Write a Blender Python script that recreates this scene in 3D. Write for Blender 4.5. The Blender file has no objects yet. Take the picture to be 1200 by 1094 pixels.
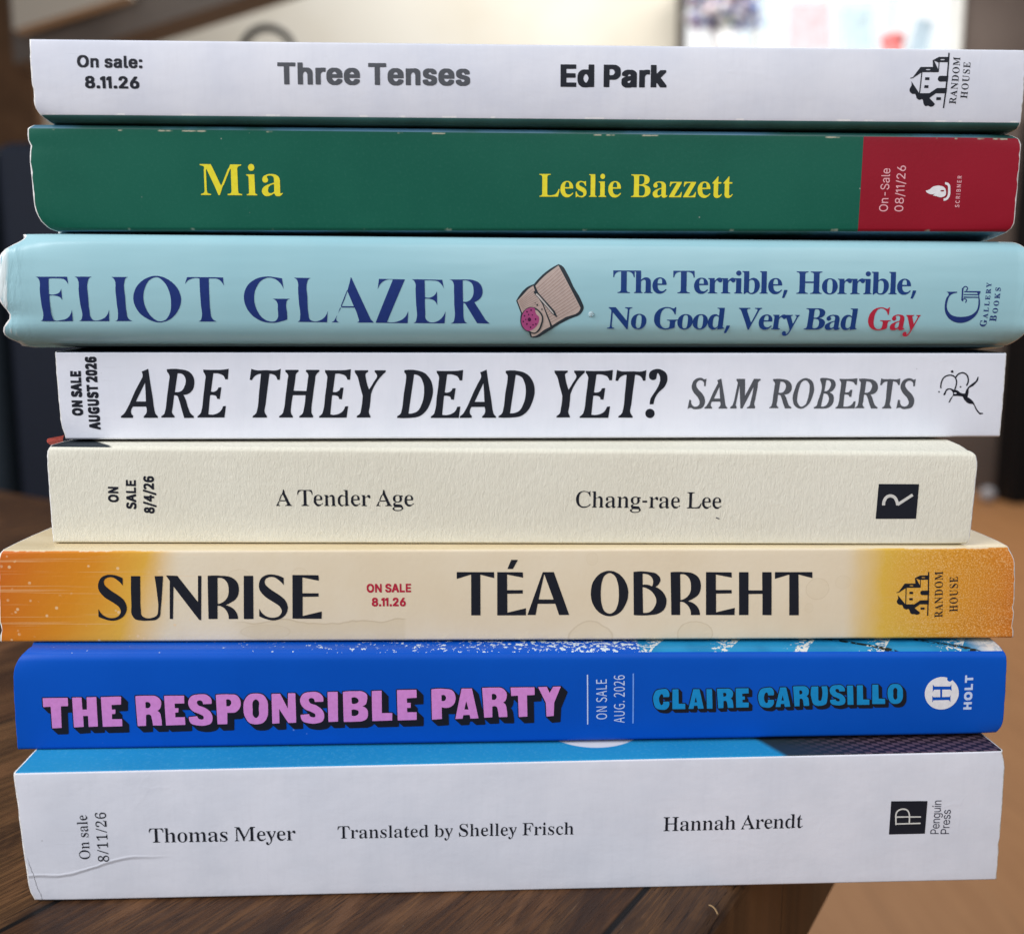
import bpy, bmesh, math, random
from mathutils import Vector, Matrix
random.seed(7)
S = bpy.context.scene
COL = S.collection
R = math.radians

# ------------------------------------------------------------------ camera
cam = bpy.data.cameras.new('camera')
cam.sensor_width = 36.0; cam.sensor_fit = 'HORIZONTAL'
cam.lens = 1049.52 / 1200 * 36
cam.clip_start = 0.01; cam.clip_end = 100
cam.dof.use_dof = True; cam.dof.focus_distance = 0.212; cam.dof.aperture_fstop = 9.5
co = bpy.data.objects.new('camera', cam); COL.objects.link(co); S.camera = co
_p, _r = 0.139505, 0.002045
_cp, _sp, _cr, _sr = math.cos(_p), math.sin(_p), math.cos(_r), math.sin(_r)
rt = Vector((_cr, _sr * _sp, _sr * _cp)); up = Vector((-_sr, _cr * _sp, _cr * _cp)); fw = Vector((0, _cp, -_sp))
M = Matrix((rt, up, -fw)).transposed().to_4x4(); M.translation = Vector((0, -0.20807, 0.12636))
co.matrix_world = M

# ------------------------------------------------------------------ light
w = bpy.data.worlds.new('World'); S.world = w; w.use_nodes = True
bg = w.node_tree.nodes['Background']
bg.inputs[0].default_value = (0.86, 0.92, 1.0, 1); bg.inputs[1].default_value = 0.20
def area(name, loc, target, size, power, col, sy=None):
    l = bpy.data.lights.new(name, 'AREA'); l.energy = power; l.color = col; l.size = size
    if sy: l.shape = 'RECTANGLE'; l.size_y = sy
    o = bpy.data.objects.new(name, l); COL.objects.link(o); o.location = loc
    o.rotation_euler = (Vector(target) - Vector(loc)).to_track_quat('-Z', 'Y').to_euler()
    return o
area('window_light', (-1.5, -0.75, 1.15), (0, 0.02, 0.1), 1.1, 47, (0.97, 0.975, 1.0), 1.3)
area('room_light', (0.5, -1.5, 1.3), (0, 0.02, 0.1), 1.3, 17, (0.93, 0.97, 1.0))
area('back_window_light', (1.7, 3.9, 2.9), (1.2, 2.2, -0.7), 1.2, 95, (1.0, 0.96, 0.90))
area('wall_fill_light', (-0.2, 3.3, 2.9), (-0.2, 5.0, 1.3), 1.4, 52, (1.0, 0.97, 0.92))  # unseen lamp, added to brighten the cream back wall
S.view_settings.view_transform = 'Standard'; S.view_settings.look = 'None'
S.view_settings.exposure = 0.0; S.view_settings.gamma = 1.0; S.view_settings.use_curve_mapping = False
S.cycles.use_denoising = True
S.cycles.max_bounces = 8

# ------------------------------------------------------------------ node helpers
class NT:
    def __init__(s, name):
        s.m = bpy.data.materials.new(name); s.m.use_nodes = True
        s.t = s.m.node_tree; s.b = s.t.nodes['Principled BSDF']
    def n(s, typ, **kw):
        k = s.t.nodes.new(typ)
        for a, v in kw.items(): setattr(k, a, v)
        return k
    def put(s, sock, v):
        if isinstance(v, bpy.types.NodeSocket): s.t.links.new(v, sock)
        elif v is not None:
            if sock.type == 'RGBA' and len(v) == 3: v = (*v, 1)
            sock.default_value = v
    def obj(s): return s.n('ShaderNodeTexCoord').outputs['Object']
    def uv(s): return s.n('ShaderNodeTexCoord').outputs['UV']
    def xyz(s, v):
        k = s.n('ShaderNodeSeparateXYZ'); s.put(k.inputs[0], v); return k.outputs
    def vec(s, x, y, z):
        k = s.n('ShaderNodeCombineXYZ')
        for i, v in enumerate((x, y, z)): s.put(k.inputs[i], v)
        return k.outputs[0]
    def map(s, v, scale=(1, 1, 1), loc=(0, 0, 0), rot=(0, 0, 0)):
        k = s.n('ShaderNodeMapping'); s.put(k.inputs[0], v)
        k.inputs['Scale'].default_value = scale; k.inputs['Location'].default_value = loc; k.inputs['Rotation'].default_value = rot
        return k.outputs[0]
    def noise(s, v, scale, detail=3, rough=0.55, dist=0.0):
        k = s.n('ShaderNodeTexNoise'); s.put(k.inputs['Vector'], v)
        k.inputs['Scale'].default_value = scale; k.inputs['Detail'].default_value = detail
        k.inputs['Roughness'].default_value = rough; k.inputs['Distortion'].default_value = dist
        return k.outputs[0]
    def voro(s, v, scale, feature='F1', out='Distance', rnd=1.0):
        k = s.n('ShaderNodeTexVoronoi', feature=feature); s.put(k.inputs['Vector'], v)
        k.inputs['Scale'].default_value = scale; k.inputs['Randomness'].default_value = rnd
        return k.outputs[out]
    def ma(s, op, a, b=None, c=None, clamp=False):
        k = s.n('ShaderNodeMath', operation=op, use_clamp=clamp)
        for i, v in enumerate((a, b, c)): s.put(k.inputs[i], v)
        return k.outputs[0]
    def ss(s, v, a, b, o0=0.0, o1=1.0, smooth=True):
        k = s.n('ShaderNodeMapRange'); k.interpolation_type = 'SMOOTHSTEP' if smooth else 'LINEAR'
        k.clamp = True
        for i, q in enumerate((v, a, b, o0, o1)): s.put(k.inputs[i], q)
        return k.outputs[0]
    def mix(s, f, a, b, blend='MIX'):
        k = s.n('ShaderNodeMix', data_type='RGBA', blend_type=blend)
        s.put(k.inputs[0], f); s.put(k.inputs[6], a); s.put(k.inputs[7], b)
        return k.outputs[2]
    def ramp(s, v, stops):
        k = s.n('ShaderNodeValToRGB'); s.put(k.inputs[0], v)
        e = k.color_ramp.elements
        while len(e) < len(stops): e.new(0.5)
        for q, (p, c) in zip(e, stops): q.position = p; q.color = (*c, 1)
        return k.outputs[0]
    def bump(s, h, strength, dist=0.001, prev=None):
        k = s.n('ShaderNodeBump'); s.put(k.inputs['Height'], h); k.inputs['Strength'].default_value = strength
        k.inputs['Distance'].default_value = dist
        if prev is not None: s.put(k.inputs['Normal'], prev)
        return k.outputs[0]
    def fin(s, col, rough=0.5, normal=None, spec=0.5, **kw):
        s.put(s.b.inputs['Base Color'], col); s.put(s.b.inputs['Roughness'], rough)
        s.put(s.b.inputs['Specular IOR Level'], spec)
        if normal is not None: s.put(s.b.inputs['Normal'], normal)
        for k, v in kw.items(): s.put(s.b.inputs[k.replace('_', ' ')], v)
        return s.m

def plain(name, col, rough=0.5, var=0.06, scale=400, spec=0.18):
    q = NT(name); n = q.noise(q.obj(), scale, 3)
    c = q.mix(q.ss(n, 0.3, 0.7, 0, 1), [x * (1 - var) for x in col], [min(1, x * (1 + var)) for x in col])
    return q.fin(c, rough, spec=spec)

# ------------------------------------------------------------------ mesh helpers
def link(name, me, mats, parent=None):
    o = bpy.data.objects.new(name, me); COL.objects.link(o)
    for m in (mats if isinstance(mats, (list, tuple)) else [mats]): me.materials.append(m)
    if parent: o.parent = parent
    return o
def from_bm(name, bm, mats, parent=None, smooth=False):
    me = bpy.data.meshes.new(name); bm.to_mesh(me); bm.free()
    if smooth:
        for p in me.polygons: p.use_smooth = True
    return link(name, me, mats, parent)
def thing(name, label, cat, loc=(0, 0, 0), rz=0.0, group=None):
    o = bpy.data.objects.new(name, None); COL.objects.link(o); o.empty_display_size = 0.02
    o.location = loc; o.rotation_euler = (0, 0, rz); o['label'] = label; o['category'] = cat
    if group: o['group'] = group
    return o
def tag(o, label, cat, group=None):
    o['label'] = label; o['category'] = cat
    if group: o['group'] = group
    return o
def box_bm(x0, x1, y0, y1, z0, z1, bevel=0.0, seg=3, bm=None):
    b = bm or bmesh.new()
    g = bmesh.ops.create_cube(b, size=1.0)['verts']
    for v in g: v.co = Vector(((x0 + x1) / 2 + v.co.x * (x1 - x0), (y0 + y1) / 2 + v.co.y * (y1 - y0), (z0 + z1) / 2 + v.co.z * (z1 - z0)))
    if bevel:
        es = list({e for v in g for e in v.link_edges})
        bmesh.ops.bevel(b, geom=es, offset=bevel, segments=seg, profile=0.5, affect='EDGES')
    return b
def cyl_bm(r0, r1, z0, z1, seg=32, bm=None, x=0, y=0):
    b = bm or bmesh.new()
    bmesh.ops.create_cone(b, cap_ends=True, segments=seg, radius1=r0, radius2=r1, depth=z1 - z0, matrix=Matrix.Translation((x, y, (z0 + z1) / 2)))
    return b

# ------------------------------------------------------------------ setting: floor, walls, table
q = NT('oak_floor'); P = q.obj(); x, y, z = q.xyz(P)
row = q.ma('FLOOR', q.ma('DIVIDE', x, 0.19))
tone = q.n('ShaderNodeTexWhiteNoise', noise_dimensions='2D'); q.put(tone.inputs['Vector'], q.vec(row, q.ma('FLOOR', q.ma('ADD', q.ma('DIVIDE', y, 1.9), q.ma('MULTIPLY', row, 0.37))), 0))
g = q.noise(q.map(P, (26, 1.6, 1)), 3, 5, 0.6, 0.6)
c = q.ramp(g, [(0.25, (0.34, 0.155, 0.060)), (0.75, (0.45, 0.225, 0.095))])
c = q.mix(q.ma('MULTIPLY', tone.outputs[0], 0.22), c, (0.22, 0.115, 0.06))
gap = q.ss(q.ma('ABSOLUTE', q.ma('SUBTRACT', q.ma('FRACT', q.ma('DIVIDE', x, 0.19)), 0.5)), 0.488, 0.496)
m_floor = q.fin(q.mix(q.ma('MULTIPLY', gap, 0.35), c, (0.10, 0.05, 0.025)), 0.55, None, 0.2)
fl = from_bm('floor', box_bm(-4, 8, -2.5, 5.2, -0.80, -0.74), m_floor); fl['kind'] = 'structure'

q = NT('cream_wall_paint'); n = q.noise(q.obj(), 1.1, 3)
m_wall = q.fin(q.mix(q.ss(n, 0.35, 0.65), (0.66, 0.63, 0.54), (0.72, 0.71, 0.65)), 0.7)
q = NT('taupe_wall_paint'); n = q.noise(q.obj(), 2.0, 3)
m_taupe = q.fin(q.mix(q.ss(n, 0.3, 0.7), (0.15, 0.115, 0.10), (0.19, 0.15, 0.13)), 0.75)
wl = from_bm('wall', box_bm(-4.0, 0.90, 5.0, 5.15, -0.74, 3.2), m_wall); wl['kind'] = 'structure'
tag(wl, 'cream painted wall across the back behind the top of the book stack', 'wall')
wr = from_bm('wall', box_bm(2.46, 8.0, 5.0, 5.15, -0.74, 3.2), m_taupe); wr['kind'] = 'structure'
tag(wr, 'taupe brown wall at the right beside the bright window', 'wall')
wb = from_bm('wall', box_bm(0.902, 2.458, 5.0, 5.15, -0.74, 1.55), m_taupe); wb['kind'] = 'structure'
tag(wb, 'low taupe wall below the bright window', 'wall')

# window with things on its sill
q = NT('daylit_glass'); e = q.n('ShaderNodeEmission'); n = q.noise(q.map(q.obj(), (1, 1, 0.4)), 1.6, 2)
q.put(e.inputs[0], q.mix(q.ss(n, 0.4, 0.6), (0.84, 0.95, 0.98), (1.0, 1.0, 1.0))); e.inputs[1].default_value = 1.2
q.t.links.new(e.outputs[0], q.t.nodes['Material Output'].inputs[0]); m_pane = q.m
m_frame = plain('white_window_paint', (0.78, 0.77, 0.74), 0.5, 0.03, 8)
m_jamb = plain('grey_window_jamb', (0.13, 0.12, 0.11), 0.6, 0.05, 8)
win = thing('window', 'bright overexposed window at the upper right behind the stack', 'window', (1.68, 5.0, 1.55))
from_bm('jamb', box_bm(-0.778, -0.735, -0.05, 0.1, 0.0, 1.6, 0.006, 2), m_jamb, win)
b = bmesh.new()
for x0, x1, z0, z1 in ((0.75, 0.778, 0.0, 1.6), (-0.735, 0.75, 1.55, 1.6)):
    box_bm(x0, x1, -0.04, 0.1, z0, z1, 0.006, 2, b)
from_bm('frame', b, m_frame, win)
for xm in (-0.335, 0.055): from_bm('mullion', box_bm(xm - 0.012, xm + 0.012, 0.02, 0.08, 0.05, 1.55, 0.005), m_frame, win)
from_bm('pane', box_bm(-0.745, 0.75, 0.10, 0.11, 0.04, 1.55), m_pane, win)
from_bm('sill', box_bm(-0.776, 0.776, -0.30, 0.09, 0.0, 0.04, 0.008), m_frame, win)
SZ = 1.592
def card(x, y, wd, ht, lean, col, label):
    m = plain('printed_card', col, 0.6, 0.2, 30)
    b = box_bm(-wd / 2, wd / 2, -0.004, 0.004, 0, ht, 0.002, 2)
    o = from_bm('card', b, m); o.location = (x, y, SZ); o.rotation_euler = (R(-8), R(lean), 0)
    tag(o, label, 'card', 'cards standing on the window sill'); return o
card(1.60, 4.87, 0.22, 0.34, 0, (0.55, 0.405, 0.445), 'pink and white card standing left of the middle on the sill')
card(1.865, 4.86, 0.15, 0.31, -4, (0.40, 0.51, 0.57), 'pale blue card standing on the sill left of the red pot')
card(2.155, 4.86, 0.10, 0.26, 14, (0.40, 0.51, 0.60), 'small pale blue card leaning right of the red pot')
m_red = plain('red_glaze', (0.74, 0.20, 0.20), 0.35, 0.05, 20)
pot = thing('flower_pot', 'small red pot on the bright window sill', 'pot', (2.035, 4.86, SZ))
b = cyl_bm(0.042, 0.056, 0.0, 0.15); cyl_bm(0.062, 0.062, 0.125, 0.152, 32, b); from_bm('pot', b, m_red, pot, True)
b = cyl_bm(0.004, 0.003, 0.14, 0.42, 8); from_bm('stem', b, plain('pale_stem', (0.35, 0.42, 0.30), 0.6), pot)
fb = thing('flower_bunch', 'bunch of mauve and blue flowers at the left end of the bright window', 'flowers', (1.12, 4.84, SZ))
from_bm('vase', cyl_bm(0.05, 0.07, 0, 0.16), plain('white_vase', (0.7, 0.7, 0.72), 0.3), fb, True)
for k, colr in enumerate(((0.34, 0.30, 0.48), (0.24, 0.32, 0.56), (0.58, 0.40, 0.48), (0.70, 0.68, 0.72))):
    b = bmesh.new()
    for j in range(70):
        a = random.random() * 6.283; rr = 0.20 * math.sqrt(random.random()); zz = 0.20 + random.random() * 0.30
        bmesh.ops.create_icosphere(b, subdivisions=1, radius=0.014 + random.random() * 0.018, matrix=Matrix.Translation((rr * math.cos(a), rr * 0.6 * math.sin(a), zz)))
    from_bm('blossom', b, plain('blossom', colr, 0.6, 0.2, 20), fb)
from_bm('stem', cyl_bm(0.02, 0.05, 0.14, 0.24, 12), plain('stem_green', (0.1, 0.2, 0.08), 0.6), fb)

# upper left: door post, sloping panel and a dark slab standing in for shade
m_brown = plain('brown_door_wood', (0.17, 0.092, 0.046), 0.5, 0.15, 9)
dp = from_bm('door', box_bm(-2.75, -1.93, 3.60, 3.66, -0.74, 2.4, 0.01), m_brown)
tag(dp, 'brown wooden door at the far left behind the books', 'door')
m_dark_taupe = plain('shade_slab_paint', (0.20, 0.175, 0.155), 0.8, 0.1, 5)  # dark tone imitates the soft shading at the upper left
q = NT('pale_board_paint'); m_soffit = q.fin((0.66, 0.60, 0.50), 0.6)
def prism(name, pts, y0, y1, m):
    b = bmesh.new()
    f = [b.verts.new((x, y0, z)) for x, z in pts]; k = [b.verts.new((x, y1, z)) for x, z in pts]
    b.faces.new(f[::-1]); b.faces.new(k)
    for i in range(len(pts)):
        j = (i + 1) % len(pts); b.faces.new((f[i], f[j], k[j], k[i]))
    bmesh.ops.recalc_face_normals(b, faces=b.faces[:])
    return from_bm(name, b, m)
st = prism('stair_panel', [(-1.85, 1.262), (-1.42, 1.385), (-1.42, 1.9), (-1.85, 1.9)], 3.30, 3.36, m_soffit)
tag(st, 'pale panel with a slanted lower edge at the upper left corner', 'panel')
sb = prism('shade_slab', [(-1.92, 1.18), (-1.60, 1.25), (-1.00, 1.43), (-0.50, 1.58), (-0.50, 1.9), (-1.92, 1.9)], 3.42, 3.58, m_dark_taupe)  # solid dark shape added in place of soft grey shading
tag(sb, 'dark sloping beam standing in for soft shade below the pale slanted panel', 'slab')

# hoop ornament on a pole
m_black = plain('black_metal', (0.035, 0.034, 0.034), 0.45, 0.1, 30)
ho = thing('hoop_stand', 'dark metal hoop on a pole before the cream wall', 'stand', (-0.728, 2.6, -0.74))
def ring(Rr, r, zc, seg=64):
    b = bmesh.new(); vs = []
    for i in range(seg):
        a = 2 * math.pi * i / seg; row = []
        for j in range(14):
            c = 2 * math.pi * j / 14
            row.append(b.verts.new(((Rr + r * math.cos(c)) * math.cos(a), r * math.sin(c), zc + (Rr + r * math.cos(c)) * math.sin(a))))
        vs.append(row)
    for i in range(seg):
        for j in range(14):
            b.faces.new((vs[i][j], vs[(i + 1) % seg][j], vs[(i + 1) % seg][(j + 1) % 14], vs[i][(j + 1) % 14]))
    return b
from_bm('hoop', ring(0.078, 0.011, 1.705), m_black, ho, True)
from_bm('pole', cyl_bm(0.012, 0.012, 0.02, 1.625, 16), m_black, ho)
from_bm('base', cyl_bm(0.14, 0.13, 0.0, 0.02, 40), m_black, ho)

# navy chair beyond the left of the table
m_navy = plain('navy_upholstery', (0.008, 0.011, 0.020), 0.75, 0.2, 200)
m_navy2 = plain('slate_blue_piping', (0.012, 0.019, 0.027), 0.7, 0.15, 200)
ch = thing('chair', 'dark navy upholstered chair behind the left end of the stack', 'chair', (-0.555, 0.98, -0.74), R(-6))
from_bm('backrest', box_bm(-0.085, 0.42, -0.05, 0.05, 0.36, 1.11, 0.02), m_navy, ch, True)
from_bm('side_panel', box_bm(-0.16, -0.087, -0.06, 0.06, 0.30, 1.11, 0.02), m_navy2, ch, True)
from_bm('seat', box_bm(-0.16, 0.42, 0.06, 0.50, 0.36, 0.46, 0.03), m_navy, ch, True)
for lx in (-0.12, 0.38):
    for ly in (-0.02, 0.45): from_bm('leg', box_bm(lx - 0.02, lx + 0.02, ly - 0.02, ly + 0.02, 0, 0.37), m_black, ch)

# right: black slender cabinet, brown cabinet, white ball
cb = from_bm('speaker_column', box_bm(2.70, 2.81, 4.55, 4.75, -0.74, 1.28, 0.01), plain('black_lacquer', (0.006, 0.006, 0.007), 0.5)); tag(cb, 'slender black column standing on the floor by the taupe wall', 'column')
bc = from_bm('cabinet', box_bm(2.85, 3.5, 4.55, 4.9, -0.74, 0.9, 0.01), plain('brown_cabinet_wood', (0.17, 0.09, 0.045), 0.5, 0.15, 9)); tag(bc, 'brown wooden cabinet at the right edge beside the black column', 'cabinet')
wbm = bmesh.new(); bmesh.ops.create_uvsphere(wbm, u_segments=24, v_segments=16, radius=0.042, matrix=Matrix.Translation((0, 0, 0.042)))
ball = from_bm('ball', wbm, plain('white_rubber', (0.40, 0.40, 0.43), 0.6), smooth=True); ball.location = (2.60, 4.62, -0.74); tag(ball, 'small white ball on the floor against the taupe wall', 'ball')

# table: boards run along A (56 deg)
TA = R(56)
q = NT('walnut_boards'); P = q.obj(); x, y, z = q.xyz(P)
bi = q.ma('FLOOR', q.ma('DIVIDE', q.ma('ADD', y, 0.0344), 0.1089)); 
hv = q.ma('FRACT', q.ma('MULTIPLY', q.ma('ADD', bi, 0.6), 0.557))
PV = q.vec(q.ma('ADD', x, q.ma('MULTIPLY', hv, 7.0)), y, q.ma('MULTIPLY', hv, 3.0))
g1 = q.noise(q.map(PV, (2.2, 16, 16)), 9, 6, 0.62, 1.1)
g2 = q.noise(q.map(PV, (14, 260, 200)), 5, 4, 0.6, 0.3)
g3 = q.noise(PV, 16, 3, 0.5); pores = q.ss(q.noise(q.map(PV, (40, 900, 600)), 3.2, 2, 0.5), 0.60, 0.68)
col = q.ramp(g1, [(0.25, (0.042, 0.017, 0.007)), (0.50, (0.082, 0.035, 0.014)), (0.75, (0.145, 0.068, 0.026))])
col = q.mix(q.ss(hv, 0.45, 0.95, 0.0, 0.55), col, (0.17, 0.085, 0.034), 'MIX')
col = q.mix(q.ss(g2, 0.42, 0.62, 0.55, 0.0), col, (0.018, 0.009, 0.006))
blot = q.noise(q.map(PV, (1.0, 2.4, 1)), 19, 4, 0.6, 0.8)
col = q.mix(q.ss(blot, 0.50, 0.66, 0, 0.55), col, (0.17, 0.078, 0.034))
col = q.mix(q.ss(blot, 0.32, 0.48, 0.55, 0), col, (0.020, 0.009, 0.006))
col = q.mix(q.ma('MULTIPLY', pores, 0.7), col, (0.010, 0.005, 0.004))
sc1 = q.ss(q.noise(q.map(PV, (30, 420, 30), rot=(0, 0, 0.35)), 4, 2), 0.70, 0.78)
dust = q.ss(q.voro(q.map(P, (1, 1, 1)), 210), 0.055, 0.03)
dm = q.ss(q.noise(P, 60, 2), 0.55, 0.7)
col = q.mix(q.ma('MULTIPLY', sc1, 0.25), col, (0.30, 0.20, 0.12))
col = q.mix(q.ma('MULTIPLY', q.ma('MULTIPLY', dust, dm), 0.7), col, (0.42, 0.38, 0.33))
fr = q.ma('FRACT', q.ma('DIVIDE', q.ma('ADD', y, 0.0344), 0.1089))
seam = q.ss(q.ma('MINIMUM', fr, q.ma('SUBTRACT', 1.0, fr)), 0.004, 0.011, 1, 0)
col = q.mix(seam, col, (0.004, 0.003, 0.003))
h = q.ma('ADD', q.ma('ADD', q.ma('MULTIPLY', g2, 0.6), q.ma('MULTIPLY', pores, -0.6)), q.ma('MULTIPLY', seam, -1.5))
m_table = q.fin(col, q.ss(g2, 0.3, 0.7, 0.42, 0.58), q.bump(h, 0.35, 0.0006), 0.22)
tb = thing('table', 'dark walnut plank table under the book stack', 'table', (0, 0, 0), TA)
# local x along boards, local y = -n
top = from_bm('tabletop', box_bm(-1.15, 0.209, -0.0525, 0.85, -0.052, 0.0, 0.004, 4), m_table, tb)
m_leg = plain('walnut_leg', (0.05, 0.025, 0.013), 0.5, 0.2, 30)
for lx in (-1.0, 0.08):
    for ly in (0.07, 0.75): from_bm('leg', box_bm(lx - 0.03, lx + 0.03, ly - 0.03, ly + 0.03, -0.74, -0.0525), m_leg, tb)

# a pale chip lying on the table
def fibre(name, pts, r, m, label):
    cu = bpy.data.curves.new(name, 'CURVE'); cu.dimensions = '3D'; cu.bevel_depth = r; cu.bevel_resolution = 1
    sp = cu.splines.new('NURBS'); sp.points.add(len(pts) - 1); sp.use_endpoint_u = True
    for p_, c_ in zip(sp.points, pts): p_.co = (*c_, 1)
    o = bpy.data.objects.new(name, cu); COL.objects.link(o); bpy.context.view_layer.update()
    me = bpy.data.meshes.new_from_object(o.evaluated_get(bpy.context.evaluated_depsgraph_get())); bpy.data.objects.remove(o)
    o = link(name, me, m); tag(o, label, 'fibre'); return o
TPX = {'d0': (0.04473, -0.0215), 'd1': (0.04581, -0.02272), 'd2': (0.04591, -0.02484)}
fibre('wood_splinter', [(*TPX['d0'], 0.0004), (*TPX['d1'], 0.0009), (*TPX['d2'], 0.0004)], 0.00020, plain('pale_splinter', (0.28, 0.18, 0.09), 0.7), 'pale curved wood splinter on the table near its right edge')

# ------------------------------------------------------------------ ink and paper materials
INK = {}
for k_, c_, r_ in (('ink_dark', (0.012, 0.014, 0.022), 0.5), ('ink_black', (0.010, 0.011, 0.018), 0.45), ('ink_grey', (0.085, 0.09, 0.105), 0.5), ('ink_soft', (0.06, 0.06, 0.085), 0.5),
    ('ink_yellow', (0.80, 0.70, 0.035), 0.45), ('ink_pink', (0.80, 0.42, 0.46), 0.5), ('ink_white', (0.78, 0.77, 0.80), 0.5), ('ink_cream', (0.64, 0.63, 0.60), 0.5),
    ('ink_navy', (0.018, 0.038, 0.18), 0.3), ('ink_blue', (0.014, 0.048, 0.20), 0.3), ('ink_red', (0.46, 0.022, 0.05), 0.4), ('ink_lilac', (0.66, 0.25, 0.62), 0.4),
    ('ink_cyan', (0.008, 0.25, 0.56), 0.4), ('ink_paleblue', (0.55, 0.65, 0.88), 0.4), ('ink_skyline', (0.16, 0.34, 0.82), 0.4),
    ('print_shadow', (0.03, 0.04, 0.05), 0.35), ('print_paper', (0.50, 0.40, 0.36), 0.4), ('print_rule', (0.30, 0.19, 0.17), 0.4), ('print_silver', (0.55, 0.52, 0.50), 0.3),
    ('print_pink', (0.40, 0.075, 0.22), 0.35), ('print_plum', (0.07, 0.012, 0.05), 0.4)):
    INK[k_] = plain(k_, c_, r_, 0.05, 900)

q = NT('page_paper'); P = q.obj(); x, y, z = q.xyz(P)
ln = q.noise(q.map(P, (3, 3, 3000)), 1.2, 3)
m_page = q.fin(q.mix(q.ss(ln, 0.35, 0.65), (0.50, 0.46, 0.38), (0.68, 0.64, 0.56)), 0.8, q.bump(ln, 0.3, 0.0003))
q = NT('paper_core'); n = q.noise(q.obj(), 900, 3)
m_core = q.fin(q.mix(q.ss(n, 0.3, 0.7), (0.62, 0.60, 0.58), (0.86, 0.85, 0.84)), 0.75)
m_core_tan = plain('rubbed_paper_core', (0.66, 0.50, 0.38), 0.75, 0.15, 900)

def white_spine(name, a, b_, rough=0.42, wear=0.0, mottled=0.35):
    q = NT(name); P = q.obj(); U = q.uv(); u, v, _ = q.xyz(U)
    st_ = q.noise(q.map(P, (900, 1, 120)), 1.0, 3)
    lo = q.noise(P, 46, 4, 0.6)
    c = q.mix(q.ss(lo, 0.3, 0.7), a, b_)
    c = q.mix(q.ma('MULTIPLY', q.ss(st_, 0.45, 0.7), 0.10), c, [k * 0.86 for k in a])
    dirt = q.ss(q.noise(P, 260, 4, 0.7), 0.66, 0.8)
    c = q.mix(q.ma('MULTIPLY', dirt, 0.16), c, (0.42, 0.40, 0.42))
    sp = q.ss(q.voro(P, 190), 0.05, 0.02); spm = q.ss(q.noise(P, 70, 1), 0.56, 0.62)
    c = q.mix(q.ma('MULTIPLY', q.ma('MULTIPLY', sp, spm), 0.5), c, (0.25, 0.24, 0.26))
    n1 = q.bump(q.noise(P, 1500, 3), 0.10, 0.0002)
    n2 = q.bump(q.noise(q.map(P, (1, 1, 1.6)), 75, 3), 0.16, 0.0009, n1)
    # faint handling creases and hairline scratches
    wv = q.n('ShaderNodeTexVoronoi', feature='DISTANCE_TO_EDGE'); q.put(wv.inputs['Vector'], q.vec(q.ma('ADD', q.xyz(P)[0], q.ma('MULTIPLY', q.noise(P, 60, 3), 0.02)), 0.0, q.ma('ADD', q.xyz(P)[2], q.ma('MULTIPLY', q.noise(P, 50, 3), 0.016)))); wv.inputs['Scale'].default_value = 42
    cr_ = q.ma('MULTIPLY', q.ss(wv.outputs['Distance'], 0.0, 0.022, 1, 0), q.ss(q.noise(P, 33, 2), 0.56, 0.68))
    n2 = q.bump(cr_, 0.05, 0.0003, n2)
    sl = q.ss(q.noise(q.map(P, (40, 1, 700), rot=(0, 0.5, 0)), 2.0, 2), 0.70, 0.76)
    c = q.mix(q.ma('MULTIPLY', q.ma('MULTIPLY', sl, q.ss(q.noise(P, 24, 1), 0.5, 0.65)), 0.22), c, (0.50, 0.50, 0.54))
    hand = q.noise(P, 13, 3, 0.6)
    c = q.mix(q.ss(hand, 0.40, 0.70, 0, 0.30), c, [k * f for k, f in zip(a, (0.90, 0.89, 0.87))])
    rough = q.ss(hand, 0.35, 0.65, rough - 0.06, rough + 0.08)
    return q, c, n2, rough
def edge_wear(q, c, col, top=True, amount=0.62, width=0.035, centre=0.0):
    P = q.obj(); U = q.uv(); u, v, _ = q.xyz(U)
    d = q.ma('SUBTRACT', 1.0, v) if top else v
    if centre: d = q.ma('ABSOLUTE', q.ma('SUBTRACT', d, centre))
    wob = q.ma('MULTIPLY', q.ma('SUBTRACT', q.noise(P, 700, 4, 0.7), 0.5), width * 1.3)
    band = q.ss(q.ma('ADD', d, wob), width * 0.4, width, 1, 0)
    seg = q.ss(q.noise(q.map(P, (1, 0.2, 0.2)), 120, 3, 0.6), amount, amount + 0.05)
    return q.mix(q.ma('MULTIPLY', band, seg), c, col)

def mk_white(name, a, b_):
    q, c, n, r = white_spine(name, a, b_); return q, c, n, r
# --- book 1 white
q, c, n, r = white_spine('white_matte_spine', (0.68, 0.70, 0.79), (0.76, 0.77, 0.84))
c = edge_wear(q, c, (0.88, 0.88, 0.90), False, 0.54, 0.016, 0.085); m1s = q.fin(c, r, n, 0.25)
m1b = plain('teal_front_cover', (0.045, 0.14, 0.135), 0.45, 0.2, 60)
# --- book 2 green with red panel
q = NT('green_and_red_spine'); P = q.obj(); x, y, z = q.xyz(P); U = q.uv(); u, v, _ = q.xyz(U)
lo = q.noise(P, 30, 4); fine = q.noise(P, 1400, 2)
gr = q.mix(q.ss(lo, 0.3, 0.7), (0.005, 0.099, 0.064), (0.008, 0.114, 0.074))
gr = q.mix(q.ma('MULTIPLY', q.ss(fine, 0.5, 0.75), 0.18), gr, (0.03, 0.15, 0.11))
rd = q.mix(q.ss(lo, 0.3, 0.7), (0.265, 0.006, 0.018), (0.30, 0.008, 0.023))
c = q.mix(q.ma('GREATER_THAN', q.ma('SUBTRACT', x, q.ma('MULTIPLY', z, 0.0069)), 0.07735), gr, rd)
c = edge_wear(q, c, (0.42, 0.41, 0.31), True, 0.60, 0.010, 0.056)
c = edge_wear(q, c, (0.30, 0.38, 0.30), False, 0.60, 0.035)
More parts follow.
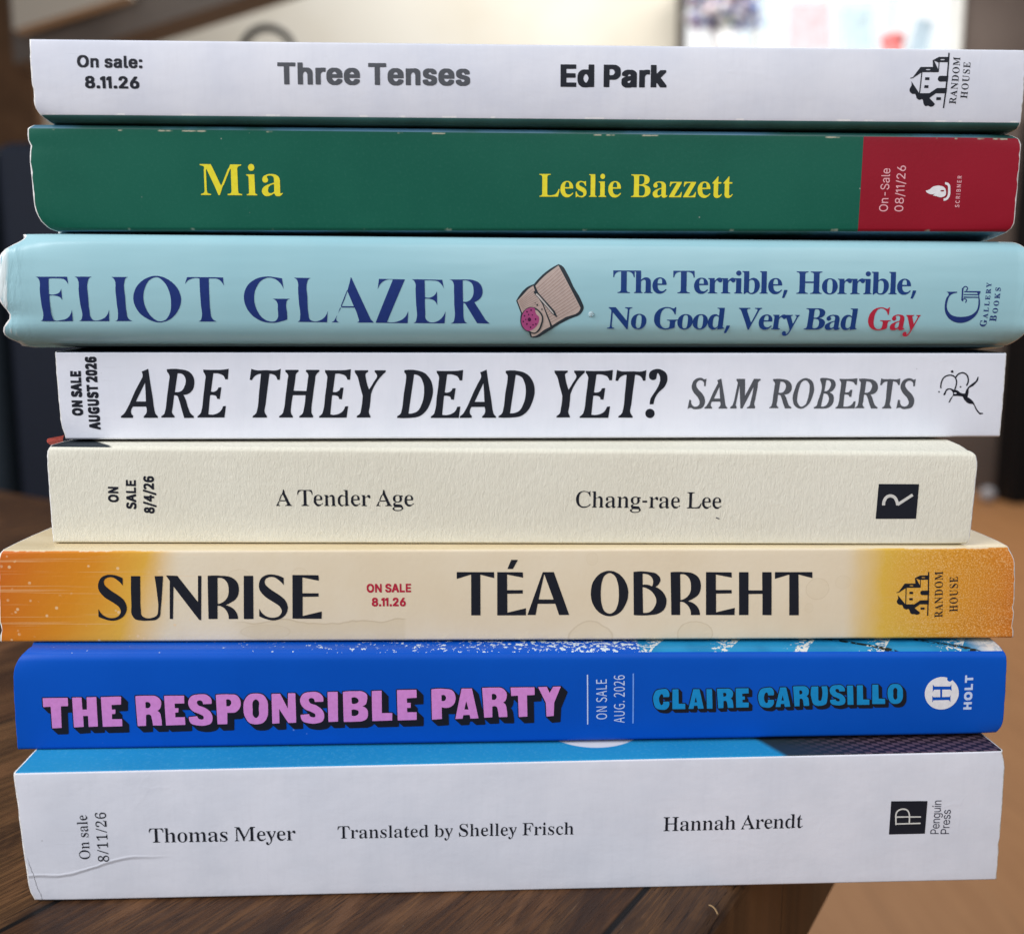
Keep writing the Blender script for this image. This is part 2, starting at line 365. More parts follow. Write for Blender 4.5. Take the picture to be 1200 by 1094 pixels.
sp = q.ss(q.voro(P, 260), 0.06, 0.02); spm = q.ss(q.noise(P, 40, 2), 0.58, 0.64)
c = q.mix(q.ma('MULTIPLY', q.ma('MULTIPLY', sp, spm), 0.6), c, (0.45, 0.45, 0.4))
m2s = q.fin(c, 0.42, q.bump(q.noise(P, 1100, 3), 0.12, 0.0002), 0.16)
q = NT('blue_green_cover'); n = q.noise(q.obj(), 28, 4)
m2t = q.fin(q.mix(q.ss(n, 0.42, 0.62), (0.07, 0.19, 0.30), (0.02, 0.10, 0.09)), 0.42)
# --- book 3 light blue jacket
q = NT('light_blue_jacket'); P = q.obj(); x, y, z = q.xyz(P); U = q.uv(); u, v, _ = q.xyz(U)
lo = q.noise(P, 24, 3)
c = q.mix(q.ss(lo, 0.3, 0.7), (0.32, 0.565, 0.635), (0.36, 0.605, 0.67))
crink = q.noise(q.map(P, (1, 1, 0.35)), 160, 4, 0.6, 1.5)
lend = q.ss(x, -0.1215, -0.1125, 1, 0); rend = q.ss(x, 0.118, 0.123)
ex = q.ma('DIVIDE', q.ma('ADD', x, 0.1238), 0.0036); ez = q.ma('DIVIDE', q.ma('SUBTRACT', z, 0.0150), 0.0058)
er = q.ma('ADD', q.ma('ADD', q.ma('MULTIPLY', ex, ex), q.ma('MULTIPLY', ez, ez)), q.ma('MULTIPLY', q.ma('SUBTRACT', crink, 0.5), 1.2))
fade = q.ma('MAXIMUM', q.ss(er, 0.85, 1.05, 1, 0), q.ma('MULTIPLY', q.ss(x, -0.1205, -0.1190, 1, 0), q.ss(crink, 0.52, 0.58)))
c = q.mix(q.ma('MULTIPLY', fade, 0.85), c, (0.80, 0.86, 0.86))

hgt = q.ma('MULTIPLY', crink, q.ma('MAXIMUM', lend, rend))
nb = q.bump(hgt, 0.3, 0.0018, q.bump(q.noise(q.map(P, (0.5, 1, 3)), 40, 2), 0.25, 0.001))
m3s = q.fin(c, 0.27, nb, 0.38)
# --- book 4
q, c, n, r = white_spine('white_smooth_spine', (0.745, 0.765, 0.85), (0.81, 0.82, 0.90), 0.38); m4s = q.fin(c, r, n, 0.25)
m4t = plain('dark_navy_cover', (0.010, 0.020, 0.035), 0.4, 0.1, 60)
# --- book 5 cream laid stock
def cream(q):
    P = q.obj()
    f1 = q.noise(q.map(P, (1500, 600, 480), rot=(0, 0.25, 0)), 1, 4, 0.7, 0.7)
    f2 = q.noise(P, 420, 4, 0.6)
    hh = q.ma('ADD', q.ma('MULTIPLY', f1, 1.0), q.ma('MULTIPLY', f2, 0.5))
    c = q.mix(q.ss(q.noise(P, 20, 3), 0.3, 0.7), (0.75, 0.715, 0.595), (0.80, 0.77, 0.655))
    c = q.mix(q.ss(f1, 0.35, 0.65, 0.10, 0.0), c, (0.45, 0.43, 0.36))
    return c, q.bump(hh, 0.42, 0.0004)
q = NT('cream_laid_paper'); c, n = cream(q); P = q.obj(); fl_ = q.ma('MULTIPLY', q.ss(q.voro(P, 230), 0.05, 0.02), q.ss(q.noise(P, 55, 1), 0.60, 0.64))
m5s = q.fin(q.mix(q.ma('MULTIPLY', fl_, 0.7), c, (0.2, 0.17, 0.13)), 0.75, n, 0.25)
q = NT('cream_and_navy_cover'); c, n = cream(q); x, y, z = q.xyz(q.obj())
m5t = q.fin(q.mix(q.ss(q.ma('ADD', x, q.ma('MULTIPLY', y, 0.9)), -0.0945, -0.0935, 1, 0), c, (0.018, 0.026, 0.034)), 0.7, n, 0.25)
# --- book 6 orange fading to cream
q = NT('orange_to_cream_spine'); P = q.obj(); x, y, z = q.xyz(P); U = q.uv(); u, v, _ = q.xyz(U)
lo = q.noise(P, 34, 4, 0.6); gn = q.noise(q.map(P, (1, 1, 1.25)), 2600, 3, 0.8)
wig = q.ma('MULTIPLY', q.ma('SUBTRACT', lo, 0.5), 0.012)
xx = q.ma('ADD', x, wig)
base = q.mix(q.ss(lo, 0.3, 0.7), (0.76, 0.635, 0.455), (0.80, 0.69, 0.52))
left = q.ramp(q.ss(q.ma('SUBTRACT', xx, q.ma('MULTIPLY', z, 0.45)), -0.128, -0.082, 0, 1, False), [(0.0, (0.60, 0.140, 0.014)), (0.45, (0.70, 0.260, 0.018)), (0.74, (0.76, 0.42, 0.06)), (1.0, (0.78, 0.66, 0.47))])
rght = q.ramp(q.ss(xx, 0.078, 0.122, 0, 1, False), [(0.0, (0.78, 0.66, 0.48)), (0.25, (0.74, 0.46, 0.07)), (0.62, (0.72, 0.31, 0.022)), (1.0, (0.62, 0.165, 0.014))])
grain = q.ss(gn, 0.50, 0.66)
rght = q.mix(q.ma('MULTIPLY', grain, q.ss(x, 0.082, 0.10, 0, 0.55)), rght, (0.90, 0.70, 0.38))
rght = q.mix(q.ma('MULTIPLY', q.ss(gn, 0.36, 0.48, 1, 0), q.ss(x, 0.082, 0.11, 0, 0.45)), rght, (0.30, 0.13, 0.045))
c = q.mix(q.ss(x, -0.084, -0.076), left, base)
c = q.mix(q.ss(x, 0.076, 0.082), c, rght)
scr = q.ss(q.noise(q.map(P, (14, 1, 1300)), 1.6, 3), 0.58, 0.66)
c = q.mix(q.ma('MULTIPLY', q.ma('MULTIPLY', scr, q.ss(x, -0.09, -0.065, 0.42, 0.0)), 1.0), c, (0.80, 0.50, 0.24))
scr2 = q.ss(q.noise(q.map(P, (16, 1, 1300)), 1.6, 2), 0.60, 0.68)
c = q.mix(q.ma('MULTIPLY', scr2, q.ss(x, 0.08, 0.10, 0.0, 0.22)), c, (0.78, 0.55, 0.28))
pk = q.ma('MULTIPLY', q.ss(q.voro(P, 420), 0.20, 0.10), q.ss(q.noise(q.map(P, (1, 1, 1.4)), 150, 2), 0.47, 0.56))
c = q.mix(q.ma('MULTIPLY', pk, q.ss(x, -0.085, -0.06, 0.75, 0.0)), c, (0.85, 0.60, 0.34))
# tide-marked water stains
wob = q.ma('MULTIPLY', q.ma('SUBTRACT', q.noise(P, 150, 3), 0.5), 0.45)
for cx_, cz_, rx_, rz_, st_ in [(-0.06423, 0.01579, 0.00255, 0.00176, 0.7), (-0.04991, 0.01615, 0.00196, 0.00176, 0.6), (-0.06802, 0.01045, 0.00157, 0.00196, 0.5), (0.01843, 0.00045, 0.00529, 0.00431, 1), (0.04333, 0.00117, 0.00412, 0.00333, 1), (0.07233, 0.01238, 0.00274, 0.00255, 0.7), (0.01855, 0.01983, 0.00137, 0.00157, 0.5), (0.07051, 0.00778, 0.00098, 0.00118, 0.6), (0.07837, 0.01403, 0.00176, 0.00157, 0.5), (-0.05875, 0.00251, 0.00588, 0.00176, 0.6)]:
    a_ = q.ma('DIVIDE', q.ma('SUBTRACT', x, cx_), rx_); b_ = q.ma('DIVIDE', q.ma('SUBTRACT', z, cz_), rz_)
    rr_ = q.ma('ADD', q.ma('SQRT', q.ma('ADD', q.ma('MULTIPLY', a_, a_), q.ma('MULTIPLY', b_, b_))), wob)
    rim = q.ss(q.ma('ABSOLUTE', q.ma('SUBTRACT', rr_, 1.0)), 0.0, 0.07, 1, 0)
    c = q.mix(q.ma('MULTIPLY', q.ss(rr_, 0.95, 1.0, 1, 0), 0.12 * st_), c, (0.58, 0.46, 0.26))
    c = q.mix(q.ma('MULTIPLY', rim, 0.30 * st_), c, (0.42, 0.30, 0.15))
# long stain along the lower edge
lz = q.ma('ADD', z, q.ma('MULTIPLY', q.ma('SUBTRACT', q.noise(q.map(P, (1, 1, 1)), 60, 3), 0.5), 0.006))
lx = q.ma('MULTIPLY', q.ss(x, -0.068, -0.060), q.ss(x, -0.0262, -0.0250, 1, 0))
c = q.mix(q.ma('MULTIPLY', q.ma('MULTIPLY', q.ss(lz, 0.0048, 0.0054, 1, 0), lx), 0.22), c, (0.55, 0.42, 0.22))
c = q.mix(q.ma('MULTIPLY', q.ma('MULTIPLY', q.ss(q.ma('ABSOLUTE', q.ma('SUBTRACT', lz, 0.0051)), 0.0, 0.0003, 1, 0), lx), 0.35), c, (0.40, 0.28, 0.14))
c = edge_wear(q, c, (0.80, 0.66, 0.50), True, 0.50, 0.022)
m6s = q.fin(c, 0.48, q.bump(q.noise(P, 900, 3), 0.12, 0.0003), 0.18)
q = NT('cream_cover_stock'); n = q.noise(q.map(q.obj(), (0.4, 2, 2)), 60, 3)
m6t = q.fin(q.mix(q.ss(n, 0.3, 0.7), (0.68, 0.55, 0.34), (0.76, 0.64, 0.43)), 0.42)
# --- book 7 blue
def blue(q):
    P = q.obj(); lo = q.noise(P, 26, 4)
    c = q.mix(q.ss(lo, 0.3, 0.7), (0.0006, 0.076, 0.46), (0.001, 0.086, 0.51))
    fl_ = q.ma('MULTIPLY', q.ss(q.voro(P, 240), 0.07, 0.03), q.ss(q.noise(P, 50, 1), 0.58, 0.62))
    return P, q.mix(q.ma('MULTIPLY', fl_, 0.45), c, (0.25, 0.42, 0.85))
q = NT('cobalt_blue_spine'); P, c = blue(q); m7s = q.fin(c, 0.46, q.bump(q.noise(P, 1000, 3), 0.08, 0.0002), 0.14)
q = NT('speckled_blue_cover'); P, c = blue(q); x, y, z = q.xyz(P)
spk = q.noise(q.map(P, (1, 1, 1)), 850, 3, 0.7)
dens = q.ss(x, -0.085, 0.028, 0.70, 0.515, False)
sw = q.ss(q.ma('SUBTRACT', spk, dens), 0.0, 0.015)
c = q.mix(q.ma('MULTIPLY', sw, q.ss(x, 0.028, 0.031, 1, 0)), c, (0.62, 0.70, 0.74))
per = q.ma('FRACT', q.ma('DIVIDE', q.ma('SUBTRACT', q.ma('ADD', x, q.ma('MULTIPLY', y, -0.7)), 0.0305), 0.0185))
cy = q.mix(q.ss(q.noise(P, 90, 2), 0.4, 0.6), (0.010, 0.20, 0.42), (0.015, 0.25, 0.50))
wstripe = q.ss(q.ma('ADD', per, q.ma('MULTIPLY', q.ma('SUBTRACT', spk, 0.5), 1.6)), 0.90, 0.94)
cw = q.mix(wstripe, cy, (0.66, 0.66, 0.63))
c = q.mix(q.ss(x, 0.0285, 0.0290), c, cw)
lt = q.ss(x, 0.107, 0.113); c = q.mix(lt, c, q.mix(q.ss(spk, 0.5, 0.56), (0.62, 0.60, 0.58), (0.42, 0.46, 0.50)))
for x0_ in (0.083, 0.103):
    dk = q.ss(q.ma('ABSOLUTE', q.ma('SUBTRACT', q.ma('SUBTRACT', x, q.ma('MULTIPLY', y, -2.2)), x0_ + 0.008)), 0.0012, 0.0020, 1, 0)
    dk = q.ma('MULTIPLY', dk, q.ss(q.noise(P, 900, 2), 0.40, 0.5))
    c = q.mix(dk, c, (0.01, 0.014, 0.012))
m7t = q.fin(c, 0.44, q.bump(q.noise(P, 1000, 3), 0.08, 0.0002), 0.35)
# --- book 8 white, sky blue front cover
q, c, n, r = white_spine('white_worn_spine', (0.69, 0.705, 0.785), (0.77, 0.775, 0.85)); 
P = q.obj(); x, y, z = q.xyz(P)
c8 = c
# long crease near lower left
cz = q.ma('ADD', q.ma('MULTIPLY', q.ss(x, -0.106, -0.087), 0.0040), 0.0068)
dcr = q.ma('SUBTRACT', q.ma('ADD', z, q.ma('MULTIPLY', q.ma('SUBTRACT', q.noise(P, 90, 3), 0.5), 0.0016)), cz)
crm = q.ss(x, -0.092, -0.078, 1, 0)
hcr = q.ma('MULTIPLY', q.ma('ADD', q.ss(dcr, -0.00035, 0.00035), q.ma('MULTIPLY', q.ss(q.ma('ABSOLUTE', dcr), 0.0, 0.0006, 1, 0), 0.8)), crm)
n = q.bump(hcr, 0.35, 0.0004, n)
# folded paper at the lower left corner
lx0, lz0, lx1, lz1 = (-0.11152, 0.0105, -0.10922, 0.00024)
dl = q.ma('SUBTRACT', q.ma('ADD', x, q.ma('MULTIPLY', q.ma('SUBTRACT', q.noise(P, 300, 3), 0.5), 0.0012)), q.ma('ADD', lx0, q.ma('MULTIPLY', q.ma('SUBTRACT', z, lz0), (lx1 - lx0) / (lz1 - lz0))))
fm = q.ss(z, 0.009, 0.012, 1, 0)
lineq = q.ma('MULTIPLY', q.ss(q.ma('ABSOLUTE', dl), 0.0, 0.00016, 1, 0), fm)
n = q.bump(lineq, 0.5, 0.0004, n)
c8 = q.mix(q.ma('MULTIPLY', lineq, 0.6), c8, (0.16, 0.16, 0.17))
m8s = q.fin(c8, r, n, 0.25)
q = NT('sky_blue_cover'); P = q.obj(); x, y, z = q.xyz(P)
fine = q.noise(P, 1500, 2); c = q.mix(q.ss(q.noise(P, 18, 3), 0.3, 0.7), (0.012, 0.235, 0.49), (0.02, 0.29, 0.55))
c = q.mix(q.ma('MULTIPLY', q.ss(fine, 0.5, 0.75), 0.3), c, (0.10, 0.42, 0.66))
# white oval printed on the cover
ox = q.ma('DIVIDE', q.ma('SUBTRACT', x, 0.01799), 0.0125); oy = q.ma('DIVIDE', q.ma('SUBTRACT', y, 0.0188), 0.0125)
ov = q.ss(q.ma('ADD', q.ma('MULTIPLY', ox, ox), q.ma('MULTIPLY', oy, oy)), 0.96, 1.04, 1, 0)
c = q.mix(ov, c, (0.70, 0.70, 0.72))
# woven dark cloth picture at right
hx = q.ma('SINE', q.ma('MULTIPLY', q.ma('ADD', x, y), 2500)); hy = q.ma('SINE', q.ma('MULTIPLY', q.ma('SUBTRACT', x, q.ma('MULTIPLY', y, 2.0)), 1300))
hz_ = q.ss(q.ma('ADD', hx, hy), -0.3, 0.5)
dkc = q.mix(hz_, (0.018, 0.012, 0.02), (0.10, 0.062, 0.085))
bx = q.ma('ADD', q.ma('SUBTRACT', x, 0.06058), q.ma('MULTIPLY', y, 0.45))
c = q.mix(q.ss(bx, -0.0012, 0.0012), c, q.mix(q.ss(bx, 0.0, 0.03), (0.02, 0.035, 0.045), dkc))
m8t = q.fin(c, 0.42, None, 0.4)

# ------------------------------------------------------------------ printed shapes
# every outline: first point, then steps, in units of 0.02 mm on the spine plane (u right, v up)
def decode(outlines):
    out = []
    for a in outlines:
        x = y = 0; v = []
        for i in range(0, len(a), 2):
            x += a[i]; y += a[i + 1]; v.append((x * 2e-5, y * 2e-5))
        out.append(v)
    return out
PRINT = [
 [
  ('sale_date', 'ink_dark', 1, [[-4558,560,-10,4,-10,6,-10,8,-2,5,-4,11,-2,7,0,23,2,9,4,11,4,6,9,8,9,4,8,3,30,0,4,-1,15,-6,11,-12,4,-9,2,-9,0,-24,-4,-2,-62,2,0,-4,6,-10,4,-3,4,-2,8,0,4,3,8,10,16,0,8,-2,6,-3,0,-11,-2,-6,-8,-6,-14,-8,-8,-2],
   [-4736,561,-12,5,-11,10,-3,10,0,16,2,6,1,4,7,6,6,4,16,4,24,2,4,2,0,3,-6,7,-5,2,-9,-4,-6,-8,-16,0,-14,4,-1,10,3,6,8,7,15,8,6,1,29,0,8,-2,14,-8,5,-6,3,-7,0,-79,-3,-2,-29,2,-6,-3],
   [-4470,561,-6,3,-4,4,0,2,0,12,1,5,9,5,20,0,4,-2,5,-4,0,-18,-9,-7],
   [-4834,562,-12,4,-12,9,-4,9,0,12,12,3,18,0,8,-11,6,-2,8,2,4,3,0,3,-5,5,-32,9,-11,8,-5,7,-1,5,1,18,5,8,5,4,15,8,6,0,25,0,9,-1,10,-7,8,-7,4,-8,-2,-9,-13,-4,-16,1,-1,1,-6,8,-6,2,-5,-2,-5,-4,5,-6,30,-8,10,-4,6,-7,3,-7,0,-20,-2,-6,-10,-10,-16,-6],
   [-4631,562,-9,3,-5,5,-4,10,1,113,4,3,24,0,4,-2,0,-103,3,-5,7,0,4,-2,2,-8,0,-12,-2,-2,-4,0],
   [-5117,564,-7,1,-13,6,-10,7,-9,10,-7,16,-3,14,0,26,2,10,4,13,4,8,10,11,13,8,15,5,35,0,7,-1,19,-10,11,-12,6,-10,4,-13,2,-17,-1,-20,-1,-10,-4,-10,-6,-10,-10,-10,-8,-6,-19,-6],
   [-5017,564,-2,4,1,97,2,1,30,-1,5,1,30,0,8,-2,7,-5,8,-8,3,-11,-1,-75,-1,-1,-27,0,-3,2,-1,60,-1,6,-5,7,-6,3,-6,-2,-3,-2,-4,-6,-3,-6,0,-60,-2,-2],
   [-4719,586,7,1,6,5,4,6,1,6,-9,0,-12,-4,-4,-3,-2,-5,4,-5],
   [-5104,590,4,-2,9,3,9,6,10,15,4,18,-3,18,-9,15,-7,7,-13,4,-13,-4,-7,-7,-8,-12,-4,-17,0,-13,3,-8,5,-7,8,-12,6,-3],
   [-4560,626,30,0,-6,10,-4,4,-3,0,-5,0,-4,-3,-6,-7],
   [-4471,628,-5,2,-4,6,0,14,1,3,3,3,6,3,20,0,4,-2,5,-5,1,-2,0,-13,-1,-3,-4,-4,-5,-2]]),
  ('sale_date', 'ink_dark', 1, [[-4553,340,-17,6,-6,4,-10,12,-4,11,0,23,2,10,11,18,38,46,3,2,30,0,2,-2,0,-10,-24,-32,1,-2,10,0,11,-4,8,-4,10,-10,3,-10,0,-28,-2,-6,-7,-10,-6,-5,-10,-6,-13,-3],
   [-5052,340,-7,2,-15,7,-11,10,-3,6,-2,7,2,21,2,7,12,10,-8,9,-2,7,0,20,0,4,4,6,11,10,15,6,4,2,34,0,10,-3,11,-6,9,-9,2,-4,2,-9,-1,-18,-3,-7,-6,-8,10,-8,4,-7,1,-9,-1,-20,-2,-6,-6,-6,-8,-6,-9,-4,-11,-4],
   [-4952,340,-6,3,-6,6,0,15,1,3,6,5,5,2,18,0,7,-4,5,-4,0,-18,-4,-4,-7,-4],
   [-4762,340,-6,3,-5,4,-1,3,0,14,1,2,5,4,8,4,16,0,7,-3,5,-6,1,-15,-1,-4,-10,-6],
   [-4890,342,-4,0,-2,2,0,84,-3,2,-7,-3,-8,0,-4,2,-2,24,4,3,26,16,27,0,3,-2,0,-126,-4,-3],
   [-4824,342,-4,2,0,84,-2,2,-7,-3,-10,0,-3,1,-1,26,8,6,19,12,28,0,3,0,1,-3,0,-125,-4,-3],
   [-4713,342,-3,2,0,18,59,56,5,7,4,8,-2,7,-4,5,-12,3,-6,-3,-2,-3,-5,-7,-1,-6,-3,-3,-30,0,-2,3,0,15,3,10,13,12,10,5,10,3,32,0,9,-3,10,-5,10,-10,4,-6,2,-8,-1,-20,-3,-9,-11,-13,-27,-25,-6,-7,1,-2,47,0,2,-2,0,-21,-3,-2],
   [-4538,366,5,0,5,4,5,6,3,7,-2,7,-4,5,-4,5,-6,2,-4,0,-8,-4,-7,-13,1,-5,6,-10],
   [-5037,366,7,0,7,2,6,5,3,7,-4,9,-8,5,-6,2,-8,-2,-8,-4,-4,-8,0,-4,5,-8,5,-3],
   [-5038,423,8,0,4,1,8,10,0,2,-5,8,-6,4,-8,0,-5,-2,-6,-10,0,-3,5,-7]]),
  ('title', 'ink_grey', 1, [[-2316,402,-18,6,-20,10,-15,14,-7,12,-7,20,-2,12,0,41,3,17,7,17,7,11,14,12,16,10,18,6,50,0,8,-2,15,-4,14,-8,15,-14,7,-8,5,-16,4,-11,0,-45,-5,-2,-33,-1,-80,0,-2,-1,2,-4,10,-17,6,-5,10,-6,10,0,8,4,12,16,4,4,24,0,22,-4,8,-4,2,-18,-6,-11,-13,-13,-9,-6,-14,-6,-18,-6],
   [-2120,403,-16,5,-20,10,-15,13,-9,15,-6,18,-2,12,0,42,3,17,7,17,7,10,13,12,18,10,18,6,52,0,8,-2,16,-6,10,-6,14,-12,6,-9,6,-13,4,-15,0,-45,-6,-2,-111,0,-2,-2,2,-6,9,-14,7,-6,9,-5,11,0,5,3,8,8,6,9,6,3,25,0,19,-4,10,-4,0,-20,-6,-10,-14,-12,-8,-6,-14,-6,-16,-5],
   [-2857,404,-3,2,-2,4,0,188,-4,2,-60,-1,-6,1,-2,4,0,36,7,2,191,1,6,-2,0,-3,0,-34,0,-2,-6,-2,-63,0,-1,-2,-1,-191,-7,-3],
   [-1624,404,-18,5,-14,7,-16,12,-12,14,-8,23,-2,12,0,43,4,17,5,15,7,10,13,13,17,11,22,6,48,0,9,-2,13,-4,16,-9,14,-13,6,-9,6,-15,3,-19,0,-30,-1,-7,-5,-2,-111,0,-2,-2,0,-4,4,-8,7,-10,7,-6,10,-4,9,0,7,4,6,8,6,8,6,4,24,0,18,-4,12,-4,0,-20,-6,-10,-12,-12,-10,-6,-14,-7,-18,-5],
   [-2704,405,-3,1,-1,2,0,232,1,1,5,2,49,0,5,-3,0,-50,1,-2,4,-1,6,2,50,-1,13,-4,14,-8,12,-12,4,-8,4,-12,0,-8,2,-6,0,-122,-4,-2,-4,-2,-46,0,-6,3,0,21,0,83,-5,16,-7,11,-6,6,-7,0,-7,-2,-8,-7,-7,-13,-3,-12,0,-103,-6,-3],
   [-2504,406,-4,4,0,175,5,2,19,1,34,-1,14,3,34,0,10,-2,1,-3,-1,-37,-4,-4,-24,0,-10,-2,-8,-6,-10,-16,0,-5,0,-79,-2,-28,-4,-2],
   [-1244,406,-26,9,-10,6,-8,7,-7,12,-3,7,0,18,10,5,18,3,26,0,6,-3,4,-9,6,-8,5,-3,4,-1,10,1,5,2,7,9,0,3,-5,6,-5,4,-39,8,-16,6,-15,8,-9,9,-4,7,-4,12,0,24,2,10,4,8,10,11,20,11,10,3,8,2,54,0,12,-3,18,-10,12,-12,7,-14,0,-16,-1,-2,-8,-4,-17,-3,-25,0,-8,5,-10,14,-7,2,-7,0,-4,-2,-6,-8,0,-3,4,-6,4,-3,40,-10,16,-5,12,-6,14,-11,4,-8,2,-7,0,-34,-2,-7,-4,-8,-10,-10,-26,-13,-14,-3],
   [-1049,406,-18,4,-15,8,-14,11,-12,13,-10,25,-1,11,0,44,3,14,6,16,6,11,14,14,17,10,21,7,49,0,9,-2,14,-5,14,-9,14,-12,5,-6,7,-16,3,-14,1,-32,-1,-13,-5,-2,-111,0,-3,-1,1,-4,11,-18,7,-6,9,-4,9,0,9,4,6,7,5,9,6,4,23,0,20,-4,10,-4,0,-19,-4,-11,-12,-12,-10,-6,-14,-8,-20,-4],
   [-868,406,-25,9,-9,5,-10,8,-4,6,-6,13,0,19,9,4,17,4,28,0,5,-3,5,-9,6,-8,5,-4,5,0,8,0,6,4,6,7,1,4,-5,7,-4,2,-36,8,-13,4,-9,4,-16,10,-8,8,-4,7,-2,12,0,23,2,10,4,7,11,11,18,10,13,5,14,1,42,0,16,-4,16,-8,14,-12,7,-15,-1,-17,-6,-4,-16,-4,-30,0,-6,4,-4,8,-8,8,-4,2,-7,-1,-5,-3,-5,-6,-1,-4,4,-6,4,-4,42,-10,14,-4,14,-7,12,-10,4,-9,2,-6,0,-34,-2,-6,-4,-10,-8,-8,-7,-4,-21,-10,-16,-4],
   [-1836,408,-3,1,-1,3,0,189,-2,1,-64,0,-6,2,0,3,0,35,8,4,191,0,3,-2,2,-2,1,-34,-2,-4,-3,-1,-30,-1,-36,0,-1,-1,-1,-191,-4,-3],
   [-1486,408,-3,4,0,176,5,2,48,0,6,-1,10,3,48,1,22,-7,12,-9,8,-9,4,-7,3,-10,2,-11,-1,-130,-7,-2,-44,0,-6,3,-1,17,0,86,-4,17,-6,9,-6,6,-7,3,-9,-3,-7,-7,-9,-15,-2,-10,0,-103,-6,-3],
   [-2319,520,50,0,2,1,-5,10,-10,11,-5,4,-7,0,-9,-3,-7,-6,-8,-11],
   [-2122,521,50,-1,2,2,-6,10,-8,10,-6,4,-10,0,-7,-3,-7,-7,-8,-11],
   [-1614,522,35,0,3,2,-5,8,-9,12,-7,4,-9,0,-7,-4,-7,-6,-8,-13,1,-3],
   [-1040,524,36,-1,2,1,-4,10,-8,12,-8,4,-8,0,-8,-4,-6,-6,-9,-13,0,-3]]),
  ('author_name', 'ink_dark', 1, [[531,405,-17,5,-16,11,-16,15,-8,14,-6,20,-2,14,0,40,2,14,6,16,6,13,14,15,12,8,14,7,13,3,58,0,1,50,1,3,7,3,53,0,3,-2,2,-3,1,-239,-6,-3,-56,-1,-11,-4],
   [1020,406,-12,4,-12,6,-8,4,-11,12,-5,9,-2,9,0,40,4,10,10,10,8,6,12,6,18,6,-18,2,-21,6,-7,3,-1,3,0,19,1,4,4,7,18,16,19,9,17,5,59,0,15,-4,16,-8,6,-4,12,-12,2,-6,4,-10,0,-144,-6,-4,-55,0,-11,-4],
   [278,408,-4,1,-1,3,-1,239,6,3,70,0,98,0,4,-1,2,-3,0,-40,-1,-2,-3,-2,-108,-2,0,-44,1,-2,99,-1,3,-2,2,-3,1,-37,-2,-5,-6,-2,-97,-1,-1,-49,3,-2,108,0,4,-4,-1,-41,-4,-3],
   [772,409,-4,2,-2,3,0,238,6,4,122,0,18,-4,24,-12,18,-18,5,-10,3,-14,0,-48,-2,-12,-6,-12,-18,-18,-12,-8,-17,-7,-17,-3,-56,0,-1,-78,-6,-3],
   [1178,410,-3,2,-2,4,1,182,6,2,53,0,15,4,38,0,10,-3,2,-3,0,-43,-6,-3,-26,0,-12,-4,-6,-7,-7,-15,-1,-5,0,-107,-7,-4],
   [1311,412,-3,2,-2,3,0,205,0,5,0,27,4,3,4,1,52,0,6,-4,2,-89,8,3,29,30,6,3,61,1,6,-4,0,-19,-62,-62,68,-82,-1,-21,-5,-2,-63,0,-5,2,-4,4,-29,36,-7,7,-2,-1,-1,-44,-1,-2,-5,-2],
   [562,456,6,0,10,9,8,15,6,18,0,10,-6,19,-10,15,-4,5,-6,3,-9,-2,-7,-7,-10,-16,-6,-21,2,-13,6,-15,10,-15],
   [1048,458,10,-1,8,4,10,13,4,10,-6,0,-18,-4,-10,-3,-2,-3,-4,-6,4,-8],
   [1040,532,7,0,21,2,8,2,2,4,-8,10,-4,2,-8,-1,-9,-7],
   [842,540,14,0,11,3,6,0,5,3,9,11,5,8,2,10,-8,17,-8,9,-6,3,-18,3,-20,-1,-1,-64,1,-2]]),
  ('publisher_name', 'ink_dark', 1, [[4866,264,-4,0,-2,8,-3,2,-30,2,-31,1,-4,-3,-2,-6,-3,0,2,40,3,9,4,8,10,4,6,0,6,-1,7,-6,5,-10,30,17,4,3,2,4,3,0,-1,-20,-36,-19,-2,-3,1,-4,27,0,4,2,2,6,3,0],
   [4826,292,0,12,-3,5,-5,3,-6,2,-9,-1,-5,-2,-4,-3,-2,-10,2,-5],
   [4870,343,-4,1,-2,4,-16,8,-2,2,-6,1,-22,10,-4,3,-22,8,-1,3,67,21,9,4,3,6,2,-1,-1,-32,-3,0,-1,7,-3,2,-14,-4,-2,-24,0,-1,10,-5,4,0,4,2,1,5,3,0],
   [4842,364,1,20,-27,-9],
   [4878,484,-64,-42,3,-2,47,-2,4,1,4,7,2,0,-1,-22,-3,0,-1,6,-5,3,-48,3,-4,0,-6,0,-6,-4,-2,-4,-4,0,2,20,48,32,2,4,-39,2,-5,-2,-2,-6,-2,0,0,22,3,0,3,-7,4,-2,37,-1,3,-2,30,0],
   [4878,510,-4,2,-2,6,-4,2,-58,2,-5,0,-2,-4,-1,-4,-3,0,3,39,0,5,6,12,8,6,6,4,16,2,18,-2,8,-4,7,-5,6,-9,3,-12],
   [4874,540,0,10,-4,7,-6,4,-14,3,-18,2,-14,-2,-9,-6,-5,-10,1,-8,5,-2,58,-3,5,1],
   [4886,630,-2,-7,-4,-7,-10,-8,-6,-4,-10,-3,-15,-1,-15,5,-12,9,-4,6,-4,7,0,7,0,9,2,6,4,9,10,8,14,6,16,0,8,-1,10,-5,10,-8,4,-6,3,-8],
   [4882,633,-2,9,-4,6,-10,5,-12,3,-20,0,-13,-2,-9,-6,-4,-8,0,-9,5,-6,11,-6,14,-2,18,-1,12,3,10,6],
   [4886,687,-3,1,-2,6,-5,2,-54,3,-4,1,-4,-1,-3,-9,-3,1,1,25,53,18,2,2,-52,24,0,25,4,0,2,-8,4,-1,60,-4,4,2,2,7,3,0,-1,-33,-4,0,-2,8,-5,2,-57,2,4,-2,37,-17,3,-3,22,-9,-1,-3,-20,-6,-46,-15,3,-1,52,-3,6,1,2,3,0,5,4,0]]),
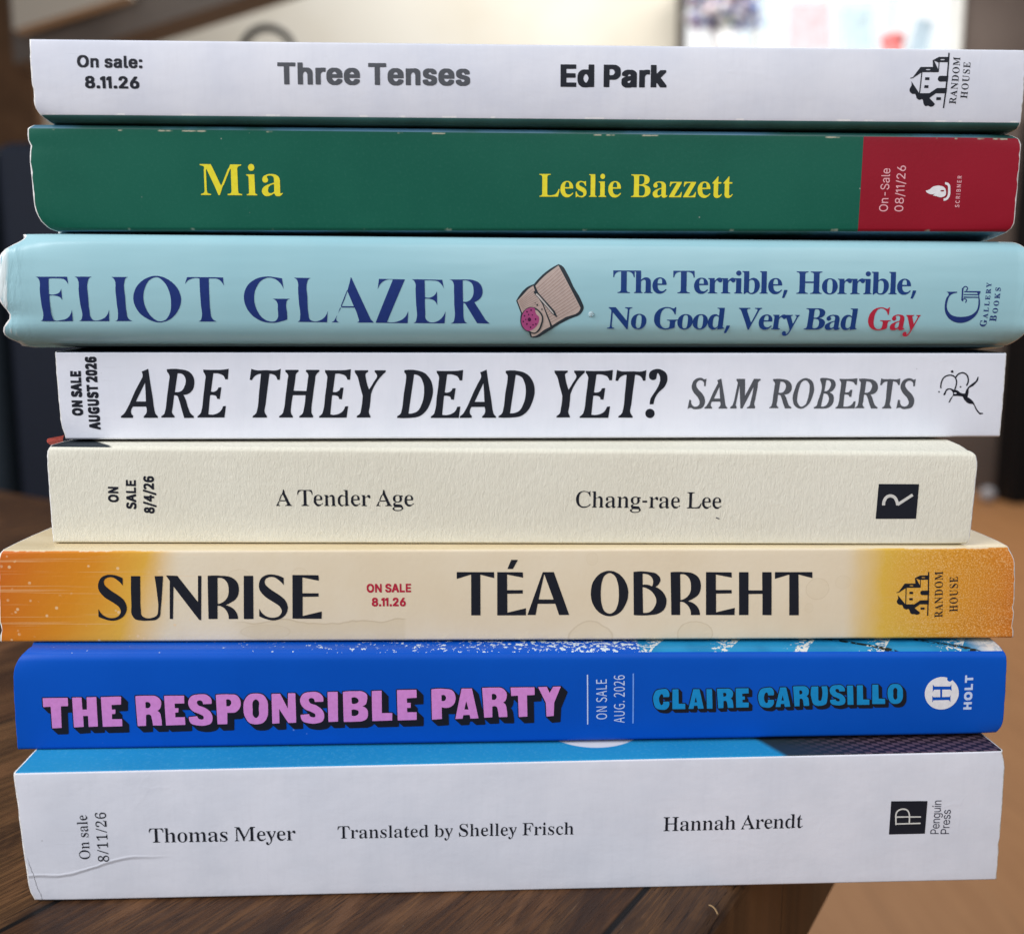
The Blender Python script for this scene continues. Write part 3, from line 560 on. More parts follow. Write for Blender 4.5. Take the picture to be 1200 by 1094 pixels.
  ('publisher_name', 'ink_dark', 1, [[4994,326,-4,0,-2,8,-3,2,-31,2,-30,0,-4,-2,-2,-6,-3,0,1,33,4,-1,1,-6,3,-2,26,-2,2,2,0,25,-27,1,-3,-2,-2,-6,-3,0,1,32,3,0,1,-6,4,-3,29,-2,33,-1,4,3,2,5,3,0,-1,-32,-4,0,-2,7,-3,2,-28,1,-1,-2,-1,-24,29,-2,4,2,2,7,3,0],
   [5001,450,-2,-6,-3,-7,-10,-9,-6,-4,-10,-2,-15,-1,-15,5,-12,8,-5,6,-3,7,-1,7,0,8,2,6,4,8,10,10,15,5,16,1,7,-2,10,-4,11,-9,3,-5,3,-9],
   [4997,452,-1,9,-4,7,-10,4,-13,3,-19,1,-14,-3,-9,-5,-4,-8,1,-10,4,-5,12,-6,13,-2,19,-1,11,3,10,6],
   [5006,539,-4,-11,-6,-6,-6,-2,-10,-2,-47,2,-5,-2,-2,-6,-3,0,1,32,4,0,1,-6,4,-3,51,-3,6,2,5,2,3,4,2,7,-1,7,-3,6,-4,4,-10,2,-47,2,-5,-2,-2,-6,-2,0,0,21,4,-1,2,-4,4,-2,41,-2,10,-2,9,-4,4,-4,4,-6,2,-7],
   [5008,598,-30,0,1,4,11,2,8,4,5,6,1,7,0,7,-4,4,-6,3,-6,0,-5,-3,-13,-20,-10,-8,-6,-2,-9,0,-9,2,-6,6,-4,8,0,8,5,15,-3,3,0,2,25,-1,-1,-2,-14,-5,-3,-3,-4,-6,-1,-7,2,-4,2,-4,7,-2,5,0,4,2,14,22,7,7,7,3,8,0,6,0,6,-3,6,-6,4,-10,0,-11,-4,-13,1,-2,3,-1],
   [5009,664,-3,0,-1,6,-4,3,-32,2,-31,1,-4,-3,-1,-5,-3,0,3,57,23,-1,0,-2,-12,-2,-5,-6,-3,-12,0,-8,2,-2,29,-2,1,6,-3,6,-5,4,-8,2,0,2,18,-2,7,1,13,-1,0,-2,-9,-1,-7,-3,-2,-6,0,-6,28,-2,4,1,2,4,0,9,-2,8,-4,7,-12,9,-1,2,25,-6]]),
  ('publisher_logo', 'ink_dark', 1, [[4752,832,-4,-47,-106,-1,-58,-31,-5,-1,-3,-6,-7,1,5,-77,-145,-2,-87,-115,-29,-6,1,-9,0,-1,32,7,93,60,-13,-223,-89,115,-10,10,5,-21,1,-19,-5,-14,-12,-18,-4,-16,0,-11,4,-10,6,-9,18,-14,13,-5,23,1,10,-6,5,-8,8,-27,3,-5,14,-12,10,-4,10,-3,7,1,18,7,5,0,6,-3,5,-5,3,-6,6,-27,4,-11,12,-15,11,-8,9,0,14,4,6,1,7,-1,22,-10,13,0,16,4,8,4,7,7,6,10,1,7,-70,62,70,51,3,1,101,1,2,-4,-8,-153,2,-3,14,-1,8,158,3,4,4,56,-3,2,0,3,4,65,3,7,3,57,0,2,-3,1,0,3,13,254,-2,1],
   [4677,760,23,0,8,-3,4,-3,-4,-4,-12,-2,-15,-2,-13,2,-8,3,-1,3,7,4],
   [4579,744,60,-26,-4,-74,-49,96],
   [4650,724,94,1,2,-1,-8,-152,-73,0,-8,-2,-8,-4,-7,-8,-4,-8,-2,-10,2,-12,4,-8,6,-6,8,-4,12,-2,66,1,-3,-71,-99,-2,-84,-57,-110,-1,14,232,188,2,4,6],
   [4510,646,26,0,8,-2,2,-4,-4,-4,-12,-2,-16,-1,-13,1,-9,3,-2,4,8,3],
   [4488,554,-2,-31,51,1,1,30],
   [4484,466,-2,-31,49,1,1,30],
   [4634,336,0,-32,54,2,0,30]]),
 ],
 [
  ('title', 'ink_yellow', 1, [[-3865,390,1,13,22,5,12,6,4,7,5,15,1,240,5,16,-3,14,-5,6,-13,6,-28,5,0,13,128,-1,0,-5,34,-72,66,-150,9,-8,4,4,80,180,9,8,3,6,13,28,2,6,0,2,127,0,-1,-4,0,-8,-22,-4,-8,-4,-8,-6,-6,-11,-2,-11,0,-248,2,-10,2,-10,8,-8,12,-4,22,-4,-2,-6,2,-6,-169,0,1,4,0,8,1,2,23,3,11,5,3,2,4,5,4,17,1,242,-2,8,-8,-8,-3,-6,-75,-168,-8,-8,-4,-6,-33,-90,-6,-10,-2,0,-12,0,-2,4,-34,88,-84,188,-6,10,-1,1,-5,-15,0,-225,4,-20,5,-7,3,-4,10,-4,24,-4,0,-7,1,-5],
   [-3338,390,1,7,-1,5,14,2,7,4,5,6,2,9,0,169,-2,8,-4,6,-9,4,-9,2,-2,1,0,11,94,1,1,-205,1,-7,4,-5,6,-4,13,-3,-1,-5,1,-6],
   [-3284,664,-10,4,-4,2,-8,10,-6,16,0,12,6,16,9,10,3,3,11,3,15,0,10,-3,6,-4,7,-9,5,-16,0,-14,-5,-14,-9,-10,-14,-6],
   [-2987,382,-7,1,-10,4,-8,10,-3,11,-5,4,-6,0,-6,-2,-15,-12,-23,-11,-20,-5,-28,0,-12,4,-9,6,-12,13,-9,17,-2,8,0,14,6,20,13,18,17,12,26,14,18,6,36,12,26,7,1,3,0,44,-4,14,-4,6,-9,8,-20,5,-19,0,-9,-2,-11,-5,-3,-4,-2,-4,2,-6,8,-14,3,-10,0,-9,-1,-6,-4,-6,-6,-7,-8,-4,-8,-2,-13,0,-7,2,-6,2,-8,9,-2,7,-2,6,0,16,2,8,6,13,10,11,8,4,26,12,13,4,18,2,37,0,22,-3,11,-3,13,-6,14,-10,11,-13,7,-19,4,-20,-2,-33,2,-15,-2,-88,4,-4,7,-2,9,2,6,3,1,0,2,-4,-3,-8,-6,-7,-13,-10,-8,-4,-10,-4,-7,-1],
   [-3068,415,13,-1,19,8,12,8,4,6,1,74,-2,6,-5,0,-16,-4,-22,-10,-16,-14,-6,-12,-4,-15,-1,-21,2,-8,1,-4,6,-8,4,-2]]),
  ('author_name', 'ink_yellow', 1, [[66,396,0,10,14,2,12,6,4,8,2,10,0,186,-2,12,-4,4,-4,4,-7,4,-17,2,0,9,132,1,0,-10,-10,0,-13,-2,-9,-5,-5,-7,-2,-9,0,-189,1,-8,5,-8,13,-4,32,1,24,5,9,2,13,8,12,10,8,11,7,13,9,21,10,1,1,-2,-5,-32,-6,-26,-4,-16,-2,-10],
   [378,392,-16,4,-14,8,-13,12,-10,14,-8,16,-5,20,-1,20,3,24,4,18,5,8,11,16,8,8,12,8,12,5,14,3,18,0,13,-2,15,-6,8,-5,11,-11,7,-11,5,-13,3,-16,0,-20,-95,-2,-1,-2,2,-22,6,-20,4,-8,8,-8,12,-6,10,-2,16,0,10,3,8,5,14,14,6,-2,3,-4,-9,-14,-5,-3,-9,-9,-18,-12,-10,-5,-9,-3,-8,0],
   [366,506,50,0,0,23,-1,11,-3,10,-4,7,-4,4,-4,3,-10,1,-10,-3,-6,-6,-4,-9,-4,-13,-2,-22],
   [551,392,-15,4,-21,6,-8,-1,-7,-8,-7,0,-2,1,1,12,-1,20,0,28,1,3,8,0,2,-1,5,-16,11,-18,10,-8,10,-6,13,-2,16,2,9,6,4,6,2,6,0,9,-1,5,-3,5,-6,5,-16,10,-30,14,-16,12,-8,8,-4,8,-4,12,-1,16,3,13,4,9,8,10,11,7,11,5,11,3,19,0,34,-7,4,2,6,4,6,1,2,-3,-2,-8,2,-24,0,-18,-2,-2,-8,1,-7,17,-7,10,-8,8,-8,4,-8,2,-16,0,-11,-5,-5,-9,-2,-6,1,-7,3,-7,4,-4,10,-6,41,-20,16,-13,9,-14,4,-17,1,-10,-2,-14,-5,-13,-7,-9,-15,-10,-12,-6,-12,-2],
   [648,398,0,9,9,1,5,4,4,4,1,8,-1,206,-2,9,-2,3,-7,3,-7,1,0,8,70,1,2,-27,0,-207,2,-6,2,-3,5,-3,9,-2,0,-9],
   [762,398,-1,9,9,2,6,3,3,4,1,8,0,124,-2,7,-2,5,-14,4,0,9,70,1,1,-153,1,-5,4,-4,4,-3,8,-1,0,-10],
   [800,603,-10,4,-6,7,-5,12,0,9,4,12,7,8,10,5,12,0,8,-3,9,-9,5,-12,0,-10,-4,-12,-8,-7,-10,-5],
   [941,393,-17,4,-14,7,-12,12,-10,14,-8,18,-5,19,-1,21,2,23,5,18,5,9,10,14,8,10,12,7,12,5,14,4,18,0,14,-2,14,-7,8,-5,11,-10,7,-12,5,-12,3,-16,1,-21,-95,-1,-2,-2,2,-23,6,-19,5,-8,8,-8,11,-7,10,-2,16,0,10,3,8,6,15,14,5,-4,4,-2,-10,-14,-4,-4,-10,-10,-17,-12,-11,-4,-9,-2,-7,-2],
   [928,508,50,0,0,22,-1,11,-3,11,-3,6,-5,4,-4,3,-10,1,-10,-4,-6,-5,-4,-9,-4,-14,-2,-21],
   [1144,399,-1,9,15,3,8,3,6,6,4,8,0,8,1,98,-1,84,-2,12,-4,8,-5,4,-9,3,-14,1,0,10,132,0,13,-1,25,-5,12,-4,16,-8,10,-11,7,-14,3,-16,-4,-19,-7,-14,-13,-12,-15,-7,-22,-6,1,-1,14,-3,13,-5,17,-8,9,-6,7,-7,7,-11,5,-16,0,-19,-5,-17,-4,-8,-7,-10,-10,-9,-18,-10,-16,-5,-18,-4,-12,-1],
   [1250,414,19,-1,8,1,13,6,7,6,6,10,3,13,2,7,0,30,-3,11,-5,13,-4,6,-8,4,-10,5,-15,3,-25,2,-2,-1,0,-3,0,-98,0,-5,4,-5],
   [1236,542,18,0,20,4,12,8,8,10,4,21,0,27,-6,17,-6,7,-6,4,-12,3,-14,1,-14,-3,-4,-6,-1,-7,0,-82],
   [1527,394,-13,4,-6,8,-4,11,-2,1,-6,-2,-11,-9,-18,-9,-15,-3,-20,0,-11,3,-5,4,-9,9,-5,9,-2,10,0,10,0,6,4,10,10,12,12,10,18,10,40,14,16,4,2,2,0,34,-2,10,-4,5,-6,5,-12,4,-15,0,-7,-1,-8,-5,-2,-6,8,-16,2,-6,-2,-10,-6,-10,-7,-4,-5,0,-10,0,-6,0,-5,4,-5,6,-4,9,0,12,2,5,5,10,7,8,14,8,10,4,23,5,37,-1,14,-4,10,-4,10,-7,8,-10,6,-14,2,-15,0,-100,3,-4,5,-1,10,3,2,-2,0,-5,-10,-11,-12,-6,-12,-4],
   [1469,419,9,0,13,5,8,6,3,5,0,55,0,4,-4,0,-11,-3,-15,-7,-11,-11,-5,-9,-2,-10,-1,-17,1,-5,6,-8,3,-3],
   [1593,400,0,7,3,7,85,147,-3,2,-19,-1,-13,0,-14,-4,-10,-6,-4,-6,-4,-8,-6,-14,-2,-2,-6,0,-2,2,1,23,5,21,-1,7,137,0,0,-11,-6,-10,-79,-138,3,-2,22,0,14,2,16,7,10,9,4,7,10,21,8,1,2,-3,-3,-28,-2,-14,-2,-4,0,-12],
   [1760,400,0,7,4,8,84,147,-2,1,-20,0,-13,-1,-13,-4,-10,-6,-4,-6,-5,-7,-5,-15,-2,-2,-7,0,-2,3,1,23,5,21,-1,7,138,0,-1,-12,-5,-10,-80,-138,2,-2,24,0,14,3,16,6,8,9,6,8,10,21,7,1,2,-3,-3,-29,-2,-13,-2,-4,0,-12],
   [1998,396,-17,4,-13,7,-14,12,-10,14,-8,17,-4,20,-2,20,2,23,6,19,4,8,11,15,9,9,12,8,11,5,15,3,18,0,12,-2,15,-6,9,-6,10,-10,7,-12,5,-12,4,-16,0,-20,-96,-2,0,-2,2,-22,6,-20,4,-8,8,-8,12,-6,10,-3,15,0,10,3,9,6,14,14,6,-3,2,-3,-9,-14,-5,-4,-8,-9,-18,-12,-10,-5,-10,-2,-8,-1],
   [1984,510,51,0,1,22,-2,12,-2,10,-4,6,-4,5,-5,2,-9,1,-10,-3,-6,-5,-6,-9,-3,-14,-1,-21],
   [2153,396,-13,3,-8,5,-7,10,-4,11,-1,9,0,122,-2,2,-1,0,-13,1,0,9,38,42,22,28,2,2,5,0,1,-2,0,-10,-1,-50,3,-2,34,0,0,-17,-33,-1,-3,-1,0,-108,1,-13,2,-6,3,-4,10,-2,11,4,11,14,6,-2,2,-3,-5,-11,-13,-15,-10,-7,-15,-7,-8,-1],
   [2283,396,-13,4,-8,4,-7,10,-4,12,-1,8,0,122,-2,2,-1,0,-14,2,1,9,38,42,22,28,2,1,5,0,1,-2,0,-10,-1,-50,3,-2,34,0,0,-17,-33,0,-3,-1,0,-109,1,-13,2,-6,3,-4,10,-2,11,4,11,14,6,-2,2,-2,-6,-12,-12,-15,-10,-7,-15,-7,-8,-1]]),
  ('sale_date', 'ink_pink', 1, [[4211,289,-2,-8,-4,-8,-7,-7,-8,-6,-10,-4,-10,-2,-23,-1,-19,5,-8,5,-7,6,-5,6,-3,7,-1,6,0,12,2,9,4,6,9,9,6,4,18,6,23,0,18,-4,8,-4,9,-6,5,-7,4,-7,1,-8],
   [4198,291,0,7,-2,6,-8,10,-10,5,-16,3,-16,0,-14,-4,-4,-4,-7,-6,-5,-11,2,-11,5,-9,7,-5,6,-4,16,-3,16,1,14,4,11,9,4,8],
   [4210,351,-78,0,0,11,10,0,-6,6,-4,4,-1,6,0,8,2,6,5,8,5,2,11,4,56,0,0,-12,-55,0,-6,-3,-3,-3,-2,-4,-1,-6,3,-8,4,-4,6,-2,54,-2],
   [4172,436,-12,0,0,40,12,-1],
   [4213,532,-3,-11,-6,-9,-10,-6,-12,-3,0,13,8,2,6,4,3,6,1,9,-2,10,-4,6,-8,5,-7,0,-5,-4,-4,-5,-10,-26,-6,-10,-10,-6,-9,-1,-5,0,-12,4,-8,8,-4,12,-1,13,3,9,6,8,10,8,10,0,0,-10,-8,-4,-6,-6,-2,-7,0,-8,3,-9,4,-4,8,-2,5,0,6,4,4,6,8,22,8,13,6,5,5,2,13,0,10,-4,10,-8,4,-12],
   [4214,602,-4,-11,-8,-7,-10,-2,-12,1,-6,5,-5,7,-6,29,-4,2,-4,0,-7,-4,-2,-3,-2,-5,0,-6,4,-6,8,-8,-4,-10,-2,0,-8,4,-7,10,-3,9,0,9,3,8,5,8,6,4,6,1,60,0,0,-11,-9,0,5,-6,4,-6,2,-6],
   [4202,606,-2,9,-6,7,-8,4,-12,0,4,-22,6,-8,6,-2,6,1,4,5],
   [4212,668,-1,-6,-3,-3,-10,-3,-90,1,0,11,86,0,6,2,0,8,10,1,2,0,0,-1],
   [4214,714,-2,-7,-2,-5,-9,-8,-7,-4,-9,-2,-17,-1,-16,4,-12,7,-6,10,-1,6,0,8,5,12,10,8,11,4,19,2,0,-49,10,1,10,6,4,10,0,6,-2,6,-4,4,-6,4,3,9,1,1,10,-4,6,-7,4,-9],
   [4166,699,0,35,-1,2,-9,-2,-6,-5,-4,-5,-1,-6,1,-6,5,-8,9,-4]]),
  ('sale_date', 'ink_pink', 1, [[4396,285,-4,-12,-4,-6,-7,-5,-9,-4,-11,-3,-25,-1,-23,4,-13,8,-6,5,-3,7,-2,6,0,10,2,8,5,8,12,8,10,4,11,2,25,0,20,-4,13,-8,5,-6,3,-6,2,-8],
   [4384,286,0,9,-6,7,-10,6,-16,3,-18,1,-18,-4,-7,-4,-3,-4,-4,-8,1,-10,7,-8,12,-5,15,-3,17,1,14,3,8,4,4,4],
   [4397,373,-2,-10,-5,-9,-7,-6,-7,-4,-12,0,-10,2,-8,6,-5,10,-5,-7,-6,-5,-8,-2,-9,0,-11,4,-8,8,-4,10,0,14,2,8,4,6,6,6,6,3,10,2,10,-2,6,-3,7,-10,5,10,8,5,6,3,10,0,12,-3,4,-3,5,-6,5,-12],
   [4385,376,-1,8,-2,6,-5,6,-7,3,-8,-1,-8,-4,-4,-6,-2,-7,0,-9,4,-8,6,-5,7,-3,9,2,5,4,4,6],
   [4336,374,0,6,-3,8,-5,4,-5,3,-7,1,-6,-2,-4,-4,-4,-6,0,-8,1,-6,4,-6,5,-3,8,-1,6,2,6,4],
   [4412,426,-4,0,-120,31,-2,1,0,10,2,1,122,-32,2,-1],
   [4396,492,-86,0,11,-17,-15,-1,-14,20,0,10,104,0],
   [4396,539,-86,-1,12,-16,-16,0,-14,18,0,12,104,0],
   [4412,568,-3,0,-121,32,-1,1,0,11,1,0,123,-32,1,0],
   [4397,628,-11,-1,-46,42,-9,5,-9,4,-6,-1,-6,-3,-3,-3,-3,-6,-1,-7,3,-10,8,-6,8,-2,0,-12,-4,0,-9,2,-10,6,-7,11,-2,7,0,10,4,10,5,8,10,6,10,2,9,-1,8,-3,12,-8,36,-32,0,45,13,1],
   [4398,744,-4,-12,-4,-6,-6,-4,-13,-6,-16,1,-11,3,-11,6,-40,26,-1,14,2,1,40,-26,-2,5,1,12,2,6,4,6,7,6,8,3,19,1,9,-4,11,-9,5,-10],
   [4386,746,0,6,-4,8,-6,5,-8,2,-7,0,-7,-2,-8,-6,-2,-7,0,-7,3,-8,5,-5,10,-3,10,1,6,3,6,6]]),
  ('publisher_name', 'ink_pink', 1, [[5070,318,-4,-10,-4,-3,-2,1,-4,2,0,2,4,6,2,6,-2,4,-6,2,-3,-2,-7,-12,-4,-4,-4,-2,-8,0,-5,2,-4,3,-2,5,0,7,4,8,3,2,2,-1,4,-2,0,-2,-4,-4,0,-6,2,-4,4,0,4,2,6,12,4,4,5,2,7,0,6,-2,4,-4,2,-6],
   [5071,370,-3,-8,-7,-6,-11,-2,-12,0,-10,2,-6,6,-4,6,0,8,4,7,2,3,2,0,4,-4,-4,-8,1,-4,3,-4,9,-4,11,0,8,2,4,4,0,6,-4,9,4,3,2,0,6,-7],
   [5070,406,-50,0,0,17,1,7,3,2,4,3,8,1,9,-4,5,-5,18,9,2,0,1,-8,-21,-10,0,-4,20,-2],
   [5042,413,0,7,-2,6,-6,2,-4,-2,-2,-6,-1,-6],
   [5072,455,-52,1,0,6,51,0],
   [5072,486,-51,0,-1,16,2,6,5,5,3,1,8,0,6,-4,8,6,8,0,4,-1,5,-4,3,-5],
   [5064,492,0,10,-2,4,-6,2,-4,-1,-3,-7,0,-7],
   [5041,493,0,7,-2,5,-4,1,-5,-1,-2,-5,0,-7],
   [5072,536,-50,0,0,8,34,16,-34,1,0,7,50,0,0,-8,-34,-16,34,-1],
   [5074,590,-52,1,0,26,8,-1,0,-18,12,0,1,16,7,0,1,-1,0,-15,14,0,1,19,8,0],
   [5074,638,-51,0,0,18,1,6,4,2,4,3,8,1,8,-3,5,-5,19,8,2,0,0,-8,-20,-10,0,-4,20,-2],
   [5046,646,0,6,-2,6,-6,2,-5,-2,-2,-6,0,-6]]),
  ('publisher_logo', 'ink_white', 1, [[4879,596,-1,-3,0,-24,13,-3,11,-4,8,-6,4,-6,4,-16,4,-64,-4,-27,-12,-23,-6,-5,-8,-4,-20,-4,2,-25,2,-2,14,2,14,3,12,7,10,8,10,14,9,19,5,21,0,15,-4,65,-2,16,-5,12,-12,16,-11,8,-18,6],
   [4786,554,-24,-4,-23,-7,-15,-9,-19,-18,-11,-7,-22,-9,-20,-4,6,-12,10,-10,10,-6,16,-8,14,-4,16,-2,11,0,33,6,-28,-18,48,-10,31,-10,13,-2,20,2,20,6,12,8,6,4,6,10,2,16,-1,18,-5,19,-4,12,-8,11,-10,10,-8,6,-18,6,-30,6],
   [4844,504,13,0,11,-2,6,-4,2,-4,-6,-5,-9,-3,-13,0,-12,2,-7,4,-1,4,6,5]]),
 ],
 [
  ('author_name', 'ink_navy', 1, [[-902,266,0,1,12,5,12,6,8,9,6,12,10,51,1,43,-7,93,0,99,-2,57,1,68,-7,27,-8,17,-14,12,-10,4,-12,4,0,1,58,1,182,0,24,-4,28,-8,28,-10,18,-10,16,-16,8,-9,8,-13,9,-20,7,-31,0,-31,-2,-12,-6,-21,-5,-11,-16,-22,-25,-21,-18,-12,-24,-11,0,-2,132,-204,44,-38,4,-4,-144,4,-6,1,-139,227,-3,2,-18,7,0,-1,-2,-24,0,-62,2,-70,2,-16,6,-25,8,-20,12,-11,18,-8],
   [-1428,268,-340,4,-20,2,212,493,-2,3,-14,2,-14,0,-22,0,-34,-8,-22,-12,-24,-18,-20,-24,-14,-25,-12,-27,18,121,302,-5,-218,-489,4,-3,28,-4,18,0,26,0,22,4,22,5,42,16,22,12,26,23,12,15,13,21,15,35,0,-11,-9,-128,-3,-2],
   [-1096,268,-246,2,18,9,4,4,7,9,12,50,2,19,0,26,-8,93,-4,141,0,49,2,18,0,26,-6,22,-11,20,-14,12,-16,7,64,1,294,-5,18,-101,-13,28,-13,19,-22,23,-22,14,-26,6,-62,4,-56,0,-8,0,-2,-2,2,-193,12,-3,16,-2,24,0,18,5,22,10,20,15,16,20,10,22,2,1,0,-2,1,-19,1,-138,-10,24,-8,12,-12,14,-12,8,-12,6,-16,4,-28,6,-34,2,-10,-2,-1,-1,-1,-75,3,-88,-3,-39,1,-12,3,-13,8,-14,14,-14,16,-10,12,-5,16,-3,28,0,24,6,16,6,16,8,13,8,15,12,17,17,13,16,11,17,17,37,1,0,-13,-133,-2,-4],
   [-3028,269,-38,5,-32,7,-32,11,-24,12,-32,20,-20,14,-25,25,-19,24,-20,29,-14,30,-12,31,-6,26,-4,29,0,40,5,31,7,27,12,27,14,25,15,21,16,17,21,18,24,16,32,18,16,6,22,8,36,8,28,4,38,2,36,-2,122,-18,2,-1,2,-13,14,-112,-9,25,-15,28,-18,23,-21,20,-29,20,-22,8,-30,8,-28,0,-20,-2,-22,-8,-28,-14,-20,-15,-17,-17,-19,-27,-22,-41,-12,-29,-10,-47,-3,-56,2,-28,5,-31,8,-28,10,-27,18,-37,8,-15,18,-24,16,-16,30,-21,18,-9,26,-8,20,-4,30,0,12,3,10,4,14,11,11,15,8,16,4,15,1,38,-2,39,3,32,0,22,-2,16,-9,20,-14,17,-16,10,-17,5,203,1,-22,-8,-10,-8,-8,-13,-7,-29,-2,-13,0,-26,7,-55,0,-48,-2,-37,-18,-8,-30,-10,-66,-17,-44,-6],
   [-4316,270,-22,2,-28,8,-32,12,-32,16,-40,25,-24,19,-20,20,-14,18,-14,23,-18,39,-12,40,-3,21,-1,27,3,29,7,32,16,41,12,22,18,26,32,34,24,19,26,19,26,12,24,10,28,10,32,6,46,0,44,-8,34,-12,22,-12,22,-12,32,-23,35,-33,27,-36,15,-29,7,-17,12,-45,3,-31,-1,-21,-4,-25,-7,-24,-12,-29,-10,-19,-18,-29,-20,-26,-13,-15,-24,-22,-18,-15,-20,-13,-44,-20,-50,-12,-20,-2],
   [-1964,274,-42,1,12,6,8,6,5,9,0,8,-25,89,-9,24,-14,30,-157,1,6,12,-2,2,-6,0,0,3,74,174,4,6,2,-3,3,3,27,90,14,61,6,-5,4,-7,208,-467,3,-7,35,-35,-2,-1],
   [-2232,275,-71,2,21,10,10,9,40,65,0,-3,-14,-34,-1,-7,1,-14,4,-8,8,-9,6,-5,14,-6],
   [-2392,277,-280,3,-28,1,19,10,9,12,3,13,6,54,-1,37,-8,82,-5,129,0,47,3,28,0,25,-6,27,-10,21,-14,12,-18,9,194,-2,-18,-7,-12,-12,-4,-8,-8,-24,-6,-26,-2,-16,-1,-37,7,-87,-1,-128,1,-28,6,-52,1,-26,3,-11,6,-14,8,-7,16,-8,18,-6,14,-2,16,0,20,4,24,7,24,11,14,9,24,22,21,30,15,37,-14,-128,-2,-2],
   [-5656,281,0,1,12,6,6,4,8,12,12,40,2,32,-10,84,-5,132,0,52,6,48,0,28,-3,16,-6,18,-5,9,-11,11,-19,10,355,2,8,-68,0,-18,-11,24,-16,21,-15,11,-12,6,-14,2,-70,4,-48,0,-30,-4,-1,-7,-7,-170,28,-5,20,0,20,3,30,9,14,8,10,9,9,12,11,25,2,-84,0,-44,1,-3,-1,-1,0,0,0,4,-5,11,-8,13,-9,9,-12,7,-26,8,-28,4,-28,2,-22,-3,-3,-12,-2,-46,1,-133,3,-27,7,-29,4,-17,4,-7,4,-5,8,-5,8,-3,10,-1,18,0,78,14,18,6,19,10,24,22,12,16,13,24,12,36,-5,-128,-1,-4,-92,-2],
   [-3846,281,0,1,10,4,11,6,9,10,10,30,6,34,0,36,-5,56,-3,177,0,136,-2,3,-26,4,-28,0,-20,-4,-26,-8,-20,-8,-16,-12,-18,-20,-12,-20,8,30,18,50,6,2,302,0,104,-2,3,-49,5,-45,-10,20,-17,24,-19,20,-18,10,-16,6,-20,2,-66,0,-5,-3,-3,-332,4,-52,1,-41,7,-21,12,-17,12,-11,8,-5,22,-10,-56,-2],
   [-5218,282,0,1,10,3,10,6,6,7,6,9,11,37,2,15,0,26,-12,83,-5,100,-1,79,5,42,0,33,-9,34,-6,11,-13,12,-16,6,96,2,100,-1,-12,-5,-12,-6,-9,-8,-5,-7,-12,-36,-7,-36,-1,-55,4,-63,-2,-117,3,-59,0,-50,3,-13,10,-20,10,-11,10,-7,14,-5,22,-1,14,2,22,5,26,8,32,17,8,6,17,17,18,26,8,16,11,31,-12,-131,-4,-3],
   [-4299,282,15,0,16,2,18,5,16,7,13,8,13,12,21,28,22,42,10,34,6,42,3,63,-3,43,-10,51,-16,47,-18,36,-13,18,-18,21,-26,25,-22,14,-14,4,-16,2,-16,-2,-20,-6,-28,-14,-16,-14,-10,-9,-18,-26,-16,-28,-12,-29,-12,-34,-8,-44,-2,-26,0,-27,5,-44,11,-41,16,-41,22,-40,18,-23,24,-24,16,-12,22,-13,14,-5],
   [-4804,283,0,1,12,4,8,5,9,11,4,17,7,51,0,42,-4,56,-1,64,-4,93,1,31,4,35,0,23,-2,15,-5,16,-10,20,-13,11,-17,7,191,1,-18,-8,-8,-6,-4,-6,-6,-14,-11,-45,-2,-19,0,-43,6,-83,-1,-141,4,-46,1,-34,5,-17,8,-13,8,-9,12,-8,20,-10],
   [-2224,377,26,67,2,2,8,0,-9,-21],
   [-2178,462,142,0,-70,175,-2,-2,-8,-24,-24,-63],
   [-742,519,18,-1,18,4,18,7,14,9,12,13,15,22,11,27,4,23,1,29,-3,32,-5,22,-9,19,-12,15,-20,14,-24,8,-16,4,-24,0,-12,-2,-3,-3,3,-238,2,-3]]),
  ('title', 'ink_blue', 1, [[3064,577,-17,1,-1,2,12,48,8,42,4,2,34,0,4,-4,0,-4,-14,-40,-20,-44,-4,-3],
   [4612,577,-2,4,14,50,7,39,2,2,37,0,2,-4,0,-4,-6,-20,-8,-21,-20,-45,-4,-2],
   [4147,620,-2,4,0,242,-1,6,-6,5,-14,4,0,7,3,2,77,0,2,-2,0,-76,1,-20,3,-1,12,9,11,6,19,4,14,0,14,-2,12,-4,10,-7,17,-17,10,-18,3,-10,4,-18,-1,-31,-9,-27,-12,-20,-12,-13,-6,-5,-19,-10,-13,-4,-10,-2,-25,0,-17,5,-28,15,-30,-20],
   [2582,621,-1,3,0,242,-3,8,-2,2,-10,4,-6,1,0,7,3,2,77,0,2,-2,0,-90,1,-6,1,-1,13,9,11,6,22,6,10,0,14,-3,12,-5,10,-5,18,-19,11,-18,3,-10,4,-19,0,-20,-2,-13,-8,-24,-6,-12,-7,-10,-16,-14,-21,-12,-23,-6,-23,0,-18,5,-18,9,-8,6,-2,0,-30,-20],
   [3623,621,-19,1,-12,2,-20,8,-12,8,-14,12,-12,19,-6,15,-4,18,0,24,4,20,10,20,6,10,17,16,9,5,20,8,17,3,23,0,18,-3,20,-8,13,-9,11,-10,7,-10,9,-20,6,-23,0,-23,-5,-20,-7,-16,-9,-14,-11,-12,-20,-12,-18,-6],
   [4513,621,-19,4,-16,9,-14,10,-10,14,-8,14,-6,18,-2,16,0,20,2,17,6,17,11,18,15,14,12,8,15,7,17,3,18,0,16,-2,14,-6,11,-6,11,-10,6,-9,9,-19,3,-14,1,-18,-3,-4,-102,0,-1,-2,2,-23,7,-20,6,-9,8,-8,11,-6,10,-2,17,0,12,3,9,5,15,14,6,-2,4,-4,-8,-12,-14,-13,-12,-9,-22,-10,-10,-2],
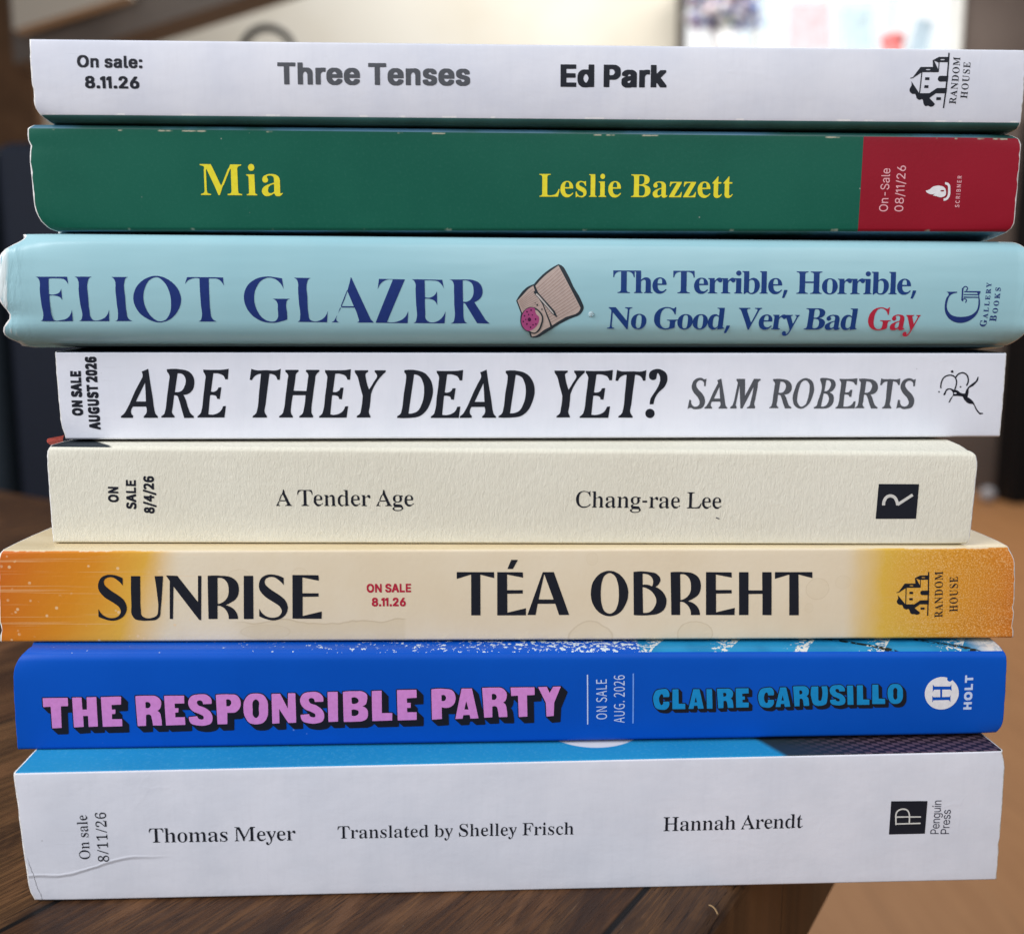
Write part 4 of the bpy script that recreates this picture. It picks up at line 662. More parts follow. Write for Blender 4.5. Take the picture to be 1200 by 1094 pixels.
   [1560,622,-18,4,-16,8,-14,12,-11,12,-7,15,-6,17,-3,16,0,21,3,17,8,20,8,15,15,14,13,9,15,6,17,4,18,0,15,-3,17,-7,10,-6,10,-10,6,-8,8,-18,4,-16,0,-18,-3,-2,-102,-1,-1,-3,2,-4,0,-18,6,-20,6,-9,8,-8,14,-7,8,-2,18,0,11,4,9,5,16,15,6,-3,4,-5,-9,-11,-13,-13,-13,-10,-19,-8,-13,-4],
   [2057,622,-18,4,-15,8,-10,7,-14,15,-9,16,-5,18,-4,16,0,21,4,17,7,20,9,15,15,15,13,8,14,6,14,2,25,0,17,-3,16,-7,7,-6,10,-10,5,-6,8,-18,4,-16,0,-18,-3,-2,-103,-1,0,-3,1,-4,1,-18,6,-20,5,-8,10,-10,12,-6,8,-2,19,0,8,3,12,6,16,15,5,-3,4,-5,-7,-10,-15,-14,-19,-13,-17,-7,-9,-2],
   [2947,622,-17,4,-16,8,-14,12,-10,11,-8,15,-6,22,-2,12,0,22,2,16,8,20,10,16,13,13,12,7,15,7,16,3,23,0,17,-3,14,-7,19,-15,6,-9,7,-18,4,-14,1,-20,-2,0,-103,-2,-2,-2,2,-6,1,-17,6,-19,5,-8,8,-9,13,-7,11,-2,14,0,12,3,10,5,16,16,7,-4,3,-4,-10,-12,-13,-14,-13,-8,-10,-6,-12,-4,-12,-2],
   [3714,627,-1,1,1,8,6,1,8,3,4,4,2,6,1,83,-1,50,-2,5,-3,5,-13,5,-2,3,0,5,78,0,0,-2,2,-26,0,-2,22,22,18,10,10,2,12,0,16,-4,78,0,1,-2,0,-21,1,-6,1,-1,4,2,7,10,12,11,16,9,11,2,11,0,16,-4,79,0,3,-2,0,-154,2,-6,4,-4,12,-4,0,-8,-98,-2,-2,2,0,8,6,1,8,3,4,4,3,10,0,127,-2,7,-3,4,-6,3,0,-1,4,-10,-2,-11,-4,-9,-8,-6,-10,-3,-7,0,-7,2,-4,2,-14,15,-6,2,-9,0,-7,-5,-9,-13,-3,-14,0,-90,3,-10,3,-3,14,-4,10,-1,1,-3,-1,-5,-110,-2,-3,2,1,8,6,1,8,3,4,4,2,7,0,130,-1,7,-3,4,-6,2,3,-10,-1,-12,-4,-8,-8,-6,-10,-3,-14,2,-6,5,-12,12,-10,3,-6,-1,-8,-6,-9,-17,-2,-11,1,-90,4,-8,4,-4,13,-4,8,0,2,-2,-1,-6],
   [4336,627,-1,3,1,6,15,4,3,4,3,9,0,211,-3,10,-2,2,-8,4,-7,1,0,7,3,2,76,0,2,-3,0,-237,2,-6,4,-4,12,-4,0,-8,-2,-2],
   [1072,628,-2,2,1,7,16,3,11,4,6,4,2,5,4,9,0,214,-3,2,-23,-2,-14,-4,-14,-8,-10,-9,-9,-13,-7,-18,-2,-12,-9,-1,-2,1,0,2,1,76,328,0,2,-3,0,-99,2,-4,23,18,19,8,12,2,19,-2,10,-2,7,-4,12,-10,6,-8,6,-14,0,-18,2,-4,0,-100,2,-6,4,-4,14,-4,-1,-8,-71,0,-28,0,0,8,12,4,4,6,2,4,1,113,-3,11,-4,6,-8,4,-10,0,-6,-1,-14,-7,-8,-8,-4,-7,0,-107,2,-4,4,-9,5,-3,9,-2,0,-8,-38,0,-62,0,-1,2,0,6,15,5,4,3,2,10,0,209,-3,11,-7,6,-6,0,0,-66,0,-3,-8,0,-3,2,-2,11,-7,20,-8,10,-8,8,-17,10,-9,2,-14,4,-16,-1,-2,-3,0,-210,4,-14,3,-4,5,-4,12,-4,14,-1,2,-1,0,-8],
   [1786,628,-1,2,1,6,18,4,8,2,8,8,4,11,0,215,-2,2,-20,-2,-18,-4,-11,-6,-13,-12,-7,-11,-7,-19,-3,-13,-9,0,-2,3,0,67,2,9,252,0,2,-76,0,-2,-2,-1,-8,0,-2,2,-2,13,-6,15,-8,13,-8,8,-16,10,-12,2,-14,4,-14,0,-3,-2,-1,-212,2,-8,6,-10,6,-4,8,-2,19,-4,0,-8,-7,0],
   [2150,628,-2,2,2,6,14,4,4,4,2,8,0,130,-2,6,-4,6,-14,4,0,8,76,1,2,-3,0,-20,2,-7,0,-1,24,24,16,9,12,3,10,0,12,-4,4,-2,78,0,1,-2,0,-22,1,-6,25,24,16,9,11,3,9,0,17,-6,78,0,4,-2,0,-154,0,-4,5,-6,13,-4,0,-8,-98,0,-2,0,0,8,14,4,5,6,2,8,0,126,-2,8,-3,4,-6,4,0,-2,2,-8,0,-12,-4,-8,-10,-8,-7,-2,-14,1,-7,5,-12,14,-8,2,-6,-2,-10,-6,-7,-12,-3,-12,0,-92,4,-10,3,-3,22,-5,1,-2,0,-6,-110,0,-3,0,0,8,15,4,4,4,2,8,0,129,-2,9,-4,4,-3,1,-1,-2,3,-9,-1,-11,-5,-9,-9,-6,-7,-2,-15,1,-10,7,-10,12,-4,2,-6,0,-4,-2,-8,-6,-9,-16,-2,-10,0,-90,3,-8,5,-5,11,-3,12,-2,0,-3,0,-5],
   [2772,628,-1,2,1,6,14,4,4,4,2,9,0,210,-2,11,-6,5,-11,2,-1,7,2,2,78,0,2,-4,0,-236,2,-6,2,-4,14,-4,0,-8,-2,0],
   [3214,628,0,2,0,6,18,4,11,5,5,9,3,10,0,188,-3,12,-4,6,-5,4,-7,4,-18,3,0,9,142,0,0,-9,-19,-3,-9,-4,-4,-4,-4,-6,-2,-8,0,-80,2,-4,4,0,94,0,4,2,0,80,-2,10,-4,6,-4,4,-9,4,-19,3,0,9,141,0,-1,-9,-17,-4,-7,-3,-4,-2,-5,-8,-1,-10,0,-190,1,-8,4,-8,11,-8,18,-4,0,-8,-140,0,0,8,18,4,10,4,4,3,4,9,2,10,0,86,-3,2,-96,0,-3,0,-2,-4,0,-86,2,-8,4,-10,6,-4,8,-2,18,-4,0,-8],
   [3615,634,12,0,6,2,7,6,5,6,5,19,1,23,1,6,0,38,-1,6,-1,22,-2,12,-6,14,-4,5,-9,5,-7,2,-6,0,-10,-3,-4,-3,-6,-6,-8,-20,-2,-20,0,-65,2,-21,4,-11,6,-9,8,-6],
   [4230,636,14,0,8,2,6,4,4,6,4,6,6,18,3,28,-1,43,-2,11,-4,13,-4,9,-7,6,-8,4,-12,3,-13,-3,-7,-3,-7,-7,-4,-10,1,-110,4,-10,3,-4,5,-4],
   [2661,636,18,0,9,4,8,5,6,9,4,16,5,31,0,32,-1,5,-1,10,-5,19,-4,9,-8,7,-8,4,-10,2,-14,-2,-6,-3,-8,-7,-4,-10,0,-107,5,-15,7,-5],
   [2976,738,8,0,6,2,0,27,-4,17,-4,6,-8,6,-12,3,-10,-3,-8,-6,-6,-12,-4,-21,0,-16,2,-2],
   [4505,738,47,0,2,2,0,28,-2,6,-3,12,-7,8,-6,3,-10,1,-10,-4,-8,-6,-4,-8,-4,-12,-2,-12,0,-15,2,-1],
   [1547,740,51,-1,2,1,0,34,-2,10,-4,6,-4,4,-7,4,-10,1,-10,-3,-7,-6,-5,-10,-3,-12,-2,-12,0,-14],
   [2044,740,54,0,0,34,-3,10,-3,6,-4,4,-8,4,-8,1,-12,-3,-6,-6,-6,-10,-4,-16,0,-21],
   [2510,837,-8,3,-12,10,-3,6,-2,6,0,8,2,6,4,7,11,9,11,3,9,0,10,-3,4,-3,8,-8,4,-10,0,-11,-4,-10,-10,-9,-11,-5],
   [4073,837,-11,4,-7,7,-3,6,-2,6,1,16,5,7,6,5,6,4,8,2,12,0,6,-2,8,-4,6,-7,4,-10,0,-13,-4,-8,-8,-8,-12,-6]]),
  ('title', 'ink_blue', 1, [[3106,130,-10,3,-6,3,-8,8,-4,14,0,8,4,10,8,7,8,3,12,0,8,-2,5,-4,3,-6,2,-6,-1,-10,1,-2,2,-2,8,0,6,4,12,14,10,20,4,12,-55,140,-8,-9,-5,-3,-8,-2,-9,0,-8,4,-15,16,-9,2,-5,-2,-8,-6,-9,-12,-3,-12,-4,-86,2,-9,4,-5,14,-3,8,0,0,-3,0,-5,-23,-1,-85,0,-2,3,1,6,15,3,4,5,2,7,6,109,0,15,-2,8,-2,3,-14,4,0,7,24,2,50,0,2,-3,0,-27,24,22,17,9,11,3,9,0,17,-5,86,-1,0,-7,-6,-2,-6,-1,-6,-2,-3,-4,-1,-4,27,-74,3,-6,2,-2,6,10,22,46,8,23,0,7,0,2,-5,4,-14,3,0,7,57,0,1,-6,-1,-2,-6,-2,-6,-6,-10,-14,-30,-66,-16,-32,-27,-62,-16,-28,-13,-16,-13,-8,-6,-3,-13,-3],
   [2373,162,-1,2,16,48,9,38,3,2,35,0,3,-4,0,-3,-6,-15,-8,-20,-24,-46,-4,-2],
   [2665,202,-6,0,-1,2,-90,210,-9,18,-6,9,-7,5,-13,5,0,9,137,0,0,-8,-1,-2,-17,0,-14,-6,-4,-6,0,-8,4,-16,49,-117,3,-5,2,-2,8,14,31,64,27,60,0,10,-2,5,-8,5,-22,3,1,9,85,0,2,-3,-2,-6,-10,-3,-9,-4,-9,-10,-4,-6,-51,-104,-29,-57,-29,-63,-3,-2],
   [3730,202,-10,2,-6,3,-6,7,-5,10,-17,-10,-14,-6,-20,-5,-26,0,-10,3,-12,8,-4,6,-6,12,0,15,4,14,12,13,15,10,17,8,28,10,34,8,4,4,2,33,-2,8,-3,5,-7,6,-10,4,-20,0,-15,-6,-2,-4,0,-3,8,-13,2,-8,0,-5,-2,-4,-5,-7,-10,-6,-8,-2,-10,0,-10,4,-6,6,-4,8,1,14,1,6,7,8,9,8,12,7,17,6,19,3,36,0,22,-4,12,-4,8,-6,9,-11,5,-13,2,-10,0,-19,-5,-83,3,-5,4,-1,11,2,3,-6,-10,-10,-16,-7,-14,-3],
   [3845,202,-17,4,-14,8,-14,14,-6,8,-4,11,-6,21,0,19,0,11,4,17,8,21,8,14,10,11,6,6,13,7,15,6,10,2,24,-1,17,-7,11,-9,3,-1,3,72,-1,4,-5,4,-8,4,-12,2,0,7,86,0,2,-5,-10,-166,-1,-49,1,-7,4,-3,4,-3,10,-2,0,-8,-40,-4,-40,-8,0,0,-1,6,1,13,-1,3,-15,-12,-14,-7,-14,-3],
   [2852,203,-17,5,-15,7,-14,12,-8,11,-8,16,-5,22,-1,8,1,16,3,20,8,16,10,16,17,16,10,6,16,6,17,4,18,0,18,-4,20,-10,10,-10,7,-10,5,-12,3,-10,1,-27,-4,-1,-98,0,-2,-2,1,-21,5,-19,5,-8,9,-10,12,-6,7,-2,19,0,8,3,10,5,18,14,5,-2,3,-4,0,-1,-8,-9,-14,-14,-21,-14,-14,-4,-13,-3],
   [1888,204,-19,2,-17,4,-12,6,-10,6,-12,13,-10,17,-5,14,-3,16,0,14,2,14,-2,0,-10,-2,-6,-2,-5,-4,-3,-5,-2,-7,-3,-62,-3,-3,-20,-7,-45,-11,-23,-3,-37,0,-31,6,-20,6,-13,6,-17,12,-19,18,-9,13,-8,15,-4,12,-4,16,0,32,2,20,4,14,12,26,13,16,10,11,10,9,19,12,25,10,7,2,24,6,25,1,30,-3,14,-4,29,-10,8,0,6,3,12,13,10,0,0,-16,-4,-66,-2,-5,-6,0,-3,1,-5,14,-9,14,-19,24,-20,14,-14,5,-12,3,-9,0,-15,0,-14,-4,-14,-6,-10,-10,-8,-8,-10,-18,-6,-18,-6,-28,-2,-30,0,-11,0,-13,1,-16,3,-17,4,-13,8,-12,6,-10,16,-14,18,-7,10,-2,20,0,10,2,10,4,8,8,2,4,2,9,2,46,-2,7,-4,7,-8,3,-24,4,0,7,132,2,2,2,6,16,8,12,6,6,16,14,12,6,16,6,14,2,26,0,20,-4,13,-6,13,-8,9,-9,9,-13,5,-12,3,-7,2,-17,2,-2,5,21,9,17,10,12,15,12,11,8,19,6,14,2,24,0,23,-4,12,-6,13,-9,10,-11,7,-9,6,-15,4,-20,1,-9,5,21,3,9,11,20,11,13,16,12,19,7,10,1,15,0,9,-1,12,-5,16,-12,2,1,4,71,-2,4,-5,5,-9,3,-11,2,0,8,87,0,0,-18,-11,-200,4,-12,5,-4,10,-2,1,-6,-1,-2,-38,-4,-40,-8,-2,2,1,20,-1,1,-15,-13,-15,-8,-12,-2,-19,0,-14,4,-18,10,-17,19,-6,14,-6,21,0,12,-6,-20,-6,-14,-12,-16,-14,-12,-21,-12,-14,-4,-13,-2,-20,0,-10,2,-13,3,-17,9,-18,14,-12,19,-5,14,-3,17,-5,-17,-7,-15,-12,-16,-10,-10,-22,-12,-12,-4,-20,-4],
   [1198,205,-4,1,-4,4,-167,191,-2,-1,-1,-6,-8,-150,4,-10,4,-7,10,-5,16,-2,0,-8,-74,0,-15,0,0,6,1,2,12,2,14,5,6,7,2,8,10,160,0,20,0,5,-17,18,-5,3,-10,6,0,8,84,0,124,-144,8,-9,4,-2,8,125,-3,9,-5,5,-6,4,-15,2,-5,2,0,7,4,1,85,-1,0,-7,-17,-4,-8,-4,-7,-6,-3,-10,-11,-219,-2,-6],
   [1328,205,-22,3,-16,5,-16,9,-12,10,-12,20,-6,16,-2,18,0,18,6,23,8,15,8,12,18,16,14,7,16,6,14,3,27,0,13,-3,20,-9,14,-8,10,-12,5,-7,9,-19,3,-20,-1,-24,-5,-19,-7,-14,-10,-15,-12,-11,-13,-9,-17,-7,-23,-5],
   [3356,208,-16,0,0,6,2,3,10,1,13,4,7,8,4,11,10,167,0,17,-2,9,-4,8,-8,5,-20,3,0,7,3,1,155,-1,22,-3,14,-4,12,-6,8,-4,10,-12,6,-12,2,-16,-5,-19,-7,-11,-16,-12,-14,-8,-24,-6,0,-2,12,-2,16,-4,20,-10,14,-11,8,-13,3,-12,-1,-22,-6,-16,-8,-12,-6,-6,-18,-12,-23,-9,-27,-5],
   [1888,216,8,0,7,3,6,4,6,8,5,14,2,9,0,16,2,4,2,54,-2,23,-5,11,-6,7,-4,3,-10,2,-5,0,-10,-2,-11,-10,-7,-20,-4,-20,-2,-50,1,-30,3,-10,6,-9,9,-5],
   [2070,216,6,0,8,2,8,4,6,8,7,20,2,20,1,4,2,40,-2,20,2,4,-4,14,-4,10,-4,6,-6,4,-10,2,-13,-2,-6,-4,-5,-4,-8,-18,-4,-24,-2,-47,0,-17,2,-17,2,-9,5,-8,11,-8],
   [1330,217,9,1,7,2,10,11,6,17,2,9,0,11,3,12,1,34,-1,30,-2,10,-4,10,-5,5,-6,4,-10,3,-14,-3,-4,-3,-8,-8,-6,-17,-4,-31,-3,-48,1,-21,4,-11,6,-10,2,-2,5,-3],
   [3456,222,24,0,18,6,8,7,8,11,4,18,2,30,-2,6,-7,18,-6,6,-13,6,-22,4,-20,0,-2,-2,-6,-95,2,-5,3,-6],
   [3870,222,12,1,13,7,9,10,4,8,4,94,-2,6,-5,6,-7,4,-9,4,-13,-1,-8,-3,-7,-4,-8,-13,-5,-13,-3,-16,-1,-45,2,-20,4,-9,5,-8,9,-6],
   [2254,225,8,-1,4,2,14,6,8,10,4,9,6,93,-4,8,-4,4,-8,5,-9,3,-14,-1,-7,-3,-7,-5,-7,-11,-4,-12,-4,-17,-2,-47,3,-20,3,-7,5,-9,9,-6],
   [3675,226,3,0,12,4,10,7,4,5,3,50,-1,8,-16,-4,-14,-6,-14,-12,-4,-8,-4,-10,0,-16,2,-7,6,-8,6,-3],
   [2852,315,44,-1,2,2,2,19,0,13,-5,14,-6,6,-6,3,-7,1,-12,-4,-7,-6,-7,-15,-4,-15,0,-15,0,-1],
   [3460,347,8,-1,20,4,8,5,6,3,4,5,6,11,3,13,1,9,0,16,-2,12,-6,10,-2,3,-6,4,-7,3,-15,3,-10,-1,-9,-2,-5,-6,-2,-7,-4,-80,2,-3]]),
  ('title', 'ink_red', 1, [[4588,125,-8,3,-8,4,-8,9,-3,13,1,8,4,10,4,4,6,4,7,2,9,0,7,-2,7,-4,4,-6,0,-4,0,-14,4,-3,6,1,8,6,10,14,10,18,3,15,-53,148,-9,17,-12,6,1,8,5,1,92,-1,-1,-8,-4,-2,-6,0,-5,-2,-5,-6,0,-4,26,-79,2,-4,1,-1,5,8,22,47,10,27,0,6,-4,6,-16,4,0,7,3,1,53,0,0,-8,-8,-4,-5,-6,-11,-18,-71,-162,-15,-28,-10,-14,-13,-10,-11,-5,-10,-2],
   [4520,200,-6,2,-6,3,-6,7,-4,10,-2,1,-16,-11,-10,-4,-8,-4,-17,-3,-19,0,-12,3,-12,8,-5,8,-4,13,0,14,5,14,11,14,14,9,22,12,23,8,31,8,4,4,3,31,-2,13,-4,5,-5,5,-11,4,-19,0,-11,-5,-2,-3,-2,-6,8,-12,2,-7,0,-7,-3,-6,-7,-8,-12,-5,-13,0,-9,5,-6,6,-3,7,0,13,2,6,7,10,4,6,19,11,11,4,23,5,35,-2,16,-3,14,-6,10,-9,6,-8,4,-14,2,-18,-6,-97,2,-5,2,-1,12,3,4,-8,-11,-9,-14,-7,-13,-4],
   [4235,201,-29,5,-22,8,-10,4,-18,14,-13,12,-9,13,-12,27,-5,19,-1,11,0,17,1,19,5,21,5,17,13,22,23,28,17,12,26,13,30,7,32,2,24,-3,42,-14,5,0,7,3,10,14,10,0,1,-2,0,-9,-5,-77,-2,-2,-7,0,-3,2,-4,13,-8,17,-16,20,-19,15,-15,7,-12,3,-8,1,-14,-1,-14,-5,-12,-5,-11,-11,-5,-6,-10,-19,-9,-25,-5,-22,-2,-33,0,-41,6,-28,8,-18,13,-17,13,-9,10,-4,10,-2,23,0,15,6,8,8,2,6,3,12,3,38,-2,12,-5,6,-5,4,-15,4,-11,1,0,6,1,2,129,0,1,0,1,-2,-1,-7,-11,-1,-10,-3,-6,-5,-3,-5,-3,-16,-2,-50,-2,-8,-16,-6,-16,-5,-34,-7,-22,-3],
   [4464,226,9,-1,13,5,7,6,5,5,4,53,0,6,-2,2,-12,-4,-18,-9,-10,-9,-4,-10,-4,-12,0,-15,1,-7,3,-6]]),
  ('publisher_name', 'ink_navy', 1, [[5582,284,-2,-8,-4,-9,-5,-6,-9,-7,-9,-4,-10,0,-11,0,-11,3,-8,5,-5,4,-8,12,-2,8,0,9,1,7,5,13,-2,3,-4,2,0,4,30,-1,-1,-4,-10,-5,-6,-4,-5,-6,-2,-6,0,-6,2,-7,10,-7,16,-3,20,0,14,4,6,4,3,4,1,6,0,5,-2,5,-5,2,-16,0,-3,-3,-2,-7,-4,0,2,39,4,-1,0,-6,4,-3,22,0,5,-18],
   [5582,347,-4,-1,-1,4,-4,3,-51,21,0,4,50,18,6,4,2,3,3,0,-1,-27,-3,0,-1,4,-2,2,-10,-3,-1,-17,11,-4,2,2,0,4,4,0],
   [5560,364,0,13,-17,-7],
   [5584,422,-4,0,-2,6,-4,2,-41,0,-5,-2,-1,-4,-3,0,0,30,4,-1,1,-7,3,-1,44,-1,4,3,0,6,-2,7,-6,6,-8,5,0,3,20,-4],
   [5585,494,-3,0,-2,5,-4,2,-42,1,-4,-2,-2,-5,-2,0,0,29,3,0,1,-6,4,-2,44,0,3,2,0,6,-1,8,-6,6,-8,4,0,4,20,-4],
   [5586,565,-2,0,-2,5,-4,2,-42,2,-4,-2,-2,-6,-2,0,0,48,19,0,-1,-2,-7,-3,-5,-5,-2,-8,1,-8,21,0,0,2,-2,5,-4,3,-6,2,0,2,30,0,0,-3,-6,-1,-4,-2,-2,-4,-1,-4,20,-2,2,2,1,2,0,12,-6,8,-8,4,0,3,20,-3],
   [5588,638,-2,0,-2,6,-4,2,-42,0,-4,-1,-2,-5,-3,0,1,32,2,9,4,5,6,4,8,-1,6,-4,4,-7,24,14,2,4,4,0,-1,-18,-27,-17,20,-1,2,2,2,5,3,0],
   [5558,660,0,6,-2,4,-5,4,-7,1,-4,-1,-4,-2,-2,-4,0,-5,2,-1],
   [5590,726,-2,0,-2,5,-2,2,-16,1,-28,-14,-4,-3,-2,-3,-4,0,2,27,2,0,1,-5,3,-1,22,11,-22,12,-2,-2,-2,-5,-2,0,0,19,3,0,4,-6,26,-16,19,0,2,2,2,5,3,0]]),
  ('publisher_name', 'ink_navy', 1, [[5694,310,-4,0,-2,8,-7,2,-57,3,-8,-3,-2,-6,-4,0,2,44,2,11,4,5,8,4,12,0,7,-6,5,-9,6,11,8,6,12,0,6,-1,5,-3,6,-9,3,-11],
   [5689,344,0,6,-3,6,-8,3,-10,1,-8,-2,-4,-4,-2,-4,-2,-8,32,-2,4,2],
   [5648,342,0,6,-2,5,-8,5,-8,0,-6,0,-4,-2,-4,-4,0,-6,2,-3],
   [5700,434,-4,-12,-10,-10,-12,-4,-14,0,-13,4,-9,9,-4,12,0,13,4,10,8,8,13,5,15,0,12,-5,8,-7,6,-11],
   [5696,436,-1,6,-3,5,-8,3,-11,2,-14,1,-11,-2,-8,-5,-2,-6,0,-6,6,-6,8,-2,10,-2,14,0,9,2,8,4],
   [5704,521,-5,-12,-10,-9,-11,-5,-14,0,-14,5,-8,8,-6,12,1,13,5,11,8,8,12,4,15,0,12,-4,9,-8,5,-11],
   [5700,524,-2,6,-4,4,-8,4,-10,2,-14,0,-10,-2,-8,-4,-4,-6,2,-6,6,-6,7,-3,11,-2,13,0,9,2,8,5],
   [5704,580,-3,0,-1,6,-5,2,-45,1,-4,-1,-2,-6,-4,0,2,30,2,0,2,-6,2,-2,22,0,-22,20,-2,-1,-2,-5,-2,0,0,26,4,0,0,-6,3,-6,17,-16,34,24,2,2,2,4,3,0,-1,-32,-4,0,0,5,-2,1,-24,-16,2,-1,19,0,4,2,1,5,4,0],
   [5710,669,-25,1,0,3,13,5,6,6,2,7,-2,3,-2,4,-5,2,-3,0,-4,-4,-12,-17,-7,-6,-7,-2,-6,1,-8,2,-5,6,-2,6,0,8,3,11,-2,2,0,3,21,0,-1,-4,-10,-4,-6,-8,-1,-4,1,-4,2,-3,5,-1,7,2,10,19,7,6,9,3,8,-2,6,-2,4,-5,4,-9,0,-10,-4,-10,4,-2]]),
  ('publisher_logo', 'ink_navy', 1, [[5270,728,-9,-2,-9,-6,-4,-6,-4,-9,-10,0,-2,-1,2,-145,2,-2,8,-1,2,-9,3,-1,9,2,-1,10,5,10,9,4,5,0,6,-2,6,-6,4,-8,-2,-10,-8,-8,6,-10,10,8,6,12,-2,14,-5,10,-9,7,-13,4,-11,-1,-12,-7,0,1,-2,122,6,1,2,9,8,8,11,1,9,-4,6,-7,2,-8,-1,-7,-3,-5,-10,-6,4,-10,10,4,7,7,5,11,0,10,-5,11,-7,8,-10,5],
   [5263,668,1,-13,0,-1,154,-2,12,-14,2,-4,0,-1,-173,-1,-1,-1,0,-10,179,-1,3,-8,2,-11,-181,1,-1,-2,0,-10,2,-2,16,0,165,0,3,-24,3,-43,-1,-41,-6,-28,-14,-24,-24,-25,-28,-18,-35,-13,-35,-7,-42,-3,-36,0,-31,3,-33,7,-26,10,-24,16,-22,22,-14,20,-11,27,-5,21,0,32,10,56,10,24,12,17,16,12,12,6,15,6,15,3,18,2,6,14,-134,-1,13,-5,9,-6,8,-10,4,-8,-5,-13,-18,-23,-5,-12,-8,-31,-2,-23,-1,-36,3,-34,7,-26,13,-32,16,-24,16,-20,22,-20,24,-15,26,-13,25,-9,27,-6,28,-3,22,0,20,2,20,4,24,7,24,10,20,11,30,22,16,16,11,14,13,20,9,19,11,36,5,39,0,18,-5,51,-13,47,-1,12,2,14,10,22,2,11,-4,-1,-3,4]]),
  ('cover_illustration', 'print_shadow', 1, [[368,959,20,-7,14,-6,14,-10,9,-8,15,-20,36,-64,21,-40,47,-102,26,-42,40,-62,24,-44,34,-75,4,-22,0,-11,-4,-13,-8,-18,-10,-17,-13,-16,-17,-12,-18,-10,-20,-8,-62,-22,-20,-9,-110,-57,-50,-30,-72,-48,-106,-68,-16,-8,-17,-6,-17,-3,-32,-1,-32,6,-22,60,-16,6,-16,8,-16,8,-12,12,-19,20,-10,16,-7,17,-8,25,-2,26,2,46,6,36,-58,148,22,39,28,40,27,33,31,28,16,14,26,15,24,11,35,12,37,45,30,31,32,32,36,30,38,28,42,28,28,16]]),
  ('cover_illustration', 'print_paper', 2, [[368,944,266,-490,-8,-29,-14,-19,-17,-14,-21,-12,-24,-8,-76,-22,-23,-10,-77,-46,-73,-48,-205,460,48,56,32,32,22,21,36,31,49,38],
   [72,708,16,-52,21,-50,20,-36,58,-88,10,-18,26,-56,11,-28,21,-59,9,-29,14,-60,-70,-36,-24,-18,-37,-30,-26,-16,-25,-10,-33,-6,-15,46,-108,234,-54,138,58,60,47,52,20,20,29,22]]),
  ('cover_illustration', 'print_rule', 3, [[110,668,66,55,64,56,71,65,70,64,-3,4,-70,-66,-72,-64,-64,-55,-66,-55],
   [122,641,67,54,65,55,72,63,72,65,-4,3,-70,-65,-73,-62,-65,-56,-66,-54],
   [135,614,67,52,67,54,73,63,72,63,-3,4,-72,-64,-73,-62,-66,-54,-68,-53],
   [148,586,68,52,68,54,74,60,72,64,-2,3,-74,-63,-74,-61,-67,-53,-69,-52],
   [160,558,70,52,68,52,76,60,73,62,-3,4,-74,-62,-75,-60,-69,-52,-69,-52],
   [172,531,71,50,69,51,77,60,75,62,-4,3,-74,-61,-76,-60,-70,-51,-70,-51],
   [185,504,71,48,71,52,77,58,76,60,-3,4,-75,-60,-78,-59,-70,-51,-72,-49],
   [198,476,72,48,72,50,78,58,77,59,-3,4,-77,-59,-78,-58,-71,-50,-73,-48],
   [210,448,74,48,72,48,80,58,78,58,-4,4,-77,-59,-79,-57,-73,-48,-73,-48],
   [223,420,75,47,73,48,81,56,78,57,-3,4,-79,-57,-80,-56,-73,-48,-75,-47],
   [236,393,75,45,75,48,81,54,79,58,-2,4,-80,-58,-81,-54,-75,-48,-75,-45],
   [248,365,77,45,75,46,82,54,82,56,-4,4,-80,-56,-82,-54,-76,-46,-76,-44],
   [261,338,77,43,77,45,83,54,82,55,-3,4,-81,-55,-84,-53,-76,-45,-78,-44],
   [274,310,78,42,78,45,84,52,82,55,-2,4,-82,-55,-85,-51,-77,-46,-78,-42],
   [286,282,80,42,78,44,86,50,84,54,-4,4,-83,-54,-85,-50,-78,-44,-80,-42],
   [-99,522,173,151,-2,3,-174,-150],
   [-92,508,177,141,-3,3,-178,-140],
   [-86,494,181,132,-3,3,-181,-131],
   [-80,481,186,121,-4,4,-184,-121],
   [-74,467,190,111,-3,4,-189,-111],
   [-67,454,193,100,-2,4,-193,-100],
   [-60,440,196,90,-2,4,-196,-90],
   [-54,426,200,80,-2,4,-200,-80],
   [-48,412,204,70,-1,5,-205,-71]]),
  ('cover_illustration', 'print_shadow', 4, [[78,713,15,-45,19,-46,60,-114,16,-34,42,-108,58,-136,11,4,-57,136,-49,124,-19,39,-32,57,-19,37,-19,45,-14,44]]),
  ('cover_illustration', 'print_shadow', 5, [[74,634,19,-28,205,-223,56,-41,6,5,-30,64,-206,223,-30,20],
   [130,485,-3,-7,-7,-4,-8,4,-4,7,4,7,7,4,8,-4],
   [186,434,-3,-6,-7,-3,-7,3,-3,6,3,8,7,2,6,-2],
   [100,506,-1,-4,-4,-2,-4,2,-2,4,2,4,4,2,4,-2]]),
  ('cover_illustration', 'print_silver', 6, [[98,607,28,-27,168,-184,20,-18,4,4,-12,24,-166,188,-30,26]]),
  ('cover_illustration', 'print_shadow', 7, [[42,461,22,0,22,-5,20,-7,22,-15,24,-21,20,-23,14,-27,6,-21,2,-22,-4,-35,-12,-45,-13,-32,-12,-19,-19,-19,-20,-14,-22,-7,-22,1,-15,4,-25,9,-40,21,-28,18,-12,12,-13,22,-9,24,-6,25,-1,27,1,18,4,18,9,27,13,25,20,24,18,15,22,12,10,5]]),
  ('cover_illustration', 'print_paper', 8, [[62,425,18,3,18,0,12,-3,14,-9,25,-26,13,-18,10,-21,3,-17,0,-19,-5,-29,-12,-38,-11,-28,-10,-17,-23,-29,-10,-8,-12,-4,-15,0,-24,9,-21,11,-18,13,-18,24,-10,31,-4,36,4,38,10,35,17,31,21,22]]),
